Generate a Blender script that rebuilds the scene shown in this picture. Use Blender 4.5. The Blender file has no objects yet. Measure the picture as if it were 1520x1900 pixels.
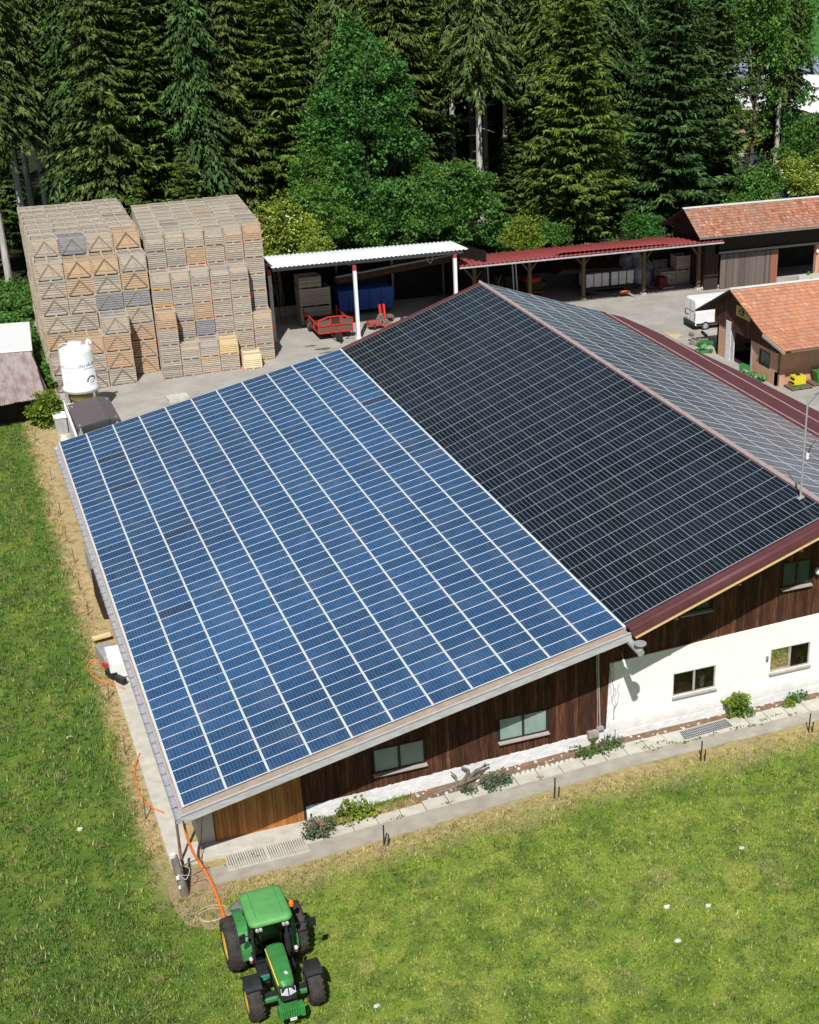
import bpy, bmesh, math, random
import numpy as np
from mathutils import Vector, Matrix
random.seed(7); np.random.seed(7)
R = math.radians
sc = bpy.context.scene
col = sc.collection
# ---------------------------------------------------------------- camera, light, exposure
cam_d = bpy.data.cameras.new("camera"); cam = bpy.data.objects.new("camera", cam_d); col.objects.link(cam)
cam.location = (-4.6163, -45.8143, 33.2198)
cam.rotation_euler = (math.pi/2-0.4553, 0, -0.4076)
cam_d.sensor_fit = 'HORIZONTAL'; cam_d.sensor_width = 36; cam_d.lens = 2676.4/1520*36
cam_d.shift_x = -287.6/1520; cam_d.shift_y = 156.3/1520
cam_d.clip_start = .5; cam_d.clip_end = 4000
sc.camera = cam
SUN_T = Vector((.33, .77, -1.0)).normalized()      # direction the light travels
world = bpy.data.worlds.new("World"); sc.world = world; world.use_nodes = True
wn = world.node_tree.nodes; wl = world.node_tree.links
sky = wn.new('ShaderNodeTexSky'); sky.sky_type = 'NISHITA'; sky.sun_disc = False
sky.sun_elevation = math.asin(-SUN_T.z); sky.sun_rotation = math.atan2(-SUN_T.x, -SUN_T.y)
sky.air_density = 1.0; sky.dust_density = 1.0; sky.ozone_density = 1.2
wn['Background'].inputs['Strength'].default_value = .052
wl.new(sky.outputs[0], wn['Background'].inputs['Color'])
sd = bpy.data.lights.new("sun", 'SUN'); sd.energy = 5.0; sd.angle = R(.5); sd.color = (1, .965, .915)
sun = bpy.data.objects.new("sun", sd); col.objects.link(sun)
sun.rotation_euler = SUN_T.to_track_quat('-Z', 'Y').to_euler(); sun.location = (-20, -60, 80)
sc.view_settings.view_transform = 'Standard'; sc.view_settings.look = 'None'
sc.view_settings.exposure = 0.1; sc.view_settings.gamma = 1
sc.render.engine = 'CYCLES'
# ---------------------------------------------------------------- helpers
def gz(x):
    t = min(max((x-4.)/14., 0), 1); return -.12+.62*t

class NT:
    def __init__(s, name):
        s.m = bpy.data.materials.new(name); s.m.use_nodes = True
        s.n = s.m.node_tree.nodes; s.l = s.m.node_tree.links
        s.b = s.n['Principled BSDF']
    def new(s, t, **k):
        x = s.n.new(t)
        for a, b in k.items(): setattr(x, a, b)
        return x
    def lk(s, a, b): s.l.new(a, b)
    def math(s, op, a, b=None, c=None, clamp=False):
        x = s.n.new('ShaderNodeMath'); x.operation = op; x.use_clamp = clamp
        for i, v in enumerate((a, b, c)):
            if v is None: continue
            if isinstance(v, (int, float)): x.inputs[i].default_value = v
            else: s.l.new(v, x.inputs[i])
        return x.outputs[0]
    def mix(s, f, a, b, mode='MIX'):
        x = s.n.new('ShaderNodeMix'); x.data_type = 'RGBA'; x.blend_type = mode
        for i, v in ((0, f), (6, a), (7, b)):
            if isinstance(v, (int, float)): x.inputs[i].default_value = v
            elif isinstance(v, tuple): x.inputs[i].default_value = (*v, 1) if len(v) == 3 else v
            else: s.l.new(v, x.inputs[i])
        return x.outputs[2]
    def noise(s, vec, scale, detail=4, rough=.55, out=0):
        x = s.n.new('ShaderNodeTexNoise'); x.inputs['Scale'].default_value = scale
        x.inputs['Detail'].default_value = detail; x.inputs['Roughness'].default_value = rough
        s.l.new(vec, x.inputs['Vector']); return x.outputs[out]
    def ramp(s, f, stops, interp='LINEAR'):
        x = s.n.new('ShaderNodeValToRGB'); r = x.color_ramp; r.interpolation = interp
        while len(r.elements) < len(stops): r.elements.new(.5)
        for e, (p, c) in zip(r.elements, stops):
            e.position = p; e.color = (*c, 1) if isinstance(c, tuple) else (c, c, c, 1)
        s.l.new(f, x.inputs[0]); return x.outputs[0]
    def mapv(s, vec, scale=(1, 1, 1), loc=(0, 0, 0)):
        x = s.n.new('ShaderNodeMapping'); x.inputs['Scale'].default_value = scale; x.inputs['Location'].default_value = loc
        s.l.new(vec, x.inputs[0]); return x.outputs[0]
    def obj(s): return s.new('ShaderNodeTexCoord').outputs['Object']
    def pos(s): return s.new('ShaderNodeNewGeometry').outputs['Position']
    def island(s): return s.new('ShaderNodeNewGeometry').outputs['Random Per Island']
    def rnd(s): return s.new('ShaderNodeObjectInfo').outputs['Random']
    def sep(s, v):
        x = s.new('ShaderNodeSeparateXYZ'); s.lk(v, x.inputs[0]); return x.outputs
    def comb(s, a, b, c):
        x = s.n.new('ShaderNodeCombineXYZ')
        for i, v in enumerate((a, b, c)):
            if isinstance(v, (int, float)): x.inputs[i].default_value = v
            else: s.l.new(v, x.inputs[i])
        return x.outputs[0]
    def white(s, v):
        x = s.new('ShaderNodeTexWhiteNoise'); x.noise_dimensions = '3D'; s.lk(v, x.inputs['Vector']); return x.outputs
    def bump(s, h, dist=.02, strength=.6):
        x = s.new('ShaderNodeBump'); x.inputs['Strength'].default_value = strength; x.inputs['Distance'].default_value = dist
        s.lk(h, x.inputs['Height']); s.lk(x.outputs[0], s.b.inputs['Normal'])
    def done(s, c=None, rough=.8, spec=.4, metal=0):
        if c is not None:
            if isinstance(c, tuple): s.b.inputs['Base Color'].default_value = (*c, 1)
            else: s.lk(c, s.b.inputs['Base Color'])
        if isinstance(rough, (int, float)): s.b.inputs['Roughness'].default_value = rough
        else: s.lk(rough, s.b.inputs['Roughness'])
        s.b.inputs['Specular IOR Level'].default_value = spec; s.b.inputs['Metallic'].default_value = metal
        return s.m

def M(name, c1, c2=None, scale=3, stretch=(1, 1, 1), rough=.8, spec=.35, metal=0, bump=0, rnd=0, world=False, lo=.3, hi=.7, detail=5):
    t = NT(name)
    if c2 is None: c2 = tuple(v*.72 for v in c1)
    v = t.pos() if world else t.obj()
    if rnd and not world:
        va = t.new('ShaderNodeVectorMath', operation='ADD'); t.lk(v, va.inputs[0])
        t.lk(t.comb(t.math('MULTIPLY', t.rnd(), 71.), t.math('MULTIPLY', t.rnd(), 37.), 0), va.inputs[1]); v = va.outputs[0]
    n = t.noise(t.mapv(v, stretch), scale, detail)
    c = t.ramp(n, [(lo, c1), (hi, c2)])
    if rnd:
        c = t.mix(1.0, c, t.ramp(t.rnd(), [(0, 1-rnd), (1, 1+rnd*.6)]), 'MULTIPLY')
    if bump: t.bump(n, bump)
    return t.done(c, rough, spec, metal)

def meshed(name, V, F, mats=(), mi=None, smooth=False):
    """fast mesh from arrays; F all the same size"""
    V = np.asarray(V, np.float32); F = np.asarray(F, np.int32); k = F.shape[1]
    me = bpy.data.meshes.new(name)
    me.vertices.add(len(V)); me.vertices.foreach_set('co', V.ravel())
    me.loops.add(F.size); me.loops.foreach_set('vertex_index', F.ravel())
    me.polygons.add(len(F)); me.polygons.foreach_set('loop_start', np.arange(0, F.size, k, dtype=np.int32))
    for m in mats: me.materials.append(m)
    if mi is not None: me.polygons.foreach_set('material_index', np.asarray(mi, np.int32))
    if smooth: me.polygons.foreach_set('use_smooth', np.ones(len(F), bool))
    me.update(calc_edges=True); return me

def wpos(o):
    p = Vector((0, 0, 0))
    while o: p = p+o.location; o = o.parent
    return p

class MB:
    def __init__(s): s.v = []; s.f = []; s.m = []
    def add(s, vs, fs, m=0):
        k = len(s.v); s.v += [tuple(v) for v in vs]; s.f += [tuple(k+i for i in f) for f in fs]; s.m += [m]*len(fs); return s
    def quad(s, a, b, c, d, m=0): return s.add([a, b, c, d], [(0, 1, 2, 3)], m)
    def poly(s, pts, m=0): return s.add(pts, [tuple(range(len(pts)))], m)
    def box(s, x0, x1, y0, y1, z0, z1, m=0):
        return s.hexa([(x0, y0, z0), (x1, y0, z0), (x1, y1, z0), (x0, y1, z0), (x0, y0, z1), (x1, y0, z1), (x1, y1, z1), (x0, y1, z1)], m)
    def hexa(s, p, m=0):
        return s.add(p, [(3, 2, 1, 0), (4, 5, 6, 7), (0, 1, 5, 4), (1, 2, 6, 5), (2, 3, 7, 6), (3, 0, 4, 7)], m)
    def rbox(s, c, size, rz=0, m=0, rx=0, ry=0):
        mt = Matrix.Rotation(rz, 3, 'Z') @ Matrix.Rotation(ry, 3, 'Y') @ Matrix.Rotation(rx, 3, 'X'); a, b, h = [v/2 for v in size]
        p = [Vector(c)+mt @ Vector(q) for q in [(-a, -b, -h), (a, -b, -h), (a, b, -h), (-a, b, -h), (-a, -b, h), (a, -b, h), (a, b, h), (-a, b, h)]]
        return s.hexa(p, m)
    def bar(s, p0, p1, w, d=None, m=0, up=(0, 0, 1)):
        p0 = Vector(p0); p1 = Vector(p1); d = d or w; ax = (p1-p0).normalized()
        up = Vector(up)
        if abs(ax.dot(up)) > .98: up = Vector((0, 1, 0))
        sd_ = ax.cross(up).normalized(); u2 = sd_.cross(ax).normalized()
        a = sd_*w/2; b = u2*d/2
        return s.hexa([p0-a-b, p0+a-b, p1+a-b, p1-a-b, p0-a+b, p0+a+b, p1+a+b, p1-a+b], m)
    def cyl(s, p0, p1, r0, r1=None, n=12, m=0, caps=True):
        p0 = Vector(p0); p1 = Vector(p1); r1 = r0 if r1 is None else r1; ax = (p1-p0).normalized()
        q = ax.to_track_quat('Z', 'Y'); vs = []
        for (p, r) in ((p0, r0), (p1, r1)):
            for i in range(n):
                a = 2*math.pi*i/n; vs.append(p+q @ Vector((math.cos(a)*r, math.sin(a)*r, 0)))
        fs = [(i, (i+1) % n, n+(i+1) % n, n+i) for i in range(n)]
        if caps: fs += [tuple(range(n-1, -1, -1)), tuple(range(n, 2*n))]
        return s.add(vs, fs, m)
    def tube(s, pts, r, n=8, m=0):
        for a, b in zip(pts[:-1], pts[1:]): s.cyl(a, b, r, n=n, m=m)
        return s
    def lathe(s, c, prof, n=32, m=0):
        """prof: list of (r,z)"""
        vs = []
        for r, z in prof:
            for i in range(n):
                a = 2*math.pi*i/n; vs.append((c[0]+math.cos(a)*r, c[1]+math.sin(a)*r, c[2]+z))
        fs = []
        for k in range(len(prof)-1):
            fs += [(k*n+i, k*n+(i+1) % n, (k+1)*n+(i+1) % n, (k+1)*n+i) for i in range(n)]
        return s.add(vs, fs, m)
    def blob(s, c, rad, seed=0, n=10, k=7, m=0, jag=.15):
        rr = random.Random(seed); vs = []; fs = []
        for j in range(k+1):
            th = math.pi*j/k
            for i in range(n):
                a = 2*math.pi*i/n; q = 1+rr.uniform(-jag, jag)
                if j in (0, k): q = 1
                vs.append((c[0]+rad[0]*math.sin(th)*math.cos(a)*q, c[1]+rad[1]*math.sin(th)*math.sin(a)*q, c[2]+rad[2]*math.cos(th)*q))
        for j in range(k): fs += [(j*n+i, (j+1)*n+i, (j+1)*n+(i+1) % n, j*n+(i+1) % n) for i in range(n)]
        return s.add(vs, fs, m)
    def build(s, name, mats, parent=None, smooth=False, loc=None, local=False, bevel=0):
        if not isinstance(mats, (list, tuple)): mats = [mats]
        o0 = wpos(parent) if (parent and not local) else Vector((0, 0, 0))
        if loc is not None: o0 = Vector(loc) if parent is None else o0
        me = bpy.data.meshes.new(name)
        me.from_pydata([Vector(v)-o0 for v in s.v] if not local else s.v, [], s.f)
        for m in mats: me.materials.append(m)
        me.polygons.foreach_set('material_index', s.m)
        if smooth: me.polygons.foreach_set('use_smooth', [True]*len(s.f))
        me.update()
        bm = bmesh.new(); bm.from_mesh(me); bmesh.ops.recalc_face_normals(bm, faces=bm.faces); bm.to_mesh(me); bm.free()
        o = bpy.data.objects.new(name, me); col.objects.link(o); o.parent = parent
        if loc is not None and parent is None: o.location = loc
        if bevel:
            b = o.modifiers.new('bevel', 'BEVEL'); b.width = bevel; b.segments = 2; b.limit_method = 'ANGLE'
        return o

def tag(o, label=None, cat=None, group=None, kind=None):
    if label: o['label'] = label
    if cat: o['category'] = cat
    if group: o['group'] = group
    if kind: o['kind'] = kind
    return o
def thing(name, label, cat, loc=(0, 0, 0), group=None, rz=0):
    o = bpy.data.objects.new(name, None); col.objects.link(o); o.location = loc; o.rotation_euler.z = rz
    o.empty_display_size = .3
    return tag(o, label, cat, group)
def link(name, me, parent=None, loc=(0, 0, 0), rz=0, scale=None):
    o = bpy.data.objects.new(name, me); col.objects.link(o); o.parent = parent; o.location = loc; o.rotation_euler.z = rz
    if scale: o.scale = scale
    return o
def copy_tree(o, parent=None):
    c = o.copy(); col.objects.link(c); c.parent = parent
    for ch in o.children: copy_tree(ch, c)
    return c
def ccopy(o, loc=None, label=None, rz=None):
    c = copy_tree(o)
    if loc is not None: c.location = loc
    if label: c['label'] = label
    if rz is not None: c.rotation_euler.z = rz
    return c
# ---------------------------------------------------------------- materials
def meadow_colour(t):
    p = t.pos(); x, y, z = t.sep(p)
    n1 = t.noise(t.mapv(p, (1, .7, 1)), .5, 6, .65); n2 = t.noise(t.mapv(p, (1, 1, 1), (9, 4, 0)), 1.1, 6, .65); n3 = t.noise(p, 6., 4, .7)
    c = t.ramp(n1, [(.3, (.120, .205, .026)), (.45, (.175, .255, .036)), (.57, (.235, .295, .050)), (.72, (.32, .335, .085))])
    c = t.mix(t.ramp(n2, [(.44, 0.), (.62, .75)]), c, (.075, .135, .024))
    c = t.mix(t.ramp(n3, [(.5, 0.), (.72, .45)]), c, (.28, .30, .085))
    n5 = t.noise(t.mapv(p, (1, .55, 1), (3, 7, 0)), .55, 6, .7)
    lf = t.math('MULTIPLY', t.ramp(t.math('MULTIPLY_ADD', x, .1, .5), [(.3, 1.), (.55, 0.)]), t.ramp(n5, [(.36, .15), (.54, 1.)]))
    c = t.mix(lf, c, (.085, .155, .026))
    c = t.mix(t.ramp(n5, [(.58, 0.), (.70, .6)]), c, (.27, .25, .11))
    n6 = t.noise(p, 16., 3, .7); c = t.mix(1., c, t.ramp(n6, [(.3, .7), (.7, 1.35)]), 'MULTIPLY')
    # mown dry strip beside the barn and its thin continuation along the path
    e = t.math('ADD', x, t.math('MULTIPLY', t.math('SUBTRACT', n2, .5), 2.2))
    left = t.math('MULTIPLY', t.ramp(t.math('MULTIPLY_ADD', e, .2, 1.), [(.66, 0.), (.80, 1.)]), t.ramp(t.math('MULTIPLY_ADD', y, 1/100., .1), [(.078, 0.), (.125, 1.)]))
    left = t.math('MULTIPLY', left, t.ramp(t.math('MULTIPLY_ADD', y, 1/100., 0.), [(.54, 1.), (.60, 0.)]))
    left = t.math('MULTIPLY', left, t.math('LESS_THAN', x, 1.5))
    e2 = t.math('ADD', y, t.math('MULTIPLY', t.math('SUBTRACT', n2, .5), 2.2))
    fr = t.math('MULTIPLY', t.ramp(t.math('MULTIPLY_ADD', e2, .2, 1.), [(.50, 0.), (.80, 1.)]), t.math('MULTIPLY', t.math('LESS_THAN', y, 1.5), t.math('GREATER_THAN', x, .3)))
    dry = t.math('MAXIMUM', left, t.math('MULTIPLY', fr, .8))
    n4 = t.noise(p, 3.2, 5, .7)
    dc = t.ramp(n4, [(.3, (.24, .19, .085)), (.45, (.42, .31, .16)), (.7, (.54, .43, .25))])
    dry = t.math('MULTIPLY', dry, t.ramp(n4, [(.25, .55), (.5, 1.)]))
    return t.mix(dry, c, dc), n3
t = NT('meadow'); c, n = meadow_colour(t); t.bump(t.noise(t.pos(), 5, 6, .75), .12, .8); m_meadow = t.done(c, .95, .1)
def leafy(name, colfn, trans=.3, rough=.6):
    t = NT(name); c = colfn(t)
    t.done(c, rough, .25)
    tr = t.new('ShaderNodeBsdfTranslucent'); t.lk(t.mix(1., c, (1.25, 1.35, .7), 'MULTIPLY'), tr.inputs[0])
    mx = t.new('ShaderNodeMixShader'); mx.inputs[0].default_value = trans
    t.lk(t.b.outputs[0], mx.inputs[1]); t.lk(tr.outputs[0], mx.inputs[2]); t.lk(mx.outputs[0], t.n['Material Output'].inputs[0])
    return t.m
def blade_col(t):
    c, n = meadow_colour(t)
    i_ = t.island(); c = t.mix(t.ramp(i_, [(.80, 0.), (.86, .75)]), c, (.40, .36, .17))
    return t.mix(1., c, t.ramp(t.math('FRACT', t.math('MULTIPLY', i_, 7.3)), [(0, .65), (1, 1.7)]), 'MULTIPLY')
m_blade = leafy('grass_blade', blade_col, .3)
def treecol(stops, hues):
    def f(t):
        c = t.ramp(t.rnd(), hues)
        n = t.noise(t.obj(), .9, 4)
        c = t.mix(1., c, t.ramp(n, [(.32, .5), (.68, 1.5)]), 'MULTIPLY')
        return t.mix(1., c, t.ramp(t.island(), stops), 'MULTIPLY')
    return f
m_spruce = leafy('spruce_needles', treecol([(0, .4), (.6, 1.), (1, 2.1)], [(0, (.045, .098, .024)), (.3, (.080, .115, .022)), (.55, (.050, .104, .025)), (.8, (.068, .125, .022)), (1, (.088, .118, .024))]), .16, .7)
m_spruce_g = leafy('spruce_needles_light', treecol([(0, .45), (.6, 1.), (1, 2.1)], [(0, (.072, .135, .020)), (1, (.105, .160, .024))]), .2, .7)
m_maple = leafy('maple_leaves', treecol([(0, .6), (.6, 1.), (1, 1.7)], [(0, (.058, .165, .036)), (.5, (.078, .185, .036)), (1, (.11, .215, .038))]), .3)
m_lime = leafy('light_leaves', treecol([(0, .6), (.6, 1.), (1, 1.6)], [(0, (.16, .24, .026)), (1, (.23, .29, .04))]), .3)
m_dry = leafy('dry_flowers', treecol([(0, .7), (1, 1.5)], [(0, (.22, .16, .11)), (1, (.26, .2, .13))]), .1)
m_sage = leafy('sage_leaves', treecol([(0, .6), (1, 1.6)], [(0, (.08, .13, .075)), (1, (.11, .16, .08))]), .2)
m_brownneedle = leafy('dead_needles', treecol([(0, .7), (1, 1.4)], [(0, (.17, .08, .035)), (1, (.2, .1, .04))]), .1)
m_blossom = M('blossom', (.75, .75, .55), (.6, .62, .4), 3)
m_bark = M('bark', (.16, .135, .115), (.06, .05, .042), 3, (1, 1, .25), .95, .1, bump=.03, rnd=.3)
m_bark_lit = M('bark_sunlit', (.60, .57, .52), (.26, .24, .215), 2, (1, 1, .2), .95, .1, bump=.03)  # bark colour lightened to stand in for sun on the bare trunks
m_floor = M('forest_floor', (.035, .030, .018), (.02, .032, .012), .6, rough=.98, spec=.05, world=True, bump=.1)
m_yard = None
t = NT('yard_concrete'); p = t.pos()
c = t.ramp(t.noise(p, .35, 6, .6), [(.3, (.30, .285, .255)), (.55, (.38, .365, .33)), (.75, (.44, .42, .375))])
c = t.mix(t.ramp(t.noise(t.mapv(p, (1, 2.2, 1)), .9, 5, .7), [(.48, 0.), (.75, .5)]), c, (.2, .185, .16))
c = t.mix(t.ramp(t.noise(p, 14, 3, .6), [(.45, 0.), (.8, .35)]), c, (.24, .23, .2))
t.bump(t.noise(p, 10, 4), .01, .4); m_yard = t.done(c, .9, .2)
m_stain = M('oil_stain', (.10, .085, .07), (.2, .18, .15), 2.5, rough=.8, world=True)
m_path = M('path_concrete', (.42, .39, .33), (.30, .275, .23), 1.6, rough=.92, spec=.2, bump=.01, world=True, detail=8)
m_slabc = M('slab_concrete', (.58, .555, .49), (.44, .42, .36), 2.2, rough=.9, spec=.2, bump=.01, world=True, detail=8)
m_soil = M('bed_soil', (.26, .17, .11), (.14, .10, .065), 4, rough=.98, spec=.05, bump=.05, world=True)
m_plaster = M('white_plaster', (.87, .865, .835), (.79, .785, .755), 2.5, rough=.95, spec=.15, bump=.05, world=True, detail=9)
m_plaster2 = M('chalk_wall', (.78, .79, .80), (.60, .60, .60), 3.5, (1, 1, 1.6), rough=.95, spec=.1, bump=.06, world=True, detail=9)
t = NT('plaster_outside'); p = t.pos(); x_, y_, z_ = t.sep(p)
c = t.ramp(t.noise(p, 2.2, 9, .6), [(.3, (.78, .785, .77)), (.65, (.86, .87, .86))])
low = t.ramp(t.math('ADD', z_, t.math('MULTIPLY', t.noise(p, 2.5, 5), -.9)), [(.25, .75), (1., 0.)])
c = t.mix(low, c, (.52, .49, .43))
st = t.noise(t.mapv(p, (5., 1, .35)), 1.6, 6, .7)
c = t.mix(t.ramp(st, [(.56, 0.), (.78, .4)]), c, (.60, .57, .50))
t.bump(t.noise(p, 9, 7, .7), .03, .7); m_plaster = t.done(c, .95, .15)
t = NT('barn_board'); v = t.pos()
n = t.noise(t.mapv(v, (7, 7, .5)), 2.5, 6, .65)
c = t.ramp(n, [(.3, (.036, .014, .009)), (.5, (.072, .029, .016)), (.68, (.155, .066, .034))])
c = t.mix(1., c, t.ramp(t.rnd(), [(0, .6), (.8, 1.1), (1, 1.6)]), 'MULTIPLY'); t.bump(n, .01); m_board = t.done(c, .85, .25)
t = NT('door_board'); v = t.pos()
n = t.noise(t.mapv(v, (7, 7, .4)), 2., 6, .65)
c = t.ramp(n, [(.3, (.21, .085, .022)), (.5, (.36, .16, .040)), (.7, (.50, .26, .075))])
c = t.mix(t.ramp(t.sep(v)[2], [(0., .5), (.9, 0.)]), c, (.42, .13, .03))
c = t.mix(1., c, t.ramp(t.rnd(), [(0, .7), (1, 1.2)]), 'MULTIPLY'); t.bump(n, .01); m_doorb = t.done(c, .7, .3)
t = NT('grey_board'); v = t.obj()
n = t.noise(t.mapv(v, (5, 5, .5)), 2.2, 6, .65)
c = t.ramp(n, [(.3, (.07, .052, .045)), (.5, (.15, .12, .105)), (.7, (.27, .235, .21))])
c = t.mix(1., c, t.ramp(t.rnd(), [(0, .65), (1, 1.25)]), 'MULTIPLY'); t.bump(n, .01); m_greyb = t.done(c, .9, .2)
m_darkwood = M('dark_wood', (.030, .022, .018), (.055, .042, .033), 2, (6, 6, .5), .9, .15)
m_timber = M('timber', (.20, .14, .09), (.12, .085, .055), 3, (4, 4, .6), .9, .2)
m_yellowtimber = M('new_timber', (.75, .52, .24), (.62, .42, .19), 3, (1, 4, 4), .7)
m_galv = M('galvanised', (.50, .51, .52), (.38, .39, .40), 2.5, rough=.5, spec=.5, metal=.35)
m_zinc = M('zinc_gutter', (.56, .56, .58), (.42, .42, .45), 4, rough=.45, spec=.5, metal=.3)
m_alu = M('panel_frame', (.74, .80, .86), (.62, .68, .74), 1, rough=.4, spec=.5, metal=.2)
m_alu_d = M('module_frame', (.46, .52, .56), (.38, .44, .48), 1, rough=.4, spec=.5, metal=.3)
m_rail = M('mounting_rail', (.62, .64, .62), (.52, .55, .54), 2, (1, .3, 1), rough=.5)
m_beige = M('verge_sheet', (.40, .32, .25), (.30, .23, .18), 2.5, (1, 1, 1), .8, world=True)
m_fascia = M('fascia_grey', (.50, .50, .51), (.36, .36, .37), 2.5, (1, 4, 4), .6, world=True)
m_redsheet = M('red_brown_sheet', (.125, .044, .047), (.092, .031, .035), 1.5, rough=.6, spec=.4, world=True)
m_redsheet2 = M('red_roof_sheet', (.24, .045, .042), (.17, .034, .034), 1.2, rough=.55, spec=.4, world=True)
m_pink = M('ridge_flashing', (.60, .47, .45), (.5, .38, .37), 2, rough=.55, world=True)
m_whitesheet = M('white_sheet', (.74, .76, .76), (.62, .66, .66), 1.2, (1, .3, 1), rough=.55, world=True)
m_white = M('white_paint', (.80, .81, .82), (.74, .75, .76), 2, rough=.4, spec=.5)
m_black = M('black_plastic', (.018, .018, .02), (.03, .03, .032), 4, rough=.5)
m_blacks = M('seal_and_hole_black', (.012, .012, .012), rough=.7)
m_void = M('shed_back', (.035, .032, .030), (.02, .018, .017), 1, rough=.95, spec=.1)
m_grey = M('grey_metal', (.25, .26, .27), (.17, .18, .19), 3, rough=.5, metal=.3)
m_slate = M('fibre_cement', (.135, .115, .12), (.10, .085, .088), 8, rough=.85, spec=.25, world=True, bump=.004)
m_roofslab = M('roof_underside', (.10, .075, .055), (.07, .05, .04), 3, rough=.9, world=True)
m_red = M('red_paint', (.62, .045, .03), (.48, .035, .025), 3, rough=.45)
m_redpost = M('red_primer', (.40, .06, .045), rough=.6)
m_blue = M('blue_paint', (.012, .075, .36), (.010, .055, .27), 2, rough=.5)
m_green = M('green_paint', (.040, .25, .055), (.045, .15, .045), 2.6, rough=.35, spec=.5)
m_greenroof = M('green_roof_plastic', (.12, .38, .11), (.10, .30, .09), 2.4, rough=.55, spec=.4)
m_rimy = M('yellow_rim', (.85, .60, .08), (.72, .48, .06), 3, rough=.45)
m_yellow = M('yellow_paint', (.80, .68, .03), (.66, .55, .03), 5, rough=.5)
m_tyre = M('tyre_rubber', (.028, .028, .030), (.075, .062, .05), 3, rough=.85, spec=.2, bump=.01)
m_orange = M('orange_hose', (.85, .20, .035), (.70, .16, .03), 3, rough=.5)
m_olive = M('olive_gravel_cone', (.36, .29, .07), (.28, .22, .05), 2, rough=.6)
m_brick = M('salmon_brick', (.60, .34, .23), (.50, .27, .18), 2, rough=.9, world=True)
m_whiteitem = M('white_item', (.8, .8, .78), rough=.6)
m_bag = M('big_bag', (.50, .56, .62), (.36, .41, .46), 4, rough=.8, bump=.05)
m_rust = M('rusty_sheet', (.40, .355, .345), (.29, .205, .18), 1.6, (1.5, .35, 1), .8, world=True, lo=.4, hi=.62)
m_log = M('grey_log', (.24, .215, .185), (.12, .10, .08), 4, (1, 1, .3), .95, bump=.02)
m_stone = M('pale_stone', (.6, .58, .52), (.45, .43, .38), 4, rough=.9)
m_mesh = M('bar_grating', (.20, .19, .18), rough=.7)
t = NT('tile'); c = t.ramp(t.island(), [(0, (.43, .18, .10)), (.4, (.50, .225, .13)), (.8, (.55, .26, .155)), (.93, (.46, .24, .16)), (1, (.62, .37, .25))])
c = t.mix(t.ramp(t.noise(t.pos(), .5, 5), [(.4, 0.), (.75, .45)]), c, (.30, .17, .13)); m_tile = t.done(c, .85, .25)
t = NT('tile_old'); c = t.ramp(t.island(), [(0, (.24, .095, .055)), (.35, (.36, .15, .085)), (.7, (.45, .21, .13)), (.9, (.30, .19, .14)), (1, (.55, .33, .24))])
c = t.mix(t.ramp(t.noise(t.pos(), .5, 5), [(.4, 0.), (.7, .6)]), c, (.27, .20, .16)); m_tileold = t.done(c, .9, .2)
def glass(name, tint, mixf=.8, rough=.05):
    t = NT(name); t.n.remove(t.b)
    tr = t.new('ShaderNodeBsdfTransparent'); tr.inputs[0].default_value = (*tint, 1)
    g = t.new('ShaderNodeBsdfGlossy'); g.inputs['Roughness'].default_value = rough
    fr = t.new('ShaderNodeFresnel'); fr.inputs[0].default_value = 1.5
    mx = t.new('ShaderNodeMixShader'); t.lk(t.math('ADD', fr.outputs[0], .03), mx.inputs[0])
    t.lk(tr.outputs[0], mx.inputs[1]); t.lk(g.outputs[0], mx.inputs[2]); t.lk(mx.outputs[0], t.n['Material Output'].inputs[0]); return t.m
m_glass = glass('window_glass', (.75, .8, .78)); m_cabglass = glass('cab_glass', (.30, .36, .34))
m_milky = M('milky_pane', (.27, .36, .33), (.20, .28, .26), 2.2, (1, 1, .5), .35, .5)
m_milkyd = M('dark_pane', (.055, .085, .085), (.035, .055, .055), 2.2, (1, 1, .5), .25, .5)

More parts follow.
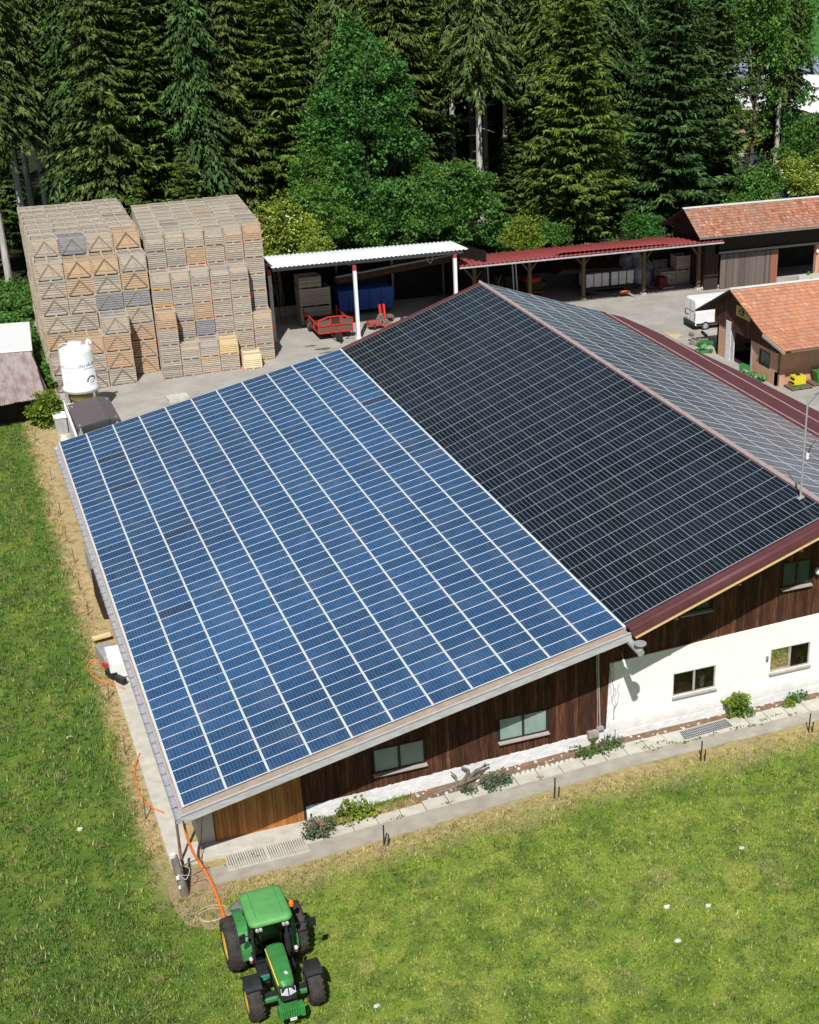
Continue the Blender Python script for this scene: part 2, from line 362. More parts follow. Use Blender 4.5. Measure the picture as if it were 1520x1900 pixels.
def panel_mat(name, x0, z0, a, pu, pv, v0, cu, cv, base, base2, line, lw, lv, rough, framew=0, busb=False, patch=None, dust=.16):
    """cells printed on the modules, laid out along the roof slope"""
    t = NT(name); x, y, z = t.sep(t.pos())
    dx = t.math('SUBTRACT', x, x0); dz = t.math('SUBTRACT', z, z0)
    u = t.math('ADD', t.math('MULTIPLY', dx, math.cos(a)), t.math('MULTIPLY', dz, math.sin(a)))
    v = t.math('SUBTRACT', y, v0)
    pu_ = t.math('DIVIDE', u, pu); pv_ = t.math('DIVIDE', v, pv)
    fu = t.math('FLOOR', pu_); fv = t.math('FLOOR', pv_)
    w = t.white(t.comb(fu, fv, 3.)); wv = w[0]; wc = t.sep(w[1])
    cu_ = t.math('FRACT', t.math('MULTIPLY', t.math('FRACT', pu_), cu)); cv_ = t.math('FRACT', t.math('MULTIPLY', t.math('FRACT', pv_), cv))
    def ln(f, n, L):
        d = t.math('ABSOLUTE', t.math('SUBTRACT', f, .5)); return t.math('GREATER_THAN', d, .5-L*n/2)
    l1 = ln(cu_, cu/pu, lw); l2 = ln(cv_, cv/pv, lv)
    cell = t.white(t.comb(t.math('FLOOR', t.math('MULTIPLY', pu_, cu)), t.math('FLOOR', t.math('MULTIPLY', pv_, cv)), 1.))[0]
    c = t.mix(wv, base, base2)
    if patch: c = t.mix(t.math('GREATER_THAN', wc[1], .986), c, patch)
    big = t.noise(t.pos(), .09, 2)
    c = t.mix(1., c, t.ramp(big, [(.35, .8), (.65, 1.25)]), 'MULTIPLY')
    c = t.mix(1., c, t.ramp(cell, [(0, .82), (1, 1.2)]), 'MULTIPLY')
    c = t.mix(t.math('MAXIMUM', l1, l2), c, line)
    # dust film
    c = t.mix(t.ramp(t.noise(t.mapv(t.pos(), (1, .5, 1)), .8, 6, .7), [(.5, 0.), (.85, dust)]), c, (.35, .36, .36))
    r = t.ramp(t.noise(t.pos(), .7, 4), [(.3, rough), (.7, rough+.1)])
    return t.done(c, r, .5)

# ---------------------------------------------------------------- ground
def sheet(name, rects, mat, dz, kind='structure', label=None):
    b = MB()
    for (x0, x1, y0, y1) in rects:
        xs = sorted({x0, x1, *[x for x in (4., 18.) if x0 < x < x1]})
        for a, c in zip(xs[:-1], xs[1:]): b.quad((a, y0, gz(a)+dz), (c, y0, gz(c)+dz), (c, y1, gz(c)+dz), (a, y1, gz(a)+dz))
    o = b.build(name, mat); tag(o, label, None, None, kind); return o
sheet('meadow_ground', [(-1500, 2200, -1200, 2500)], m_meadow, 0)
sheet('forest_floor', [(-70, 84, 84, 190)], m_floor, .004)
b = MB()   # yard with its bays
xs = [1.0, 4, 18, 41, 110]
for a, c_ in zip(xs[:-1], xs[1:]):
    b.quad((a, 42, gz(a)+.008), (c_, 42, gz(c_)+.008), (c_, 84, gz(c_)+.008), (a, 84, gz(a)+.008))
b.quad((41, 6, .508), (110, 6, .508), (110, 42, .508), (41, 42, .508))
tag(b.build('farmyard', m_yard), kind='structure')
sheet('far_courtyard', [(88, 104, 100, 134)], m_slabc, .006)
b = MB()
for (cx, cy, rx, ry, s) in [(22.0, 64.1, .75, .35, 1), (22.3, 63.0, .9, .3, 2), (21.3, 65.3, .5, .25, 3), (69.5, 67.0, .8, .5, 4)]:
    rr = random.Random(s); b.poly([(cx+rx*math.cos(a)*rr.uniform(.7, 1.2), cy+ry*math.sin(a)*rr.uniform(.7, 1.2), .512) for a in np.linspace(0, 2*math.pi, 15)[:-1]])
tag(b.build('oil_stains', m_stain), kind='structure')
# path, slabs, kerb along the gable
b = MB()
for x0, x1 in [(.7, 4.), (4., 18.), (18., 46.)]:
    a = MB()
    y0 = -.62 if x0 < 5 else -.62
    ya, yb = (-.62, -.60) if x0 < 4 else (-.60, -.35)
    if x0 >= 18: ya, yb = -.35, -.2
    for (z_) in (0,):
        b.hexa([(x0, ya, gz(x0)-.2), (x1, yb, gz(x1)-.2), (x1, .42, gz(x1)-.2), (x0, .42, gz(x0)-.2), (x0, ya, gz(x0)+.05), (x1, yb, gz(x1)+.05), (x1, .42, gz(x1)+.05), (x0, .42, gz(x0)+.05)])
tag(b.build('path', m_path), kind='structure')
pave = tag(bpy.data.objects.new('pavement', None), kind='structure'); col.objects.link(pave)
xx = 4.4; i = 0
rp = random.Random(3)
while xx < 34:
    w = .98; y1 = 1.02 if xx < 9 else (1.12 if xx < 18 else 1.32)
    if not (21.2 < xx+.5 < 23.3 and False):
        z0 = gz(xx)+rp.uniform(-.004, .006); z1 = gz(xx+w)+rp.uniform(-.004, .006)
        k = MB().hexa([(xx+.012, .43, z0-.1), (xx+w-.012, .43, z1-.1), (xx+w-.012, y1, z1-.1), (xx+.012, y1, z0-.1), (xx+.012, .43, z0+.075), (xx+w-.012, .43, z1+.075), (xx+w-.012, y1, z1+.075), (xx+.012, y1, z0+.075)])
        k.build('paving_slab', m_slabc, pave)
    xx += w+.012
sheet('planting_bed', [(4.85, 9.2, 1.0, 1.9), (9.2, 18.0, 1.1, 1.9), (18.0, 41, 1.3, 1.9)], m_soil, .03)
# entrance slab and slatted slab in front of the timber door
b = MB()
b.box(.15, 4.8, .95, 2.2, -.4, .02); b.box(-.62, .3, 1.05, 17.2, -.4, -.02)
tag(b.build('foundation_slab', m_slabc), kind='structure')
b = MB()
for i in range(34):
    x = 1.35+i*.092; b.box(x, x+.058, -.02, .93, -.12, -.005)
b.box(1.3, 4.5, .93, .949, -.15, -.01); b.box(1.3, 4.5, -.04, -.021, -.15, -.01); b.box(2.86, 2.96, -.02, .93, -.12, .0)
b.box(1.3, 4.5, -.04, .95, -.2, -.13, 1)
sl = b.build('slatted_floor', [m_slabc, m_soil]); tag(sl, kind='structure')
b = MB(); b.rbox((2.0, 1.12, .055), (1.6, .2, .07), .05); tag(b.build('plank', m_slabc, loc=(2.0, 1.12, .02)), 'pale plank lying on the slab before the orange timber door', 'plank')
# ---------------------------------------------------------------- grass tufts
def make_grass():
    rg = np.random.default_rng(5); P = []
    def area(n, x0, x1, y0, y1, h0, h1, keep=None):
        x = rg.uniform(x0, x1, n); y = rg.uniform(y0, y1, n); h = rg.uniform(h0, h1, n)
        if keep is not None: k = keep(x, y); x, y, h = x[k], y[k], h[k]
        P.append(np.stack([x, y, h], 1))
    area(30000, -9, 35, -16.5, -.75, .05, .15)
    area(26000, -16, -.95, -16, 58, .08, .26, lambda x, y: (x < -1.35+.25*np.sin(y*1.3)) & (x > -3.2-(58-y)*.16-3))
    area(1500, -1.5, -.75, 2, 56, .05, .15)
    area(700, 4.9, 9.0, 1.02, 1.8, .1, .22)
    P = np.concatenate(P); n = len(P); K = 6
    ang = rg.uniform(0, 2*np.pi, (n, K)); lean = rg.uniform(.1, .9, (n, K)); hh = P[:, 2:3]*rg.uniform(.5, 1.25, (n, K))
    bx = P[:, 0:1]+rg.normal(0, .06, (n, K)); by = P[:, 1:2]+rg.normal(0, .06, (n, K))
    tt = np.clip((P[:, 0:1]-4)/14., 0, 1); bz = -.12+.62*tt+np.zeros((n, K)); bz = bz-.005
    w = .016+.02*rg.random((n, K)); ca, sa = np.cos(ang), np.sin(ang)
    A = np.stack([bx-sa*w, by+ca*w, bz], -1); B = np.stack([bx+sa*w, by-ca*w, bz], -1)
    T = np.stack([bx+ca*lean*hh, by+sa*lean*hh, bz+hh], -1)
    V = np.stack([A, B, T], 2).reshape(-1, 3); F = np.arange(len(V)).reshape(-1, 3)
    o = link('grass', meshed('grass', V, F, [m_blade])); tag(o, kind='stuff', label='short green meadow grass with dry tufts beside the barn')
make_grass()
# ---------------------------------------------------------------- solar barn
A1 = .2067; A2 = .3342; A3 = math.atan(.33); H0 = 3.2; PXB = 1.6499; PVB = .825
X1 = 11*PXB*math.cos(A1); Z1 = H0+11*PXB*math.sin(A1)          # end of the blue slope
X2, Z2 = X1, Z1+.075
PUK, PVK, VK0 = 1.2453, 2.176, .17
XR, ZR = X2+8*PUK*math.cos(A2), Z2+8*PUK*math.sin(A2)
X3, Z3 = 27.5, ZR+.0
PUR, PVR, VR0 = 1.737, 1.13, .15
L1 = lambda u, v, h=0: Vector((u*math.cos(A1)-h*math.sin(A1), v, H0+u*math.sin(A1)+h*math.cos(A1)))
L2 = lambda u, v, h=0: Vector((X2+u*math.cos(A2)-h*math.sin(A2), v, Z2+u*math.sin(A2)+h*math.cos(A2)))
L3 = lambda u, v, h=0: Vector((X3+u*math.cos(A3)+h*math.sin(A3), v, Z3-u*math.sin(A3)+h*math.cos(A3)))
def roofz(x):
    if x < X1: return H0+x*math.tan(A1)
    if x < 27.3: return Z2+(x-X2)*math.tan(A2)
    return Z3-(x-X3)*math.tan(A3)
barn = thing('barn', 'large brown timber barn with three roof slopes carrying solar panels, white plastered base', 'barn')
def slab(L, u0, u1, v0, v1, h0, h1, name, mats, side=1):
    b = MB(); lo = [L(u0, v0, h0), L(u1, v0, h0), L(u1, v1, h0), L(u0, v1, h0)]; hi = [L(u0, v0, h1), L(u1, v0, h1), L(u1, v1, h1), L(u0, v1, h1)]
    b.hexa(lo+hi); return b.build(name, mats, barn)
slab(L1, -.13, 11*PXB, -.40, 42.3, -.30, -.115, 'roof_deck', m_beige)
slab(L1, -.22, 11*PXB+.05, -.46, -.402, -.42, -.085, 'fascia', m_fascia)
slab(L1, -.22, 11*PXB+.05, -.50, -.40, -.083, -.06, 'verge_trim', m_fascia)
slab(L2, .06, 8*PUK+.15, -.52, 42.35, -.40, -.12, 'roof_deck', m_redsheet)
slab(L2, .02, 8*PUK+.1, -.60, -.522, -.30, -.10, 'verge_trim', m_redsheet)
slab(L2, .10, 8*PUK+.3, -.57, -.51, -.45, -.302, 'fascia', m_yellowtimber)
# rolled verge cap seen along the red strip
b = MB(); b.cyl(L2(.05, -.35, -.10), L2(8*PUK, -.35, -.10), .16, n=10); b.build('verge_roll', m_redsheet, barn, smooth=True)
slab(L3, -.1, 8.4, -.5, 42.3, -.35, -.12, 'roof_deck', m_redsheet)
# corrugated lower sheets of the right slope
EAVE = [(42.35, 37.85), (40, 38.6), (35, 39.64), (30.5, 40.54), (22.6, 41.24), (10, 41.9), (-.5, 42.1)]
def eave_x(y):
    for (ya, xa), (yb, xb) in zip(EAVE[:-1], EAVE[1:]):
        if yb <= y <= ya: return xb+(xa-xb)*(y-yb)/(ya-yb)
    return EAVE[0][1] if y > 42 else EAVE[-1][1]
V = []; F = []; nseg = int(42.8/.05)
for k, (xa, xb, dz) in enumerate([(35.6, 36.5, .05), (36.44, 38.95, .02), (38.87, None, -.01)]):
    base = len(V)
    for i in range(nseg+1):
        y = -.45+i*.05; e = eave_x(y); x1 = e if xb is None else min(xb, e); xq = min(xa, x1)
        w = .028*math.sin(y/.2*2*math.pi)
        for x in (xq, x1): V.append((x, y, Z3-(x-X3)*math.tan(A3)-.10+dz+w))
    F += [(base+2*i, base+2*i+1, base+2*i+3, base+2*i+2) for i in range(nseg)]
o = link('corrugated_sheet', meshed('corrugated_sheet', V, F, [m_redsheet], smooth=True), barn); tag(o, 'red brown corrugated sheet along the far eave')
b = MB()
for xx, dz in ((36.46, .0), (38.9, -.03)):
    y = -.4
    while y < 42.2:
        if eave_x(y) > xx+.1: b.box(xx, xx+.06, y, y+.12, Z3-(xx-X3)*math.tan(A3)-.05+dz, Z3-(xx-X3)*math.tan(A3)-.015+dz)
        y += .2
tag(b.build('sheet_overlap', m_pink, barn), kind='stuff')
b = MB(); pts = [(x+.02, y, Z3-(x-X3)*math.tan(A3)-.16) for y, x in EAVE]
b.tube(pts, .07, 8); b.build('gutter', m_timber, barn)
# ridge cap and mounting gaps
b = MB(); b.hexa([L3(-.16, -.5, -.1), L3(.02, -.5, -.1), L3(.02, 42.3, -.1), L3(-.16, 42.3, -.1), L3(-.16, -.5, .07), L3(.02, -.5, .03), L3(.02, 42.3, .03), L3(-.16, 42.3, .07)])
b.build('ridge_cap', m_pink, barn)
b = MB(); rr = random.Random(4)
for i in range(60): b.box(27.17, 27.22, .1+i*.7, .1+i*.7+rr.uniform(.2, .5), ZR-.1, ZR-.02)
b.build('ridge_bracket', m_redsheet2, barn)
# walls
WY = 1.95
def wallpoly(b, x0, x1, zb, y, m=0, drop=.42):
    xs_ = sorted({x0, x1, *[q for q in (X1, 27.3) if x0 < q < x1]})
    b.poly([(x0, y, zb), (x1, y, zb)]+[(q, y, roofz(q)-drop) for q in reversed(xs_)], m)
b = MB()
ws_ = [(21.05, 23.12, 1.98, 3.09), (25.86, 27.88, 2.10, 3.24)]
for a, c_ in zip([4.85, 21.05, 23.12, 25.86, 27.88], [21.05, 23.12, 25.86, 27.88, 41.0]):
    q = [w for w in ws_ if w[0] == a]
    if q: b.quad((a, WY+.03, -.3), (c_, WY+.03, -.3), (c_, WY+.03, q[0][2]), (a, WY+.03, q[0][2])); wallpoly(b, a, c_, q[0][3], WY+.03)
    else: wallpoly(b, a, c_, -.3, WY+.03)
b.build('gable_backing', m_darkwood, barn)
b = MB()
b.quad((.62, WY+.03, -.3), (.62, 41.6, -.3), (.62, 41.6, roofz(.62)-.38), (.62, WY+.03, roofz(.62)-.38))
b.build('eave_wall', m_slabc, barn)
b = MB(); b.quad((40.6, WY, -.3), (40.6, 41.6, -.3), (40.6, 41.6, 5.6), (40.6, WY, 5.6)); b.build('yard_wall', m_plaster, barn)
b = MB(); wallpoly(b, .62, 37.6, -.3, 41.6); b.build('rear_wall', m_darkwood, barn)
b = MB(); b.quad((.62, WY+.03, -.3), (1.25, WY+.03, -.3), (1.25, WY+.03, roofz(1.25)-.4), (.62, WY+.03, roofz(.62)-.4)); b.build('corner_pier', m_slabc, barn)
# purlin ends under the near verge
b = MB()
for u in (1.5, 5, 9, 13, 17): b.bar(L1(u, -.38, -.42), L1(u, 2.0, -.42), .16, .2)
for u in (2, 5, 8): b.bar(L2(u, -.45, -.55), L2(u, 2.0, -.55), .16, .2)
b.build('purlins', m_timber, barn)
WHITEW = [(21.05, 23.12, 1.98, 3.09), (25.86, 27.88, 2.10, 3.24)]
WOODW = [(7.7, 9.85, 1.46, 2.58), (13.05, 15.21, 1.65, 2.73), (26.2, 27.62, 6.17, 7.34), (21.3, 22.72, 5.9, 6.42)]
def top_white(x): return .66+(x-4.85)*(.41/13.2) if x < 18.06 else 4.27+(x-18.06)*.029
# low chalked wall and tall plastered wall around its windows
b = MB(); rr = random.Random(8)
n = 90; xs_ = [4.85+i*(18.06-4.85)/n for i in range(n+1)]
for a, c_ in zip(xs_[:-1], xs_[1:]):
    j0 = rr.uniform(-.02, .02); b.hexa([(a, 1.885, gz(a)-.2), (c_, 1.885, gz(c_)-.2), (c_, WY+.02, gz(c_)-.2), (a, WY+.02, gz(a)-.2), (a, 1.90, top_white(a)+j0), (c_, 1.90, top_white(c_)+j0), (c_, WY+.02, top_white(c_)+j0), (a, WY+.02, top_white(a)+j0)])
b.build('chalked_base', m_plaster2, barn)
b = MB()
cuts = [18.06, 21.05, 23.12, 25.86, 27.88, 41.0]
for a, c_ in zip(cuts[:-1], cuts[1:]):
    w = [q for q in WHITEW if abs(q[0]-a) < .01]
    parts = [(.2, w[0][2]), (w[0][3], None)] if w else [(.2, None)]
    for z0, z1 in parts:
        za = top_white(a) if z1 is None else z1; zc = top_white(c_) if z1 is None else z1
        b.hexa([(a, 1.86, z0), (c_, 1.86, z0), (c_, 2.02, z0), (a, 2.02, z0), (a, 1.86, za), (c_, 1.86, zc), (c_, 2.02, zc), (a, 2.02, za)])
b.build('plastered_wall', m_plaster, barn)
b = MB(); b.hexa([(18.06, 1.83, .2), (41, 1.83, .2), (41, 1.858, .2), (18.06, 1.858, .2), (18.06, 1.84, .86), (41, 1.84, .98), (41, 1.858, .98), (18.06, 1.858, .86)]); b.build('plinth', m_plaster2, barn)
# boards, every one a piece
bm_ = MB().box(0, 1, 0, 1, 0, 1); board_me = None
def unit_mesh(name, mat):
    me = bpy.data.meshes.new(name); me.from_pydata(bm_.v, [], [tuple(reversed(f)) for f in bm_.f]); me.materials.append(mat)
    q = bmesh.new(); q.from_mesh(me); bmesh.ops.recalc_face_normals(q, faces=q.faces); q.to_mesh(me); q.free(); return me
ub = unit_mesh('board', m_board); ud = unit_mesh('door_board', m_doorb)
x = 4.86; rr = random.Random(11); nb = 0
while x < 30.5:
    w = .168; g_ = .008
    z0 = top_white(x+.08)+rr.uniform(-.045, .0); z1 = roofz(x if x < 27.3 else x+w)-.40
    segs = [(z0, z1)]
    for (a, c_, za, zb) in WOODW:
        if x+w > a and x < c_: segs = [(z0, za), (zb, z1)]
    for s0, s1 in segs:
        if s1-s0 < .05: continue
        link('board', ub, barn, (x, 1.925+rr.uniform(-.006, .006), s0), 0, (w-g_, .035, s1-s0)); nb += 1
    x += w
x = 1.28
while x < 4.72:
    link('door_board', ud, barn, (x, 1.91+rr.uniform(-.005, .005), -.02), 0, (.145, .045, roofz(x)-.42)); x += .152
b = MB(); b.box(4.74, 4.85, 1.88, 2.0, -.2, roofz(4.7)-.4); b.build('door_frame', m_darkwood, barn)
# windows
def window(x0, x1, z0, z1, y, frame, pane, sillm, label, dark=True):
    f = MB(); t_ = .055; ya, yb = y-.0, y+.06
    for a, c_, d, e in ((x0, x1, z0, z0+t_), (x0, x1, z1-t_, z1), (x0, x0+t_, z0+t_, z1-t_), (x1-t_, x1, z0+t_, z1-t_)): f.box(a, c_, ya, yb, d, e)
    xm = (x0+x1)/2; f.box(xm-.05, xm+.05, ya, yb, z0+t_, z1-t_)
    fo = f.build('window', frame, barn); fo['label'] = label
    for a, c_ in ((x0+t_, xm-.05), (xm+.05, x1-t_)):
        MB().quad((a, y+.035, z0+t_), (c_, y+.035, z0+t_), (c_, y+.035, z1-t_), (a, y+.035, z1-t_)).build('pane', pane, fo)
    s_ = MB(); s_.hexa([(x0-.05, y-.16, z0-.09), (x1+.05, y-.16, z0-.09), (x1+.05, y+.06, z0-.05), (x0-.05, y+.06, z0-.05), (x0-.05, y-.16, z0-.04), (x1+.05, y-.16, z0-.04), (x1+.05, y+.06, z0-.002), (x0-.05, y+.06, z0-.002)]); s_.build('sill', sillm, fo)
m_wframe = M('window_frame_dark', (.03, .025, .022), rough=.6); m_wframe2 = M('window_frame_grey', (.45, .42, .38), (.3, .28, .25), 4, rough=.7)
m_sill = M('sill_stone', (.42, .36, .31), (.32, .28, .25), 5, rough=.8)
window(7.7, 9.85, 1.46, 2.58, 1.90, m_wframe, m_milky, m_sill, 'milky green window in the shade')
window(13.05, 15.21, 1.65, 2.73, 1.90, m_wframe, m_milky, m_sill, 'milky green window partly in the sun')
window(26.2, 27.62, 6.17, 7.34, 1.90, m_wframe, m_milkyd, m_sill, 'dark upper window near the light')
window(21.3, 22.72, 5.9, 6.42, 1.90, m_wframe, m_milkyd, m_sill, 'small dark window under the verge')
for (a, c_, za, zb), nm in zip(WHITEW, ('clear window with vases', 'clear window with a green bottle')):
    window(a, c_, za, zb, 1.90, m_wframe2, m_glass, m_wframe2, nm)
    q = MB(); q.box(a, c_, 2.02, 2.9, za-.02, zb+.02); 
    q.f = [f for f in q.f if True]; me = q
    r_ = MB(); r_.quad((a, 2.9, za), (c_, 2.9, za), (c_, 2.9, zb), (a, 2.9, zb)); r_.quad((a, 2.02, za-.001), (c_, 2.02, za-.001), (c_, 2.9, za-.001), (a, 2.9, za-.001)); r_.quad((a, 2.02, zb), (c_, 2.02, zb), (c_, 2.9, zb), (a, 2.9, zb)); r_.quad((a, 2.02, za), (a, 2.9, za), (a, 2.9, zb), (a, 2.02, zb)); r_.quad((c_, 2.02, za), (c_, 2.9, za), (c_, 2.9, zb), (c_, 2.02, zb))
    r_.build('dark_window_box', m_void, barn)  # box behind the glass, coloured near-black to look like an unlit room
def vase(x, z, r, h, mat, label, cat='vase', name='vase'):
    b = MB(); b.lathe((x, 2.12, z), [(0, 0), (r, 0), (r*1.15, h*.3), (r*.8, h*.6), (r*1.3, h*.8), (r*1.5, h*.95), (0, h)], 10)
    tag(b.build(name, mat, loc=(x, 2.12, z), smooth=True), label, cat)
vase(22.58, 1.98, .10, .62, m_whiteitem, 'tall white vase standing inside the left clear window of the white wall')
vase(22.22, 1.98, .07, .22, M('pink_pot', (.5, .25, .22)), 'small pink pot inside the left clear window beside the white vase', 'pot', 'flower_pot')
vase(21.45, 1.98, .13, .16, m_grey, 'low grey bowl inside the left clear window at its left side', 'bowl', 'bowl')
vase(27.68, 2.10, .06, .3, M('green_bottle', (.08, .4, .3)), 'small green bottle inside the right clear window at its right edge', 'bottle', 'bottle')
b = MB(); b.box(25.62, 25.72, 1.81, 1.86, 2.72, 2.98); b.box(25.64, 25.70, 1.80, 1.81, 2.74, 2.83, 1); b.build('switch_box', [m_grey, m_timber], barn)
# alarm light
b = MB(); b.lathe((27.86, 1.72, 6.62), [(0, 0), (.09, .0), (.12, .08), (.12, .22), (.08, .3), (0, .32)], 14); b.box(27.82, 27.9, 1.8, 1.92, 6.7, 6.8)
b.build('wall_light', m_white, barn, smooth=True)
# cable down the boards and junction boxes
b = MB(); b.tube([(17.50, 1.88, 5.6), (17.52, 1.88, 4.0), (17.58, 1.88, 2.5), (17.62, 1.88, 1.32), (17.70, 1.85, 1.26)], .028, 6); b.tube([(17.42, 1.88, 5.6), (17.44, 1.88, 4.1), (17.5, 1.88, 2.5), (17.50, 1.88, 1.3)], .018, 6)
b.build('cable', m_galv, barn)
b = MB(); b.box(17.02, 17.5, 1.7, 1.92, .92, 1.2, 0); b.box(17.45, 17.75, 1.75, 1.9, 1.18, 1.32, 1); b.build('junction_box', [m_rust, m_galv], barn)
# flue pipe through the verge
b = MB(); b.cyl((17.85, -.2, 6.42), (17.92, -1.22, 6.30), .15, n=18); b.cyl((17.93, -1.1, 6.25), (17.93, -1.1, 6.62), .12, n=18); b.cyl((17.93, -1.1, 6.66), (17.93, -1.1, 6.70), .25, n=24)
fl = b.build('flue_pipe', m_galv, barn)
# gutter on the left eave with its joints, downpipe
b = MB(); gx, gzz = -.26, 3.0
prof = [(math.cos(a)*.125, math.sin(a)*.12) for a in np.linspace(math.pi, 2*math.pi, 9)]
for (ya, yb) in ((-.62, 41.9),):
    for (p0, p1) in zip(prof[:-1], prof[1:]): b.quad((gx+p0[0], ya, gzz+p0[1]), (gx+p1[0], ya, gzz+p1[1]), (gx+p1[0], yb, gzz+p1[1]), (gx+p0[0], yb, gzz+p0[1]))
for ya in (-.62, 41.9): b.poly([(gx+p[0], ya, gzz+p[1]) for p in prof])
b.build('gutter', m_zinc, barn)
b = MB()
for (p0, p1) in zip(prof[:-1], prof[1:]): b.hexa([(p0[0]*q, e, p0[1]*q) for q, e in ((1.0, 0), (1.1, 0), (1.1, .03), (1.0, .03))]+[(p1[0]*q, e, p1[1]*q) for q, e in ((1.0, 0), (1.1, 0), (1.1, .03), (1.0, .03))])
b.box(-.13, .13, 0, .025, 0, .018)
gb = b.build('gutter_bracket', m_zinc, barn, local=True); gb.location = (gx, -.45, gzz)
for k in range(1, 52): link('gutter_bracket', gb.data, barn, (gx, -.45+.82*k, gzz))
b = MB(); b.cyl((gx+.05, .45, 2.9), (-.1, 1.2, 2.6), .055, n=10); b.cyl((-.18, 1.22, 2.7), (-.21, 1.25, -.1), .055, n=10); b.build('downpipe', m_timber, barn)
b = MB(); b.box(-.14, -.02, -.3, 42.1, 2.86, 3.04); b.build('eave_board', m_fascia, barn)

# ---- panels
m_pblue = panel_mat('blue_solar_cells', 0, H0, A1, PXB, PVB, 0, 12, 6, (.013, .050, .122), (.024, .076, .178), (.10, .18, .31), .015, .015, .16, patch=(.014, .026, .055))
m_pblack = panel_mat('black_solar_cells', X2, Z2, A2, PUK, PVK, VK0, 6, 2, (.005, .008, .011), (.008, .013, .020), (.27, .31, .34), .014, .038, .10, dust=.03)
m_psky = panel_mat('sky_toned_solar_cells', X3, Z3, -A3, PUR, PVR, VR0, 2, 2, (.078, .105, .138), (.10, .13, .165), (.27, .31, .34), .03, .05, .22)  # blue-grey base colour stands in for the sky mirrored in these modules
def panel_mesh(name, w, l, fw, th, gm, fm):
    b = MB()
    def r(i, z): return [(i, i, z), (w-i, i, z), (w-i, l-i, z), (i, l-i, z)]
    b.add(r(0, -th)+r(0, 0)+r(fw, 0)+r(fw, -.004), [(0, 1, 5, 4), (1, 2, 6, 5), (2, 3, 7, 6), (3, 0, 4, 7), (4, 5, 9, 8), (5, 6, 10, 9), (6, 7, 11, 10), (7, 4, 8, 11), (8, 9, 13, 12), (9, 10, 14, 13), (10, 11, 15, 14), (11, 8, 12, 15)], 1)
    b.quad(*[(q[0], q[1], -.004) for q in r(fw, 0)], m=0)
    me = bpy.data.meshes.new(name); me.from_pydata(b.v, [], b.f); me.materials.append(gm); me.materials.append(fm)
    me.polygons.foreach_set('material_index', b.m); q = bmesh.new(); q.from_mesh(me); bmesh.ops.recalc_face_normals(q, faces=q.faces); q.to_mesh(me); q.free(); return me, b
def array(name, label, L, ang, nc, nr, pu, pv, v0, w, l, fw, gm, fm, railm, single_rows, flip=False):
    root = thing(name, label, 'solar array')
    me, mb = panel_mesh('solar_panel', w, l, fw, .04, gm, fm)
    ou, ov = (pu-w)/2, (pv-l)/2; rest = MB(); mt = Matrix.Rotation(-ang, 3, 'Y'); rr = random.Random(2)
    for r_ in range(nr):
        for c_ in range(nc):
            p = L(c_*pu+ou, v0+r_*pv+ov)
            if r_ < single_rows:
                o = link('solar_panel', me, root, p); o.rotation_euler = (rr.uniform(-.0015, .0015), -ang+rr.uniform(-.002, .002), 0)
            else:
                k = len(rest.v); rest.v += [tuple(p+mt @ Vector(q)) for q in mb.v]; rest.f += [tuple(k+i for i in f) for f in mb.f]; rest.m += mb.m
    if rest.v: tag(rest.build('solar_panels_beyond', [gm, fm], root), kind='stuff')
    b = MB()
    if railm:
        for c_ in range(nc+1):
            u = c_*pu; ra = .027 if c_ not in (0, nc) else .05
            b.hexa([L(u-ra, v0-.02, -.045), L(u+ra, v0-.02, -.045), L(u+ra, v0+nr*pv+.02, -.045), L(u-ra, v0+nr*pv+.02, -.045), L(u-ra, v0-.02, -.012), L(u+ra, v0-.02, -.012), L(u+ra, v0+nr*pv+.02, -.012), L(u-ra, v0+nr*pv+.02, -.012)])
        b.build('mounting_rail', railm, root)
    return root
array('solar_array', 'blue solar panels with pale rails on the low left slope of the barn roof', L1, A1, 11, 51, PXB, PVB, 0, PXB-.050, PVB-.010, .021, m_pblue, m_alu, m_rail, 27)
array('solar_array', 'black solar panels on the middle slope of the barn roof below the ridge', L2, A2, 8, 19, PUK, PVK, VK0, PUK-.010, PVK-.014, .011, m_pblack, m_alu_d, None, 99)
array('solar_array', 'grey reflecting solar panels on the far right slope beyond the ridge of the barn', L3, -A3, 5, 37, PUR, PVR, VR0, PUR-.03, PVR-.02, .025, m_psky, m_alu, None, 99)
# white rail closing the blue field against the black one
b = MB(); b.hexa([L1(11*PXB-.03, -.02, -.1), L1(11*PXB+.05, -.02, -.1), L1(11*PXB+.05, 42.1, -.1), L1(11*PXB-.03, 42.1, -.1), L1(11*PXB-.03, -.02, .02), L1(11*PXB+.05, -.02, .02), L1(11*PXB+.05, 42.1, .02), L1(11*PXB-.03, 42.1, .02)])
b.build('edge_rail', m_white, barn)
# antenna mast
an = thing('antenna_mast', 'thin grey weather mast with a side arm standing on the barn ridge', 'mast', (26.86, 2.02, 10.2))
b = MB(); b.cyl((26.86, 2.02, 10.2), (26.86, 2.02, 14.3), .04, n=8); b.cyl((26.86, 2.02, 13.9), (26.86, 2.02, 14.55), .025, n=8); b.rbox((26.86, 2.0, 10.24), (.3, .2, .06), 0, 0, 0, -.33); b.build('pole', m_galv, an)
b = MB(); b.bar((26.86, 2.02, 14.3), (27.25, 1.95, 14.75), .03); b.bar((27.1, 1.95, 14.75), (27.4, 1.95, 14.8), .03); b.lathe((27.35, 1.95, 14.72), [(0, 0), (.07, .02), (.07, .1), (0, .12)], 8); b.build('sensor_arm', m_grey, an)
b = MB(); b.lathe((27.05, 2.02, 11.95), [(0, 0), (.07, 0), (.07, .22), (0, .25)], 10); b.build('sensor_cup', m_white, an)
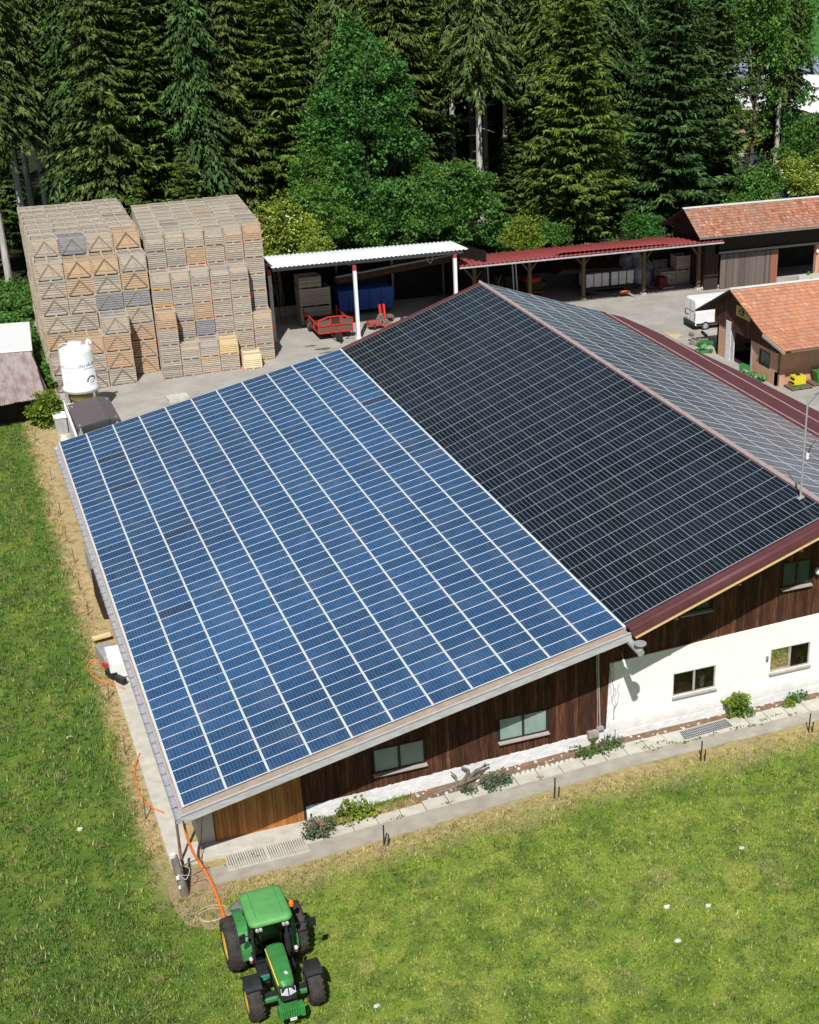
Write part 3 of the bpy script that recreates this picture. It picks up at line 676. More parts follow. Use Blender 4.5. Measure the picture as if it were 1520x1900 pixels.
b = MB(); b.bar((27.05, 2.02, 12.1), (27.2, 2.02, 12.5), .03); b.bar((27.2, 2.02, 12.5), (27.4, 2.02, 12.7), .02); b.build('bracket', m_black, an)
# ---------------------------------------------------------------- potato crates
def crate_mat(name, pal, vary=.5):
    t = NT(name); v = t.obj(); x, y, z = t.sep(v)
    sl = t.math('FLOOR', t.math('MULTIPLY', z, 6.2))
    key = t.comb(sl, t.math('MULTIPLY', t.rnd(), 91.), t.math('GREATER_THAN', y, .2))
    w = t.white(key)[0]
    f = t.math('ADD', t.math('MULTIPLY', t.rnd(), 1-vary), t.math('MULTIPLY', w, vary))
    c = t.ramp(f, pal)
    n = t.noise(t.mapv(v, (.8, .8, 6)), 3.5, 5, .65)
    c = t.mix(1., c, t.ramp(n, [(.3, .78), (.7, 1.2)]), 'MULTIPLY')
    return t.done(c, .88, .2)
PAL = [(0, (.25, .235, .225)), (.16, (.37, .335, .295)), (.32, (.46, .395, .315)), (.5, (.54, .465, .37)), (.66, (.40, .365, .325)), (.8, (.54, .41, .28)), (.9, (.33, .325, .33)), (1, (.62, .54, .43))]
m_crate = crate_mat('crate_boards', PAL, .58)
m_cratenew = crate_mat('crate_boards_new', [(0, (.66, .52, .28)), (1, (.72, .56, .30))], .3)
m_cratepale = crate_mat('crate_boards_pale', [(0, (.80, .68, .46)), (1, (.78, .62, .38))], .3)
m_crategrey = crate_mat('crate_boards_grey', [(0, (.25, .255, .275)), (1, (.34, .335, .34))], .4)
m_cratewarm = crate_mat('crate_boards_warm', [(0, (.60, .42, .25)), (.5, (.50, .36, .25)), (1, (.57, .36, .22))], .5)
m_crateyel = M('yellow_board', (.68, .40, .10), (.55, .32, .08), 4)
m_rim = M('crate_rim', (.50, .46, .37), (.38, .345, .275), 3, rnd=.2)
m_brace = M('crate_brace', (.34, .27, .19), (.22, .18, .135), 3, rnd=.3)
def crate_mesh(name, W, D, H, nsl, tri, red, mats, yel=None):
    b = MB(); e = .035; z0 = .13; sp = (H-z0)/nsl
    for k in range(nsl):
        a, c_ = z0+k*sp+.022, z0+(k+1)*sp-.022; mi = 2 if (yel is not None and k == yel) else 0
        b.box(0, W, 0, e, a, c_, mi); b.box(0, W, D-e, D, a, c_); b.box(0, e, e, D-e, a, c_); b.box(W-e, W, e, D-e, a, c_)
    q = .08
    for x in (e, W-e-q):
        for y in (e, D-e-q): b.box(x, x+q, y, y+q, .1, H)
    b.box(0, W, 0, D, .10, .13)
    if tri:
        for x in (.0, W/2-.06, W-.12): b.box(x, x+.12, 0, D, 0, .10)
        for (ya, yb) in ((-.028, 0.001), (D-.001, D+.028)):
            for (xa, xb) in ((.12, W/2), (W-.12, W/2)):
                b.bar((xa, (ya+yb)/2, .16), (xb, (ya+yb)/2, H-.1), .05, .10, 3, up=(0, 0, 1))
            b.box(W/2-.05, W/2+.05, ya, yb, H-.2, H-.05, 3)
        b.bar((-.015, .1, .16), (-.015, D-.1, H-.1), .04, .10, 3)
        b.box(W/2-.035, W/2+.035, e, D-e, H-.12, H-.04)
        b.box(e, W-e, D/2-.02, D/2+.02, .13, H*.9)
    else:
        for x in (.0, W/2-.07, W-.10): b.box(x, x+(.14 if x and x < W/2 else .10), 0, D, 0, .10)
        b.box(0, W, -.01, .02, .0, .025)
        b.box(e, W-e, D*.5-.02, D*.5+.02, .13, H*.97)
        if red: b.box(W-.03, W+.045, -.03, .12, 0, .2, 1); b.box(-.02, .03, -.02, .1, 0, .12, 1)
    b.box(-.012, W+.012, -.014, e+.02, H-.05, H+.004, 4); b.box(-.012, W+.012, D-e-.02, D+.014, H-.05, H+.004, 4); b.box(-.012, e+.015, e+.02, D-e-.02, H-.05, H+.003, 4); b.box(W-e-.015, W+.012, e+.02, D-e-.02, H-.05, H+.003, 4)
    me = bpy.data.meshes.new(name); me.from_pydata(b.v, [], b.f)
    for m in list(mats)+[m_rim]: me.materials.append(m)
    me.polygons.foreach_set('material_index', b.m); q_ = bmesh.new(); q_.from_mesh(me); bmesh.ops.recalc_face_normals(q_, faces=q_.faces); q_.to_mesh(me); q_.free()
    return me
WA, DA, HA = 1.93, 1.88, 1.30; WB, DB, HB = 1.395, 1.33, 1.275
red_ = m_red
meA = {k: crate_mesh('crate', WA, DA, HA, 7, True, False, [m, red_, m_crateyel, m_brace]) for k, m in dict(n=m_crate, g=m_crategrey, w=m_cratewarm).items()}
meB = {k: crate_mesh('crate', WB, DB, HB, 8, False, k != 'n0', [m, red_, m_crateyel, m_brace], y) for k, (m, y) in dict(n=(m_crate, None), n0=(m_crate, None), g=(m_crategrey, None), w=(m_cratewarm, None), y0=(m_crate, 0), y7=(m_crate, 7), new=(m_cratenew, None), pale=(m_cratepale, None)).items()}
ORD = ['first', 'second', 'third', 'fourth', 'fifth', 'sixth', 'seventh', 'eighth', 'ninth', 'tenth', 'eleventh']
rc = random.Random(21)
def place_crates():
    th = R(-1.0)
    # left pile : columns 4, rows A,B,C.. ; level tables
    special = {(1, 2, 7): 'g', (1, 1, 6): 'w', (3, 1, 4): 'g', (2, 1, 4): 'g', (0, 1, 2): 'w', (3, 1, 2): 'w', (2, 1, 5): 'n', (3, 2, 7): 'w', (2, 0, 2): 'w', (3, 1, 1): 'w', (1, 1, 5): 'w', (3, 1, 5): 'w', (0, 1, 0): 'g'}
    ox, oy = 1.42, 62.75; PA = 1.96; PR = 1.93
    for row in range(9):
        for c_ in range(4):
            top = [2, 3, 4, 0][c_] if row == 0 else (7 if row == 1 else 8)
            for lv in range(top):
                front = row < 2 or (row == 2 and lv == 7)
                vis = front or lv == 7 or (c_ == 0)
                if not vis: continue
                j = rc.uniform(-.035, .035); x = c_*PA+j; y = row*PR+rc.uniform(-.03, .03)
                X = ox+x*math.cos(th)-y*math.sin(th); Y = oy+x*math.sin(th)+y*math.cos(th)
                if row == 0 and c_ == 0: X += .0; Y -= .1
                k = special.get((c_, row, lv)) or rc.choices(['n', 'w', 'g'], [.93, .07, .0])[0]
                if lv == 7 and row > 2: k = rc.choices(['n', 'w'], [.94, .06])[0]
                o = link('potato_crate', meA[k], None, (X, Y, gz(X)+lv*HA), th+R(rc.uniform(-1, 1)))
                tone = {'n': 'weathered', 'w': 'orange-brown', 'g': 'dark grey'}[k]
                cn = ['leftmost', 'second', 'third', 'rightmost'][c_]
                if lv == 7 and row >= 2: lab = f"{tone} open crate, left pile, top layer, {cn} column, {ORD[row-2]} crate from the front"
                elif row == 0: lab = f"{tone} braced crate, left pile, low front row, {cn} column, {ORD[lv]} from the ground"
                elif row == 1: lab = f"{tone} braced crate, left pile, high front face, {cn} column, {ORD[lv]} from the ground"
                else: lab = f"{tone} crate on the left side of the left pile, {ORD[row]} back, {ORD[lv]} up"
                tag(o, lab, 'crate', 'crates of the left pile')
    # right pile
    th = R(-3.8); ox, oy = 9.24, 62.25; PA = 1.435; PR = 1.35
    sp = {(3, 0, 1): 'new', (0, 1, 4): 'y0', (2, 0, 0): 'y7', (1, 1, 2): 'y7', (5, 1, 2): 'y7', (5, 1, 1): 'y7', (5, 1, 0): 'y0', (0, 1, 5): 'y0', (2, 2, 6): 'w', (1, 1, 4): 'n', (2, 1, 4): 'n', (2, 1, 2): 'g', (0, 0, 3): 'w', (2, 1, 3): 'w', (5, 1, 0): 'y0', (4, 1, 4): 'n', (4, 1, 2): 'n'}
    for row in range(11):
        for c_ in range(6):
            if row == 0: top = [4, 2, 2, 2, 0, 0][c_]
            elif row == 1: top = 3 if c_ == 5 else 6
            else: top = 8
            for lv in range(top):
                front = row < 2 or (row == 2 and (lv >= 6 or c_ == 5))
                if not (front or lv == 7 or (c_ == 0 and row == 2)): continue
                j = rc.uniform(-.015, .015); x = c_*PA+j; y = row*PR+rc.uniform(-.02, .02)+(.0 if row else 0)
                X = ox+x*math.cos(th)-y*math.sin(th); Y = oy+x*math.sin(th)+y*math.cos(th)
                k = sp.get((c_, row, lv)) or rc.choices(['n', 'n0', 'w', 'g'], [.66, .29, .05, .0])[0]
                if c_ == 5 and lv < 7: k = k if k.startswith('y') else 'n0'
                if lv == 7 and row > 2: k = rc.choices(['n0', 'w'], [.96, .04])[0]
                o = link('potato_crate', meB[k], None, (X, Y, gz(ox+c_*PA)+lv*HB), th+R(rc.uniform(-.8, .8)))
                tone = {'n': 'weathered red-cornered', 'n0': 'weathered', 'w': 'orange-brown', 'g': 'dark grey', 'y0': 'grey yellow-footed', 'y7': 'brown yellow-topped', 'new': 'pale yellow new', 'pale': 'whitish'}[k]
                cn = ['leftmost', 'second', 'third', 'fourth', 'fifth', 'rightmost'][c_]
                if lv == 7 and row >= 2: lab = f"{tone} open crate, right pile, top layer, {cn} column, {ORD[row-2]} from the front"
                elif row == 0: lab = f"{tone} slatted crate, right pile, lowest front step, {cn} column, {ORD[lv]} from the ground"
                elif row == 1: lab = f"{tone} slatted crate, right pile, middle step, {cn} column, {ORD[lv]} up"
                else: lab = f"{tone} slatted crate, right pile, upper face, {cn} column, {ORD[lv]} from the ground"
                tag(o, lab, 'crate', 'crates of the right pile')
    o = link('potato_crate', meB['pale'], None, (15.1, 61.35, gz(15.5)), R(-4)); tag(o, 'whitish new crate standing alone on the yard before the right pile', 'crate', 'crates of the right pile')
    # hidden heart of both piles, one mass
    b = MB()
    def heart(ox, oy, th, x0, x1, y0, y1, lv, H):
        for i in range(x0[0], x1[0]):
            pass
    def put(ox, oy, th, cx0, cx1, r0, r1, PA, PR, H, n, W, D):
        for row in range(r0, r1):
            for c_ in range(cx0, cx1):
                for lv in range(n(c_, row)):
                    x, y = c_*PA+W/2, row*PR+D/2
                    X = ox+x*math.cos(th)-y*math.sin(th); Y = oy+x*math.sin(th)+y*math.cos(th); b.rbox((X, Y, gz(X)+lv*H+H/2), (W-.03, D-.03, H-.12), th)
    put(1.42, 62.75, R(-1.0), 1, 4, 2, 9, 1.96, 1.93, HA, lambda c_, r_: 7, WA, DA)
    put(9.24, 62.25, R(-3.8), 0, 6, 2, 11, 1.435, 1.35, HB, lambda c_, r_: 6 if (r_ == 2 and c_ < 5) else (7 if r_ > 2 else 0), WB, DB)
    tag(b.build('stacked_crates', m_crate), 'weathered crates filling the inside of the two piles', kind='stuff')
place_crates()
# ---------------------------------------------------------------- silo tank, shelter and the left edge
def silo():
    cx, cy = 2.82, 57.0
    t_ = thing('silo_tank', 'white cylindrical silo tank with ochre cone and lettering on grey legs beside the left pile', 'silo', (cx, cy, gz(cx)))
    b = MB(); b.lathe((cx, cy, 0), [(1.22, 1.9), (1.22, 2.02), (1.13, 2.06), (1.13, 4.55), (1.08, 4.68), (.95, 4.78), (.55, 4.92), (.5, 4.95), (.5, 5.08), (.45, 5.14), (.0, 5.18)], 48); b.build('tank_shell', m_white, t_, smooth=True)
    b = MB(); b.lathe((cx, cy, 0), [(1.24, 1.90), (1.12, 1.9), (1.10, 1.35), (.35, .55), (.30, .3), (0, .3)], 40); b.build('cone', m_olive, t_, smooth=True)
    b = MB(); b.lathe((cx, cy, 0), [(1.22, 1.78), (1.32, 1.78), (1.32, 1.9), (1.22, 1.9)], 40); b.build('ring', m_galv, t_)
    for i in range(4):
        a = R(35+90*i); px, py = cx+1.27*math.cos(a), cy+1.27*math.sin(a)
        b = MB(); b.box(px-.07, px+.07, py-.07, py+.07, gz(cx), 1.8); b.box(px-.15, px+.15, py-.15, py+.15, gz(cx), gz(cx)+.03); b.build('leg', m_galv, t_)
    b = MB(); b.tube([(cx-1.05, cy+.1, 4.2), (cx-1.1, cy+.1, 4.95), (cx-.7, cy+.1, 5.12), (cx-.4, cy, 5.05)], .06, 8); b.build('filling_pipe', m_galv, t_)
    b = MB(); b.tube([(cx+.85, cy+.2, 4.6), (cx+.86, cy+.2, 5.05), (cx+1.02, cy+.2, 5.15), (cx+1.1, cy+.2, 4.9)], .11, 10); b.build('vent_pipe', m_white, t_)
    # printed lettering and cog emblem, wrapped on the shell
    m_ink = M('ink', (.10, .13, .24), rough=.6); m_pinkink = M('pink_ink', (.62, .22, .34), rough=.6); m_inkl = M('ink_light', (.42, .45, .52), rough=.6)
    r = 1.138
    def wrap(u, z, rr=r, a0=0): a = a0+u/rr; return (cx+rr*math.cos(a), cy+rr*math.sin(a), z)
    def text(body, size, a0, z, mat, name):
        cu = bpy.data.curves.new('lettering', 'FONT'); cu.body = body; cu.size = size; cu.align_x = 'CENTER'
        o = bpy.data.objects.new('tmp', cu); col.objects.link(o); dg = bpy.context.evaluated_depsgraph_get(); me = bpy.data.meshes.new_from_object(o.evaluated_get(dg))
        col.objects.unlink(o); bpy.data.objects.remove(o)
        o0 = wpos(t_)
        for v in me.vertices: p = wrap(v.co.x, z+v.co.y, r, a0); v.co = Vector(p)-o0
        me.materials.clear(); me.materials.append(mat); link(name, me, t_)
    def strokes(n, size, a0, z, mat, sd2):
        """rows of small upright strokes: the lettering is too blurred in the photograph to read"""
        q = random.Random(sd2); b = MB(); w = size*.62; u = -n*w/2
        for k in range(n):
            h = size*q.choice([.55, .55, .6, .95]); lw = size*.13
            for du in (0, w*.42)[:q.choice([1, 2, 2])]: b.poly([wrap(u+du+x, z+y, r, a0) for x, y in ((0, 0), (lw, 0), (lw, h), (0, h))])
            yy = q.choice([0, .45])*size; b.poly([wrap(u+x, z+yy+y, r, a0) for x, y in ((0, 0), (w*.5, 0), (w*.5, lw*.8), (0, lw*.8))]); u += w
        b.build('lettering', mat, t_)
    strokes(11, .24, R(-125), 3.52, m_inkl, 1); strokes(13, .12, R(-126), 3.28, m_inkl, 2); strokes(13, .12, R(-128), 2.5, m_inkl, 3); strokes(11, .11, R(-128), 2.32, m_inkl, 4)
    strokes(9, .26, R(-52), 3.62, m_ink, 5); strokes(14, .12, R(-52), 3.42, m_ink, 6); strokes(8, .10, R(-52), 2.27, m_pinkink, 7)
    text('G2', .36, R(-50), 2.42, m_pinkink, 'emblem_letters')
    b = MB(); n = 9
    for i in range(n*2):
        a_, c_ = math.pi*i/(2*n), math.pi*(i+1)/(2*n); ro = .44 if i % 2 else .37; ri = .30
        q = [(math.cos(a_)*ri, math.sin(a_)*ri), (math.cos(c_)*ri, math.sin(c_)*ri), (math.cos(c_)*ro, math.sin(c_)*ro), (math.cos(a_)*ro, math.sin(a_)*ro)]
        b.poly([wrap(u, 2.52+z, 1.14, R(-50)) for u, z in q])
    b.build('emblem_cog', m_ink, t_)
silo()
# low shelter in front of the silo
sh = thing('feed_shelter', 'low shelter with flat grey-brown sheet roof and pale side wall behind the blue panels', 'shelter', (2.9, 50.5, gz(2.9)))
b = MB()
b.hexa([(1.52, 47.75, 1.98), (3.62, 48.55, 2.14), (3.42, 53.55, 2.14), (1.5, 52.9, 1.98), (1.52, 47.75, 2.03), (3.62, 48.55, 2.19), (3.42, 53.55, 2.19), (1.5, 52.9, 2.03)]); b.build('roof_sheet', m_slate, sh)
b = MB(); b.hexa([(3.64, 48.55, 2.12), (4.38, 48.7, 1.93), (4.26, 53.75, 1.93), (3.45, 53.57, 2.12), (3.64, 48.55, 2.17), (4.38, 48.7, 1.98), (4.26, 53.75, 1.98), (3.45, 53.57, 2.17)]); b.build('roof_sheet', m_slate, sh)
for (x, y, z) in ((1.75, 48.2, 2.03), (1.72, 52.3, 2.03), (4.1, 53.2, 2.0), (4.15, 49.2, 2.0)): MB().lathe((x, y, z), [(0, 0), (.06, 0), (.05, .05), (0, .06)], 8).build('roof_bolt', m_alu, sh)
b = MB(); b.box(1.38, 1.52, 45.0, 56.2, gz(1), 1.35); b.build('side_wall', m_plaster, sh)
b = MB(); b.box(1.38, 4.3, 56.0, 56.15, gz(1), 1.1); b.build('back_wall', m_plaster2, sh)
for (x, y) in ((1.65, 48.1), (4.15, 48.8), (4.1, 53.4)): MB().box(x-.05, x+.05, y-.05, y+.05, gz(x), 1.97).build('post', m_galv, sh)
b = MB()
for i in range(14): b.box(1.9+i*.14, 1.98+i*.14, 46.2, 47.3, 1.22, 1.28)
b.box(1.85, 3.9, 46.15, 46.22, 1.16, 1.22); b.box(1.85, 3.9, 47.25, 47.32, 1.16, 1.22)
for x in (1.9, 3.8):
    for y in (46.2, 47.25): b.box(x-.03, x+.03, y-.03, y+.03, gz(x), 1.17)
tag(b.build('metal_rack', m_grey, loc=(2.9, 46.7, gz(2.9))), 'grey slatted metal rack just before the low shelter', 'rack')
b = MB(); b.box(.55, 1.3, 53.4, 54.6, gz(1), 1.0); b.box(.5, 1.35, 53.35, 54.65, 1.0, 1.08, 1); tag(b.build('water_trough', [m_galv, m_white], loc=(.9, 54, gz(1))), 'white lidded trough beside the pale shelter wall', 'trough')
b = MB(); b.box(.3, 1.2, 55.4, 57.6, gz(1), .75); b.rbox((.75, 56.5, .8), (1.0, 2.3, .06), .1, 1); tag(b.build('covered_bin', [m_grey, m_slate], loc=(.75, 56.5, gz(1))), 'grey covered bin between the round bush and the silo', 'bin')
b = MB(); b.blob((.95, 49.5, .1), (.35, 1.0, .35), 3); b.blob((.9, 51.4, .1), (.4, .6, .45), 4); b.blob((1.0, 47.6, .0), (.3, .5, .3), 5); tag(b.build('rubble_heap', m_stone, loc=(.95, 49.5, 0)), 'heap of pale rubble along the shelter wall', 'rubble')
# stone block on the yard
b = MB(); b.rbox((9.35, 57.1, .18), (1.5, 1.1, .35), .1); b.rbox((9.35, 57.1, .38), (1.3, .9, .06), .1, 1); tag(b.build('manhole_block', [m_slabc, m_stone], loc=(9.35, 57.1, .0)), 'pale concrete block with lid on the yard behind the blue panels', 'block')
# corrugated shed at the left edge
cs = thing('tin_shed', 'low shed with rusty pinkish corrugated roof sheets at the left edge', 'shed', (-1.5, 60, gz(0)))
strips = 11; xL0, xR0 = -4.8, .62; xL1, xR1 = -3.6, .24
for i in range(strips):
    V = []; F = []; n = 16; k = 12; rr = random.Random(40+i); jy = rr.uniform(-.22, .12); dz = rr.uniform(0, .03)+(i % 2)*.02
    for a in range(n+1):
        f = (i+a/n*1.06)/strips
        for c_ in (0, 1):
            x = (xL0+(xR0-xL0)*f) if c_ == 0 else (xL1+(xR1-xL1)*f); y = (55.8+.0*f+jy+(f-.7)*1.2) if c_ == 0 else (66.2+jy*.4)
            V.append((x+1.5, y-60, (1.75 if c_ == 0 else 2.35)+dz+.03*math.sin(a*math.pi/2)-gz(0)))
    F = [(2*a, 2*a+2, 2*a+3, 2*a+1) for a in range(n)]
    link('roof_sheet', meshed('roof_sheet', V, F, [m_rust], smooth=True), cs)
b = MB(); b.box(-4.6, -2.95, 57.2, 57.3, gz(0), 1.75, 1); b.box(-2.93, .45, 57.2, 57.3, gz(0), 1.75); b.box(.36, .45, 57.3, 65.8, gz(0), 2.1); b.build('wall', [m_darkwood, m_galv], cs)
# white container roof
wc = thing('white_trailer', 'bright white box trailer at the left edge behind the tin shed', 'trailer', (-2, 70, gz(0)))
b = MB(); b.hexa([(-6, 66.6, .6), (.36, 65.95, .6), (.86, 74.0, .6), (-6, 74.8, .6), (-6, 66.6, 2.42), (.36, 65.95, 2.42), (.86, 74.0, 2.42), (-6, 74.8, 2.42)]); b.build('box_body', m_white, wc, bevel=.08)
b = MB(); b.hexa([(-6, 66.5, 2.40), (.44, 65.85, 2.40), (.94, 74.1, 2.40), (-6, 74.9, 2.40), (-6, 66.5, 2.5), (.44, 65.85, 2.5), (.94, 74.1, 2.5), (-6, 74.9, 2.5)]); b.build('roof', m_white, wc, bevel=.04)
b = MB(); b.box(-1.75, -1.3, 66.3, 66.5, .9, 1.3); b.build('marker_plate', m_rimy, wc)
for y in (68.2, 72.5): MB().cyl((.2, y, .35), (.5, y, .35), .45, n=18).build('wheel', m_tyre, wc)
# ---------------------------------------------------------------- corrugated sheet helper and open sheds
def corr(name, parent, mat, p00, p10, p11, p01, pitch=.3, amp=.035, seg=4, label=None):
    """sheet whose waves run across the first edge; p00->p10 is the long (waved) edge"""
    p00, p10, p11, p01 = map(Vector, (p00, p10, p11, p01)); n = int((p10-p00).length/pitch*seg); V = []
    o0 = wpos(parent)
    for i in range(n+1):
        f = i/n; w = Vector((0, 0, amp*math.cos(i*2*math.pi/seg)))
        V += [tuple(p00.lerp(p10, f)+w-o0), tuple(p01.lerp(p11, f)+w-o0), tuple(p00.lerp(p10, f)+w-o0-Vector((0, 0, .02))), tuple(p01.lerp(p11, f)+w-o0-Vector((0, 0, .02)))]
    F = []
    for i in range(n): k = 4*i; F += [(k, k+4, k+5, k+1), (k+2, k+3, k+7, k+6), (k, k+2, k+6, k+4)]
    o = link(name, meshed(name, V, F, [mat]), parent)
    if label: o['label'] = label
    return o
G0 = .5
ws = thing('machine_shed', 'open machine shed with white corrugated roof on white posts with red tops', 'shed', (27, 70, G0))
corr('roof_sheet', ws, m_whitesheet, (18.75, 65.7, 6.9), (35.1, 65.9, 6.9), (37.2, 76.5, 5.25), (24.0-3.6, 76.5, 5.4), .36, .045, 4)
b = MB(); b.bar((18.9, 66.1, 6.66), (34.7, 66.25, 6.66), .14, .28); b.bar((19.4, 71, 5.95), (35.6, 71, 5.9), .12, .25); b.build('front_beam', m_grey, ws)
for (x, y, h) in ((18.95, 67.6, 6.3), (25.25, 65.3, 6.6), (34.0, 66.3, 6.6)):
    p = MB(); w = .13; p.box(x-w, x+w, y-w, y+w, G0, h-.42, 0); p.box(x-w, x+w, y-w, y+w, h-.42, h+.0, 1); p.box(x-.2, x+.2, y-.2, y+.2, G0, G0+.3, 0); p.build('post', [m_white if x > 20 else m_galv, m_redpost], ws)
for x in (21.5, 26.5, 31.5, 36.2): MB().box(x-.09, x+.09, 75.9, 76.1, G0, 5.3).build('rear_post', m_grey, ws)
for x in (25.2, 33.9): 
    p = MB(); p.bar((x, 66.3, 6.5), (x, 76, 5.2), .14, .22); p.build('rafter', m_grey, ws)
b = MB(); b.quad((18.9, 76.4, G0), (37.3, 76.4, G0), (37.3, 76.4, 5.3), (18.9, 76.4, 5.3)); b.quad((37.2, 67.5, G0), (37.2, 76.4, G0), (37.2, 76.4, 5.25), (37.2, 67.5, 6.2)); b.quad((24.3, 72.0, G0), (24.3, 76.4, G0), (24.3, 76.4, 5.3), (24.3, 72.0, 5.9)); b.build('rear_wall', m_void, ws)
b = MB(); b.box(18.9, 23.6, 75.2, 75.4, G0, 1.25); b.build('kerb_wall', m_slabc, ws)
# things in it
def big_crate(x, y, z, w, d, h, label, mat=None, rz=0, name='wooden_bin', group=None):
    b = MB(); n = 6; e = .05
    for k in range(n):
        a, c_ = .12+k*(h-.12)/n+.012, .12+(k+1)*(h-.12)/n-.012
        b.box(0, w, 0, e, a, c_); b.box(0, w, d-e, d, a, c_); b.box(0, e, e, d-e, a, c_); b.box(w-e, w, e, d-e, a, c_)
    for xx in (e, w/2-.05, w-e-.1): b.box(xx, xx+.1, e, e+.08, .1, h); b.box(xx, xx+.1, 0, d, 0, .1)
    b.box(0, w, 0, d, .1, .13)
    o = b.build(name, mat or m_crate, local=True); o.location = (x, y, z); o.rotation_euler.z = rz; tag(o, label, 'crate', group); return o
for i, (z, lab) in enumerate(((G0, 'dark large crate at the foot of the tower in the white roofed shed'), (G0+1.55, 'dark large crate in the middle of the tower in the white roofed shed'), (G0+3.1, 'small top crate of the tower in the white roofed shed'))):
    big_crate(22.1, 71.4, z, 2.6 if i < 2 else 1.9, 1.6, 1.5 if i < 2 else .9, lab, group='tower of crates in the shed')
b = MB()
for i in range(2):
    x = 20.6+i*.5; b.bar((x, 72.3, G0), (x, 73.8, 5.0), .06)
for i in range(11): b.bar((20.6, 72.3+1.5*(i+.5)/11, G0+4.5*(i+.5)/11), (21.1, 72.3+1.5*(i+.5)/11, G0+4.5*(i+.5)/11), .05)
tag(b.build('ladder', m_timber, loc=(20.8, 73, G0)), 'tall timber ladder leaning in the dark left bay of the white roofed shed', 'ladder')
b = MB(); b.bar((24.9, 70.2, 4.35), (36.0, 71.2, 5.1), .7, .5); b.bar((24.9, 69.9, 4.65), (36.0, 70.9, 5.4), .1, .12, 1); tag(b.build('conveyor_beam', [m_darkwood, m_grey], loc=(30, 70.5, 4.7)), 'long dark conveyor slung slantwise under the white shed roof', 'conveyor')
bc = thing('tipping_container', 'blue steel container standing in the white roofed shed', 'container', (28.3, 73, G0))
b = MB(); b.hexa([(25.7, 72.5, 1.0), (30.4, 72.5, 1.0), (30.4, 74.8, 1.0), (25.7, 74.8, 1.0), (25.6, 72.4, 2.75), (30.45, 72.4, 2.75), (30.45, 74.9, 2.75), (25.6, 74.9, 2.75)]); b.build('body', m_blue, bc, bevel=.03)
for x in (26.5, 27.4, 28.35, 29.35): MB().box(x, x+.07, 72.36, 72.46, 1.05, 2.7).build('rib', m_blue, bc)
b = MB(); b.box(25.6, 30.45, 72.33, 72.41, 2.68, 2.8); b.build('rim', m_blue, bc)
for x in (26.4, 29.6): MB().cyl((x, 72.5, 1.0), (x, 72.9, 1.0), .48, n=16).build('wheel', m_tyre, bc)
b = MB(); b.box(26.1, 30.2, 74.2, 75.6, 2.6, 3.6); b.box(26.5, 26.75, 74.1, 74.2, 3.25, 3.45, 1); b.box(28.9, 29.2, 74.1, 74.2, 3.4, 3.6, 1); tag(b.build('seed_drill', [m_darkwood, m_red], loc=(28, 75, G0)), 'dark implement with two red lamps behind the blue container', 'implement')
# red low trailer
tr = thing('flat_trailer', 'red framed farm trailer with wire side panels parked in front of the white roofed shed', 'trailer', (23.4, 68.5, G0))
b = MB(); b.box(22.3, 25.1, 66.5, 71.4, 1.12, 1.22); b.build('deck', m_darkwood, tr)
def bars(pts, w, name, mat, par):
    b = MB(); [b.bar(p, q, w) for p, q in pts]; return b.build(name, mat, par)
z0, z1 = 1.1, 2.3
bars([((22.3, 66.4, z0), (25.1, 66.4, z0)), ((22.3, 66.4, 2.15), (23.1, 66.4, 2.38)), ((23.1, 66.4, 2.38), (24.4, 66.4, 2.38)), ((24.4, 66.4, 2.38), (25.1, 66.4, 2.15)), ((22.3, 66.4, z0), (22.3, 66.4, 2.15)), ((25.1, 66.4, z0), (25.1, 66.4, 2.15)), ((23.3, 66.4, z0), (23.3, 66.4, 2.38)), ((24.1, 66.4, z0), (24.1, 66.4, 2.38)), ((22.3, 66.4, 1.7), (25.1, 66.4, 1.7))], .085, 'headboard', m_red, tr)
bars([((22.3, 66.5, z0), (22.3, 71.3, z0)), ((22.3, 66.5, 1.75), (22.3, 71.3, 1.75)), ((22.3, 71.3, z0), (22.3, 71.3, 2.0)), ((22.3, 68, z0), (22.3, 68, 1.75)), ((22.3, 69.6, z0), (22.3, 69.6, 1.75))], .08, 'side_rail', m_red, tr)
bars([((25.1, 66.5, z0), (25.1, 71.3, z0)), ((25.1, 66.5, 1.75), (25.1, 71.3, 1.75)), ((25.1, 71.3, z0), (25.1, 71.3, 2.0))], .08, 'side_rail', m_red, tr)
m_wire = M('rusty_wire_panel', (.15, .10, .075), (.11, .075, .06), 8, rough=.85)
b = MB()
for x0, x1 in ((22.36, 23.25), (24.15, 25.05)):
    for a, c_ in ((1.15, 1.66), (1.74, 2.12)): b.quad((x0, 66.42, a), (x1, 66.42, a), (x1, 66.42, c_), (x0, 66.42, c_))
b.quad((23.36, 66.42, 1.15), (24.05, 66.42, 1.15), (24.05, 66.42, 1.66), (23.36, 66.42, 1.66)); tag(b.build('wire_panels', m_wire, tr), kind='stuff')
for x in (22.35, 25.0):
    w_ = MB().cyl((x-.15, 69.6, 1.0), (x+.15, 69.6, 1.0), .5, n=20).build('wheel', m_tyre, tr); MB().cyl((x-.17, 69.6, 1.0), (x+.17, 69.6, 1.0), .22, n=14).build('rim', m_grey, w_)
b = MB(); b.bar((23.3, 66.3, .95), (23.7, 64.9, .8), .1); b.bar((24.1, 66.3, .95), (23.7, 64.9, .8), .1); b.rbox((23.7, 65.6, .95), (.5, .6, .35)); b.cyl((23.7, 65.0, .5), (23.7, 65.0, 1.1), .06, n=8); b.bar((24.4, 66.2, .5), (24.9, 65.7, 1.0), .06); b.build('drawbar', m_black, tr)
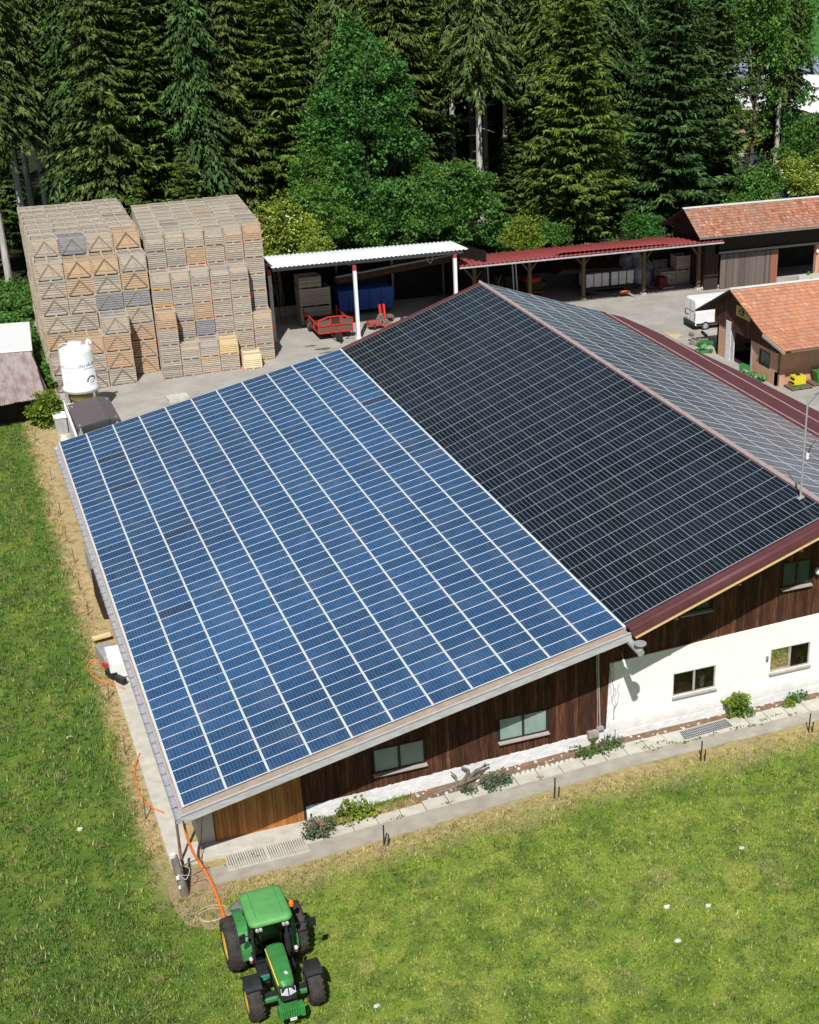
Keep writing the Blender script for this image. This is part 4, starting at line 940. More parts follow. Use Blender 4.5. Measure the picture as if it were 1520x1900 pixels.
# red mower
mo = thing('mower', 'red and dark disc mower with upright red linkage beside the white post', 'mower', (28.3, 68.5, G0))
b = MB(); b.rbox((27.4, 68.1, 1.0), (1.1, .7, .35), .1, 0); b.rbox((28.6, 67.6, .85), (1.5, .16, .2), -.5, 0); b.rbox((29.2, 67.3, .8), (1.6, .2, .15), -.4, 0); b.build('frame', M('faded_red', (.42, .09, .07), (.25, .06, .05), 5), mo)
for x in (28.25, 28.6): MB().bar((x, 69.0, 1.0), (x, 69.3, 2.2), .16, .3).build('linkage', m_red, mo)
b = MB()
rr = random.Random(6)
for i in range(14): b.rbox((28.4+rr.uniform(-.6, .9), 68.2+rr.uniform(-.4, .5), 1.0+rr.uniform(-.1, .5)), (rr.uniform(.15, .5), rr.uniform(.15, .4), rr.uniform(.1, .3)), rr.uniform(0, 3), 0)
b.build('gearbox', m_log, mo)
for x, y in ((27.2, 67.9), (29.9, 68.6)): MB().cyl((x, y, .8), (x+.2, y, .8), .32, n=14).build('wheel', m_tyre, mo)
b = MB(); b.tube([(33.0, 70, 6.0), (32.8, 70, 5.3), (33.1, 70, 5.0), (33.3, 70, 5.3), (33.3, 70, 6.0)], .03, 6); tag(b.build('rope', m_galv, loc=(33, 70, 5)), 'grey rope loop hanging under the white shed roof', 'rope')
# ---- red roofed open shed
rs = thing('open_shed', 'long open timber shed with dark red corrugated roof in the middle background', 'shed', (47, 70, G0))
zr = lambda y: 5.5-(y-66)*.15
corr('roof_sheet', rs, m_redsheet2, (34.3, 66.1, 5.48), (58.8, 65.8, 5.52), (63.5, 75.5, 4.1), (36.5, 75.5, 4.05), .42, .05, 4)
corr('roof_sheet', rs, m_redsheet2, (43.2, 67.0, 5.58), (54.0, 67.0, 5.46), (56.0, 72.3, 4.74), (46.6, 71.8, 4.86), .42, .04, 4, label='second layer of red sheet laid over the first')
b = MB(); b.bar((34.3, 66.0, 5.36), (58.8, 65.7, 5.40), .06, .12); b.build('eave_flashing', m_fascia, rs)
b = MB(); b.bar((36, 69.6, 4.8), (62, 69.3, 4.8), .2, .24); b.build('wall_plate', m_darkwood, rs)
for x, y in ((36.6, 68.9), (42.0, 69.8), (47.2, 70.0), (52.9, 69.5), (58.3, 69.2)):
    p = MB(); p.box(x-.14, x+.14, y-.14, y+.14, G0+.15, 4.8); p.bar((x+.1, y, 3.6), (x+1.0, y, 4.7), .12); p.bar((x-.1, y, 3.6), (x-1.0, y, 4.7), .12); po = p.build('post', m_timber, rs)
    MB().box(x-.22, x+.22, y-.22, y+.22, G0, G0+.18).build('footing', m_slabc, rs)
for x in (36.6, 42.0, 47.2, 52.9, 58.3):
    MB().bar((x, 66.3, 5.2), (x, 75.3, 3.95), .12, .2).build('rafter', m_darkwood, rs)
b = MB(); b.quad((36.3, 75.3, G0), (63.3, 75.3, G0), (63.3, 75.3, 4.0), (36.3, 75.3, 4.0)); b.build('rear_wall', m_void, rs)
b = MB(); b.quad((41.8, 75.2, G0), (50.0, 75.2, G0), (50.0, 75.2, 1.9), (41.8, 75.2, 1.9)); b.build('low_wall', M('old_plaster', (.13, .13, .13), (.09, .09, .09), 3), rs)
b = MB()
for i in range(34): x = 48.9+i*.42; b.box(x, x+.36, 75.22, 75.27, 1.9, 4.0)
tag(b.build('rear_boards', M('rear_board', (.10, .085, .07), (.06, .05, .045), 3), rs), kind='stuff')
b = MB(); b.quad((58.9, 69.2, G0), (58.9, 75.3, G0), (58.9, 75.3, 4.0), (58.9, 69.2, 4.9)); b.build('side_wall', m_darkwood, rs)
# contents
for k, (x, lab) in enumerate(((38.9, 'leftmost pair of white poles standing under the red roofed shed'), (41.55, 'right pair of white poles beside the plants under the red roofed shed'))):
    b = MB(); b.cyl((x, 72.3, G0), (x, 72.8, 4.2), .07, n=8); b.cyl((x+.32, 72.3, G0), (x+.3, 72.8, 4.2), .07, n=8); tag(b.build('poles', m_white, loc=(x, 72.3, G0)), lab, 'poles')
hp = thing('spreader_hopper', 'green and orange spreader hopper with bright red top under the red roof', 'hopper', (43.6, 73.2, G0))
b = MB(); b.hexa([(43.1, 72.9, 1.0), (44.4, 72.9, 1.0), (44.4, 73.9, 1.0), (43.1, 73.9, 1.0), (42.7, 72.5, 1.75), (44.8, 72.5, 1.75), (44.8, 74.2, 1.75), (42.7, 74.2, 1.75)]); b.build('hopper', M('dull_green', (.05, .10, .03), (.04, .08, .025), 4), hp)
b = MB(); b.blob((43.6, 73.3, 1.85), (.9, .7, .28), 3); b.build('cover', M('signal_orange', (.80, .10, .02), (.6, .07, .02), 4), hp)
b = MB(); b.box(42.9, 44.6, 72.7, 73.9, .78, .9)
for x in (43, 44.4): b.box(x, x+.08, 72.8, 72.9, G0, .8)
b.build('frame', M('orange_frame', (.55, .13, .03)), hp)
ib = thing('tank_trailer', 'low dark trailer carrying two white liquid tanks in black cages', 'trailer', (49.6, 71, G0))
b = MB(); b.box(47.8, 53.0, 70.8, 72.7, 1.0, 1.15); b.bar((53, 71.7, .95), (54.3, 69.4, .75), .1); b.bar((47.6, 70.9, 1.0), (50.4, 69.3, .8), .1); b.build('chassis', m_black, ib)
for x in (48.5, 52.0): MB().cyl((x, 70.85, .9), (x, 71.05, .9), .4, n=16).build('wheel', m_tyre, ib)
for x in (47.9, 50.35):
    tk = MB(); tk.box(x, x+2.3, 70.95, 72.5, 1.2, 2.45); to = tk.build('tank', m_whiteitem, ib, bevel=.08)
    c_ = MB()
    for i in range(4): xx = x-.03+i*.79; c_.box(xx-.03, xx+.03, 70.90, 70.94, 1.15, 2.5)
    for z in (1.2, 2.48): c_.box(x-.05, x+2.35, 70.90, 70.94, z, z+.05)
    c_.build('cage', m_black, to)
b = MB(); b.hexa([(45.0, 71.2, 2.6), (51.8, 71.2, 2.6), (51.8, 74, 2.6), (45.0, 74, 2.6), (45.8, 71.2, 3.0), (51.4, 71.2, 2.7), (50.4, 74, 3.6), (46.0, 74, 3.9)]); tag(b.build('stored_canopy', m_darkwood, loc=(48, 72, 2.6)), 'dark brown canopy lying over the white tanks', 'canopy')
b = MB(); b.blob((51.0, 69.4, .95), (.55, .22, .12), 4, jag=.4); b.bar((51.2, 69.4, .9), (51.9, 68.7, .55), .1, m=1); b.bar((50.1, 69.6, .95), (51.2, 69.4, .95), .08, m=2)
tag(b.build('warning_flag', [M('flag_orange', (.85, .20, .04), (.8, .3, .08), 3), m_galv, m_black], loc=(51, 69.4, .5)), 'orange warning cloth on a drawbar at the edge of the red shed', 'cloth')
def bag(x, y, z, r, h, label, s, mat=m_bag):
    b = MB(); rr = random.Random(s); prof = [(0, 0), (r*.9, 0), (r, .1), (r*1.06, h*.45), (r*.98, h*.85), (r*.7, h*.97), (r*.25, h*1.02), (r*.12, h*1.15), (0, h*1.13)]; n = 18; vs = []
    for q, zz in prof:
        for i in range(n): a = 2*math.pi*i/n; k = q*(1+rr.uniform(-.05, .05)+.06*math.cos(4*a)); vs.append((x+k*math.cos(a), y+k*math.sin(a), z+zz))
    fs = [(k*n+i, k*n+(i+1) % n, (k+1)*n+(i+1) % n, (k+1)*n+i) for k in range(len(prof)-1) for i in range(n)]
    b.add(vs, fs); tag(b.build('bulk_bag', mat, loc=(x, y, z), smooth=True), label, 'bag', 'bulk bags in the red roofed shed')
bag(53.75, 72.4, G0+.3, .68, 1.5, 'pale blue bulk bag standing alone in front of the other bags', 1)
bag(53.4, 74.4, G0+.9, .62, 1.6, 'leftmost rear bulk bag behind the pale blue one', 2); bag(54.7, 74.3, G0+.8, .62, 1.6, 'middle rear bulk bag behind the pale blue one', 3)
bag(55.7, 74.2, G0, .62, 1.7, 'rear bulk bag next to the shed post', 4); bag(54.9, 73.0, G0, .5, 1.2, 'small slack bulk bag at the foot of the rear bags', 5); bag(54.4, 74.4, G0+2.2, .5, .9, 'small grey bulk bag on top of the rear bags', 6)
def sacks(x, y, label, n, s):
    b = MB(); rr = random.Random(s)
    for i in range(n):
        for j in range(2): b.blob((x+j*.8+rr.uniform(-.06, .06), y+rr.uniform(-.05, .05), G0+.25+i*.16), (.45, .35, .10), s+i*2+j, n=10, k=5, jag=.08)
    b.box(x-.5, x+1.3, y-.45, y+.45, G0, G0+.14, 1); tag(b.build('sack_pallet', [m_whiteitem, m_timber], loc=(x, y, G0)), label, 'sacks')
sacks(57.2-.6, 74.3, 'pallet of white sacks behind the shed post', 10, 5)
for i, (x, y, z, w, h, lab) in enumerate(((57.5, 71.3, G0, 1.6, 1.35, 'grey slatted bin with a paper label under the red roof'), (59.2, 71.4, G0, 1.5, 1.3, 'lower slatted bin of the right tower under the red roof'), (59.2, 71.4, G0+1.32, 1.5, 1.3, 'upper slatted bin of the right tower under the red roof'))):
    big_crate(x-2.0, y, z, w, 1.3, h, lab, rz=0, group='slatted bins in the red roofed shed')
MB().box(0, 1, 0, 1, 0, 1)
b = MB(); b.box(56.3, 56.55, 71.24, 71.28, 1.35, 1.5); o = b.build('paper_label', m_whiteitem, loc=(56.4, 71.26, 1.35)); tag(o, 'small white paper on the grey slatted bin', 'paper')
b = MB(); b.rbox((55.4, 70.9, 1.1), (.8, .9, .9), 0, 0); b.rbox((55.9, 70.4, .62), (1.2, .12, .12), .1, 1); b.bar((55.2, 70.5, 1.5), (54.8, 70.2, .6), .08, m=0)
for x in (55.1, 55.8): b.cyl((x, 70.4, .75), (x, 70.5, .75), .24, n=12, m=2)
tag(b.build('red_cart', [M('dull_red', (.16, .02, .02), (.1, .015, .015), 3), m_galv, m_tyre], loc=(55.4, 70.9, G0)), 'dull red machine with grey bar before the slatted bins', 'machine')
# potted plants behind the ridge
def sprig(name, x, y, z, n, h, mat, label, cat='plant', spread=.5, w=.03):
    rg = random.Random(int(x*10+y)); b = MB()
    for i in range(n):
        a = rg.uniform(0, 6.28); l = rg.uniform(.3, 1)*spread; hh = h*rg.uniform(.5, 1); p0 = Vector((x+rg.uniform(-.1, .1), y+rg.uniform(-.1, .1), z)); p2 = p0+Vector((math.cos(a)*l, math.sin(a)*l, hh)); sd_ = Vector((-math.sin(a), math.cos(a), 0))*w*rg.uniform(.6, 1.5)
        mid = p0.lerp(p2, .5)+Vector((0, 0, hh*.18)); b.add([p0-sd_*.4, p0+sd_*.4, mid+sd_, mid-sd_, p2], [(0, 1, 2, 3), (3, 2, 4)])
    return tag(b.build(name, mat, loc=(x, y, z)), label, cat)
sprig('potted_palm', 40.6, 71.6, G0, 60, 1.3, m_lime, 'spiky light green plant just behind the far end of the ridge', 'plant', .9, .07)
sprig('potted_shrub', 39.9, 71.9, G0, 70, 2.6, m_sage, 'tall grey green plant behind the far end of the ridge', 'plant', .7, .08)
# ---------------------------------------------------------------- tiled roofs
def tile_roof(parent, mat, A, B, C, D, wt, lt, seed, jit=.006, th=.04):
    """A->B eave edge, D->C ridge edge; staggered courses of single tiles"""
    A, B, C, D = map(Vector, (A, B, C, D)); n = int(((A-B).length)/wt); m = int((A-D).length/lt); rr = random.Random(seed)
    nrm = (B-A).cross(D-A).normalized(); o0 = wpos(parent); b = MB()
    for j in range(m):
        for i in range(n):
            f0, f1 = (i+.015)/n, (i+.985)/n; g0, g1 = j/m, (j+1.12)/m
            lo0 = A.lerp(D, g0); hi0 = B.lerp(C, g0); lo1 = A.lerp(D, g1); hi1 = B.lerp(C, g1)
            k = rr.uniform(-jit, jit)
            p = [lo0.lerp(hi0, f0), lo0.lerp(hi0, f1), lo1.lerp(hi1, f1), lo1.lerp(hi1, f0)]
            up = [nrm*(.06+k+rr.uniform(-.006, .006)), nrm*(.06+k), nrm*(.01), nrm*(.01)]
            q = [p[x]+up[x] for x in range(4)]
            r_ = [p[0]+up[0]-nrm*th, p[1]+up[1]-nrm*th]
            b.add([v-o0 for v in q+r_], [(0, 1, 2, 3), (4, 5, 1, 0), (4, 0, 3), (1, 5, 2)])
    return tag(b.build('roof_tiles', mat, parent, local=True), kind='stuff')
# background barn with tiled roof
tb = thing('tiled_barn', 'dark timber barn with weathered tiled roof and a wide sliding door at the back right', 'barn', (66, 71, G0))
xl, xe, xr = 58.15, 56.85, 86
ze, zrd = 5.74, 7.62; ye, yr = 66.6, 70.2; zb_ = 7.62-(9.2-3.6)*.52+.0
tile_roof(tb, m_tileold, (xe, ye, ze), (xr, ye, ze), (xr, yr, zrd), (xe+.2, yr, zrd), .20, .36, 3)
b = MB(); b.hexa([(xe+.2, yr, zrd-.05), (xr, yr, zrd-.05), (xr, 75.2, 5.2), (xe+.2, 75.2, 5.2), (xe+.2, yr, zrd), (xr, yr, zrd), (xr, 75.2, 5.25), (xe+.2, 75.2, 5.25)]); b.hexa([(xe, ye, ze-.06), (xr, ye, ze-.06), (xr, yr, zrd-.06), (xe+.2, yr, zrd-.06), (xe, ye, ze-.01), (xr, ye, ze-.01), (xr, yr, zrd-.01), (xe+.2, yr, zrd-.01)]); b.build('roof_boarding', m_darkwood, tb)
b = MB(); b.box(xe+.15, xr, yr-.14, yr+.14, zrd+.02, zrd+.12); b.build('ridge_capping', m_whitesheet, tb)
b = MB(); b.cyl((xe, ye-.06, ze-.06), (xr, ye-.06, ze-.06), .07, n=8); b.build('gutter', m_grey, tb)
b = MB(); b.quad((59.6, 68.6, 3.7), (xr, 68.6, 3.7), (xr, 68.6, 6.7), (59.6, 68.6, 6.7)); b.quad((58.6, 68.6, G0), (60.0, 68.6, G0), (60.0, 68.6, 6.7), (58.6, 68.6, 6.7)); b.poly([(58.6, 68.6, G0), (58.6, 75, G0), (58.6, 75, 5.3), (58.6, 70.2, 7.5), (58.6, 68.6, 6.7)]); b.quad((58.6, 75, G0), (xr, 75, G0), (xr, 75, 5.3), (58.6, 75, 5.3)); b.build('wall', m_darkwood, tb)
def board_run(name, x0, x1, y, z0, z1, w, mat, parent, seed=1, dz=.03, depth=.03):
    rr = random.Random(seed); x = x0; me = unit_mesh(name, mat); 
    while x < x1-.02:
        ww = min(w, x1-x); link(name, me, parent, Vector((x, y+rr.uniform(-.008, .008), z0-rr.uniform(0, dz)))-wpos(parent), 0, (ww-.012, depth, z1-z0)); x += w
board_run('wall_board', 60.0, 76.0, 68.56, 3.75, 6.5, .24, m_darkwood, tb, 2)
b = MB(); b.box(59.9, 78, 68.35, 68.5, 3.72, 3.92); b.build('door_rail', m_grey, tb)
ds = MB(); ds.box(60.1, 66.1, 68.43, 68.46, G0+.05, 3.62); dso = ds.build('sliding_door', m_greyb, tb)
rr = random.Random(9); me_g = unit_mesh('door_board', m_greyb); me_r = unit_mesh('door_board', M('rusty_door_board', (.34, .14, .08), (.20, .09, .06), 3, (4, 4, .4))); x = 60.1; i = 0
while x < 66.05:
    link('door_board', me_r if x > 65.25 else me_g, dso, Vector((x, 68.385+rr.uniform(-.01, .01), G0+rr.uniform(.02, .1)))-wpos(tb), 0, (.228, .04, 3.08)); x += .24
b = MB(); b.box(70.2, 70.6, 68.35, 68.75, G0, 3.7); b.bar((70.4, 68.3, G0+.6), (69.6, 68.3, G0+.0), .3); b.build('brick_pier', m_brick, tb)
b = MB(); b.rbox((69.3, 68.0, .78), (2.4, .5, .55), .05); b.build('footing', m_slabc, tb)
b = MB(); b.quad((66.1, 73.5, G0), (76, 73.5, G0), (76, 73.5, 3.7), (66.1, 73.5, 3.7)); b.build('inner_wall', m_void, tb)
b = MB(); b.bar((68.9, 67.9, .6), (69.3, 67.9, 1.4), .18); b.bar((69.5, 67.9, .6), (69.2, 67.9, 1.3), .15); b.rbox((69.2, 67.9, .7), (.7, .3, .2)); tag(b.build('green_tool', m_green, loc=(69.2, 67.9, G0)), 'small green implement part leaning by the barn doorway', 'implement')
b = MB(); b.lathe((70.2, 68.2, 3.0), [(0, 0), (.1, 0), (.12, .2), (0, .3)], 8); b.build('lamp', m_white, tb)
b = MB()
for i in range(6): b.blob((58.7+i*.33, 68.9, G0+.14), (.2, .2, .16), 30+i, n=8, k=5)
tag(b.build('stone_row', m_stone, loc=(59.4, 68.9, G0)), 'row of pale stones at the shed corner beside the sliding door', 'stones')
# workshop with bright tiled roof
hs = thing('workshop', 'small salmon workshop with bright orange tiled roof and an open door', 'building', (56, 46, G0))
wx, y0, y1, xr = 50.0, 41.6, 50.6, 64
rz_, ry_ = 6.28, 47.8; le = (52.87, 3.52); kk = (42.6, 4.24); re = (39.9, 3.62)
fx = 49.3
tile_roof(hs, m_tile, (fx+.25, re[0], re[1]), (xr, re[0], re[1]), (xr, kk[0], kk[1]), (fx, kk[0], kk[1]), .20, .40, 4)
tile_roof(hs, m_tile, (fx, kk[0], kk[1]), (xr, kk[0], kk[1]), (xr, ry_, rz_), (fx, ry_, rz_), .20, .40, 5)
tile_roof(hs, m_tile, (xr, le[0], le[1]), (fx-.1, le[0], le[1]), (fx, ry_, rz_), (xr, ry_, rz_), .20, .40, 6)
b = MB(); b.box(fx, xr, ry_-.13, ry_+.13, rz_+.03, rz_+.12); b.build('ridge_capping', m_whitesheet, hs)
b = MB()
for (p, q) in (((fx+.25,)+re, (fx,)+kk), ((fx,)+kk, (fx, ry_, rz_)), ((fx-.1,)+le, (fx, ry_, rz_))):
    b.hexa([(p[0], p[1], p[2]-.12), (xr, p[1], p[2]-.12), (xr, q[1], q[2]-.12), (q[0], q[1], q[2]-.12), (p[0], p[1], p[2]-.01), (xr, p[1], p[2]-.01), (xr, q[1], q[2]-.01), (q[0], q[1], q[2]-.01)])
b.build('roof_boarding', m_darkwood, hs)
b = MB(); b.bar((fx+.2, re[0], re[1]-.12), (fx-.03, kk[0], kk[1]-.12), .14, .2); b.build('barge_board', m_sill, hs)
b = MB(); b.cyl((50.0, re[0]-.08, re[1]-.08), (xr, re[0]-.08, re[1]-.08), .08, n=10); b.cyl((50.15, 41.5, 3.0), (50.15, 41.5, G0), .06, n=8); b.cyl((50.1, re[0]-.05, re[1]-.1), (50.15, 41.5, 3.0), .06, n=8); b.build('gutter', m_timber, hs)
# gable wall in pieces round door and window
b = MB()
def zt(y):
    P_ = [re, kk, (ry_, rz_), le]
    for (p, q) in zip(P_[:-1], P_[1:]):
        if p[0] <= y <= q[0]: return p[1]+(q[1]-p[1])*(y-p[0])/(q[0]-p[0])-.14
    return le[1]-.14
def gw(ya, yb, za, zb=None):
    b.hexa([(wx, ya, za), (wx+.25, ya, za), (wx+.25, yb, za), (wx, yb, za), (wx, ya, zb if zb else min(3.0, zt(ya))), (wx+.25, ya, zb if zb else min(3.0, zt(ya))), (wx+.25, yb, zb if zb else min(3.0, zt(yb))), (wx, yb, zb if zb else min(3.0, zt(yb)))])
gw(41.6, 42.6, .3); gw(42.6, 44.1, .3, 1.55); gw(42.6, 44.1, 2.7, 3.0); gw(44.1, 45.3, .3); gw(49.1, 50.6, .3)
b.box(wx, xr, 41.6, 41.85, .3, 1.55); b.box(wx+.25, 53.9, 41.6, 41.85, 1.55, 3.1); b.box(55.6, xr, 41.6, 41.85, 1.55, 3.1); b.box(53.9, 55.6, 41.6, 41.85, 2.5, 3.1); b.box(wx, xr, 50.35, 50.6, .3, 3.3)
b.build('brick_wall', m_brick, hs)
b = MB(); b.poly([(wx-.03, 41.6, 3.0), (wx-.03, 41.6, zt(41.6)), (wx-.03, ry_, zt(ry_)), (wx-.03, 50.9, zt(50.9)), (wx-.03, 50.9, 3.0)]); b.build('gable_boards', m_board, hs)
me_b = unit_mesh('gable_board', m_board); y = 41.6
while y < 50.9:
    h = zt(y+.1)-3.02 if True else 0
    link('gable_board', me_b, hs, (wx-.07-56, y-46, 3.0-G0), 0, (.035, .19, max(.1, min(zt(y), zt(y+.2))-3.02))); y += .2
b = MB(); b.box(wx-.1, wx+.3, 48.35, 49.1, G0, 3.6); b.build('door_leaf', m_plaster2, hs)
b = MB(); b.box(wx-.05, wx+.2, 45.15, 45.3, G0, 3.5); b.box(wx-.05, wx+.2, 48.3, 48.36, G0, 3.6); b.build('door_jamb', m_galv, hs)
b = MB(); b.quad((55, 45.3, G0), (55, 50.3, G0), (55, 50.3, 3.4), (55, 45.3, 3.4)); b.box(52, 54, 48.8, 49.8, 1.2, 1.3); b.box(52.2, 52.8, 48.2, 49, G0, 1.2); b.quad((wx+.3, 41.9, G0+.02), (62, 41.9, G0+.02), (62, 50.3, G0+.02), (wx+.3, 50.3, G0+.02)); b.build('interior', m_void, hs)
def hwin(verts, name='window'):
    pass
f = MB(); f.box(wx-.02, wx+.1, 42.6, 42.68, 1.55, 2.7); f.box(wx-.02, wx+.1, 44.02, 44.1, 1.55, 2.7); f.box(wx-.02, wx+.1, 42.68, 44.02, 1.55, 1.63); f.box(wx-.02, wx+.1, 42.68, 44.02, 2.62, 2.7)
fo = f.build('window', m_wframe, hs); MB().quad((wx+.04, 42.68, 1.63), (wx+.04, 44.02, 1.63), (wx+.04, 44.02, 2.62), (wx+.04, 42.68, 2.62)).build('pane', m_milkyd, fo)
f = MB(); f.box(53.9, 53.98, 41.58, 41.7, 1.55, 2.5); f.box(55.52, 55.6, 41.58, 41.7, 1.55, 2.5); f.box(53.98, 55.52, 41.58, 41.7, 1.55, 1.63); f.box(53.98, 55.52, 41.58, 41.7, 2.42, 2.5)
fo = f.build('window', m_wframe, hs); MB().quad((53.98, 41.64, 1.63), (55.52, 41.64, 1.63), (55.52, 41.64, 2.42), (53.98, 41.64, 2.42)).build('pane', m_milkyd, fo)
# sign board on the gable
sg = thing('sign_board', 'old yellow sign board with an oval emblem on the workshop gable', 'sign', (wx-.15, 45.6, 4.2))
b = MB(); b.box(wx-.16, wx-.10, 45.5, 47.6, 4.35, 5.15); b.build('board', M('sign_yellow', (.55, .42, .14), (.42, .32, .11), 5), sg)
b = MB(); n = 22
for i in range(n):
    a, c_ = 2*math.pi*i/n, 2*math.pi*(i+1)/n; b.quad(*[(wx-.175, 46.75-q*math.cos(w), 4.76+.62*q*math.sin(w)) for q, w in ((.42, a), (.42, c_), (.33, c_), (.33, a))])
b.box(wx-.18, wx-.165, 46.5, 46.57, 4.62, 4.92); b.box(wx-.18, wx-.165, 46.63, 46.7, 4.62, 4.92); b.box(wx-.18, wx-.165, 46.8, 47.0, 4.74, 4.81); b.build('emblem', m_darkwood, sg)
# van
vn = thing('delivery_van', 'white panel van seen from behind, parked beside the workshop', 'van', (54, 58, G0), rz=R(-2))
vn.location = (51.55, 58.0, G0)
b = MB()   # local: x forward, y side ; rear at x=0
sect = [(0, 1.0, .45, 2.45, .92), (.12, 1.0, .40, 2.55, .90), (3.6, 1.0, .40, 2.55, .90), (4.2, 1.0, .40, 2.40, .84), (4.9, .98, .40, 1.65, .80), (5.7, .93, .42, 1.25, .85), (5.85, .85, .5, 1.0, .8)]
vs = []
for (x, w, zb2, zt2, wt) in sect:
    vs += [(x, -w, zb2), (x, -w, (zb2+zt2)*.5), (x, -wt, zt2-.12), (x, -wt+.12, zt2), (x, wt-.12, zt2), (x, wt, zt2-.12), (x, w, (zb2+zt2)*.5), (x, w, zb2)]
fs = []
for k in range(len(sect)-1): fs += [(k*8+i, k*8+i+1, (k+1)*8+i+1, (k+1)*8+i) for i in range(7)]
fs += [tuple(range(8)), tuple(range(len(vs)-8, len(vs)))]
b.add(vs, fs); b.build('body', m_white, vn, local=True, bevel=.04, smooth=False)
b = MB(); b.box(-.12, .05, -.98, .98, .42, .68); b.build('rear_bumper', m_black, vn, local=True)
b = MB(); b.box(-.015, .0, -.01, .01, .7, 2.35); b.box(-.02, .0, -.85, -.8, .8, .95); b.build('door_seam', m_blacks, vn, local=True)
b = MB(); b.box(-.02, .0, .25, .7, 1.05, 1.16); b.build('name_plate', m_grey, vn, local=True)
b = MB(); b.box(-.03, .0, .3, .7, .85, .95); b.build('number_plate', m_whiteitem, vn, local=True)
for s_ in (-1, 1):
    MB().box(-.02, .06, .86*s_-.08 if s_ > 0 else -.98, .98 if s_ > 0 else -.84, 1.0, 1.45).build('tail_light', m_redpost, vn, local=True)
    for x in (.95, 4.85):
        w_ = MB().cyl((x, s_*.78, .35), (x, s_*1.01, .35), .36, n=22).build('wheel', m_tyre, vn, local=True); MB().cyl((x, s_*1.0, .35), (x, s_*1.03, .35), .22, n=16).build('rim', m_galv, w_, local=True)
b = MB(); b.box(.1, 5.6, -1.01, -.99, .42, .6); b.box(.1, 5.6, .99, 1.01, .42, .6); b.build('side_trim', m_black, vn, local=True)
b = MB(); b.box(-.03, .0, -.75, .75, 1.55, 1.58); b.build('door_handle_bar', m_grey, vn, local=True)
# implements by the workshop
def clutter(name, label, cat, x, y, mat, s, n=9, r=.5, h=.9):
    rr = random.Random(s); b = MB()
    for i in range(n):
        b.rbox((x+rr.uniform(-r, r), y+rr.uniform(-r, r), G0+rr.uniform(.1, h)), (rr.uniform(.1, .8), rr.uniform(.06, .25), rr.uniform(.06, .4)), rr.uniform(0, 3), 0, rr.uniform(-.7, .7), rr.uniform(-.5, .5))
    b.rbox((x, y, G0+.1), (r*1.5, r*1.2, .18), rr.uniform(0, 3))
    tag(b.build(name, mat, loc=(x, y, G0)), label, cat)
clutter('green_attachment', 'green attachment against the left end of the workshop wall', 'implement', 49.3, 51.3, m_green, 3)
clutter('dark_implement', 'dark rusty implement in the shade behind the white van', 'implement', 50.0, 53.6, m_log, 4, 12, .7, .8)
clutter('green_bucket', 'green attachment beside the open workshop door', 'implement', 49.2, 44.6, m_green, 5, 8, .4, .8)
clutter('green_scoop', 'low green scoop leaning at the workshop corner near the door', 'implement', 49.3, 43.1, m_green, 8, 6, .5, .45)
b = MB(); b.blob((48.9, 56.4, G0), (1.1, .9, .3), 7); tag(b.build('gravel_heap', M('sand', (.48, .40, .27), (.38, .31, .2), 6, bump=.05), loc=(48.9, 56.4, G0)), 'small sandy heap on the yard behind the van', 'heap')
pal = None
for i, (x, y, lab) in enumerate(((51.35, 40.6, 'wooden pallet under the yellow weight'), (53.35, 40.9, 'wooden pallet under the green weight'))):
    b = MB()
    for k in range(6): b.box(x-.9, x+.9, y-.62+k*.22, y-.62+k*.22+.15, G0+.14, G0+.18)
    for k in (-.85, -.08, .7): b.box(x+k, x+k+.15, y-.62, y+.62, G0, G0+.14)
    tag(b.build('pallet', m_timber, loc=(x, y, G0)), lab, 'pallet', 'pallets by the workshop')
w1 = thing('ballast_weight', 'yellow ribbed front weight on a pallet before the workshop wall', 'weight', (51.3, 40.7, G0+.18))
b = MB()
for k in range(8): b.box(50.85+k*.12, 50.94+k*.12, 40.35, 41.05, G0+.32, G0+.95-.03*(k % 2))
b.box(50.8, 51.82, 40.4, 41.0, G0+.5, G0+.62); b.box(50.85, 51.75, 40.42, 41.0, G0+.25, G0+.8)
b.build('plates', m_yellow, w1); b = MB(); b.box(50.95, 51.7, 40.3, 41.0, G0+.18, G0+.34); b.build('foot', m_green, w1); b = MB(); b.box(51.15, 51.45, 40.6, 40.8, G0+.95, G0+1.05); b.build('hook', m_black, w1)
w2 = thing('ballast_weight', 'green front weight with two holes and an upright post on the second pallet', 'weight', (53.4, 40.9, G0+.18))
b = MB(); b.hexa([(53.0, 40.55, G0+.2), (53.95, 40.55, G0+.2), (53.95, 41.25, G0+.2), (53.0, 41.25, G0+.2), (52.85, 40.55, G0+.95), (54.1, 40.55, G0+.95), (54.1, 41.25, G0+.95), (52.85, 41.25, G0+.95)]); b.box(53.35, 53.47, 40.9, 41.05, G0+.95, G0+1.6); b.box(52.8, 54.15, 40.5, 41.3, G0+.93, G0+1.0); b.build('block', m_green, w2)
for x in (53.2, 53.68): MB().rbox((x, 40.545, G0+.66), (.24, .02, .14), 0, 0, 0, -.4).build('hole_shade', m_blacks, w2)  # black plates on the face stand in for the shade inside the holes
MB()
b = MB(); b.rbox((55.0, 41.2, G0+.3), (.7, .5, .35), .2); tag(b.build('brick_stack', m_brick, loc=(55.0, 41.2, G0)), 'small stack of salmon bricks right of the green weight', 'bricks')
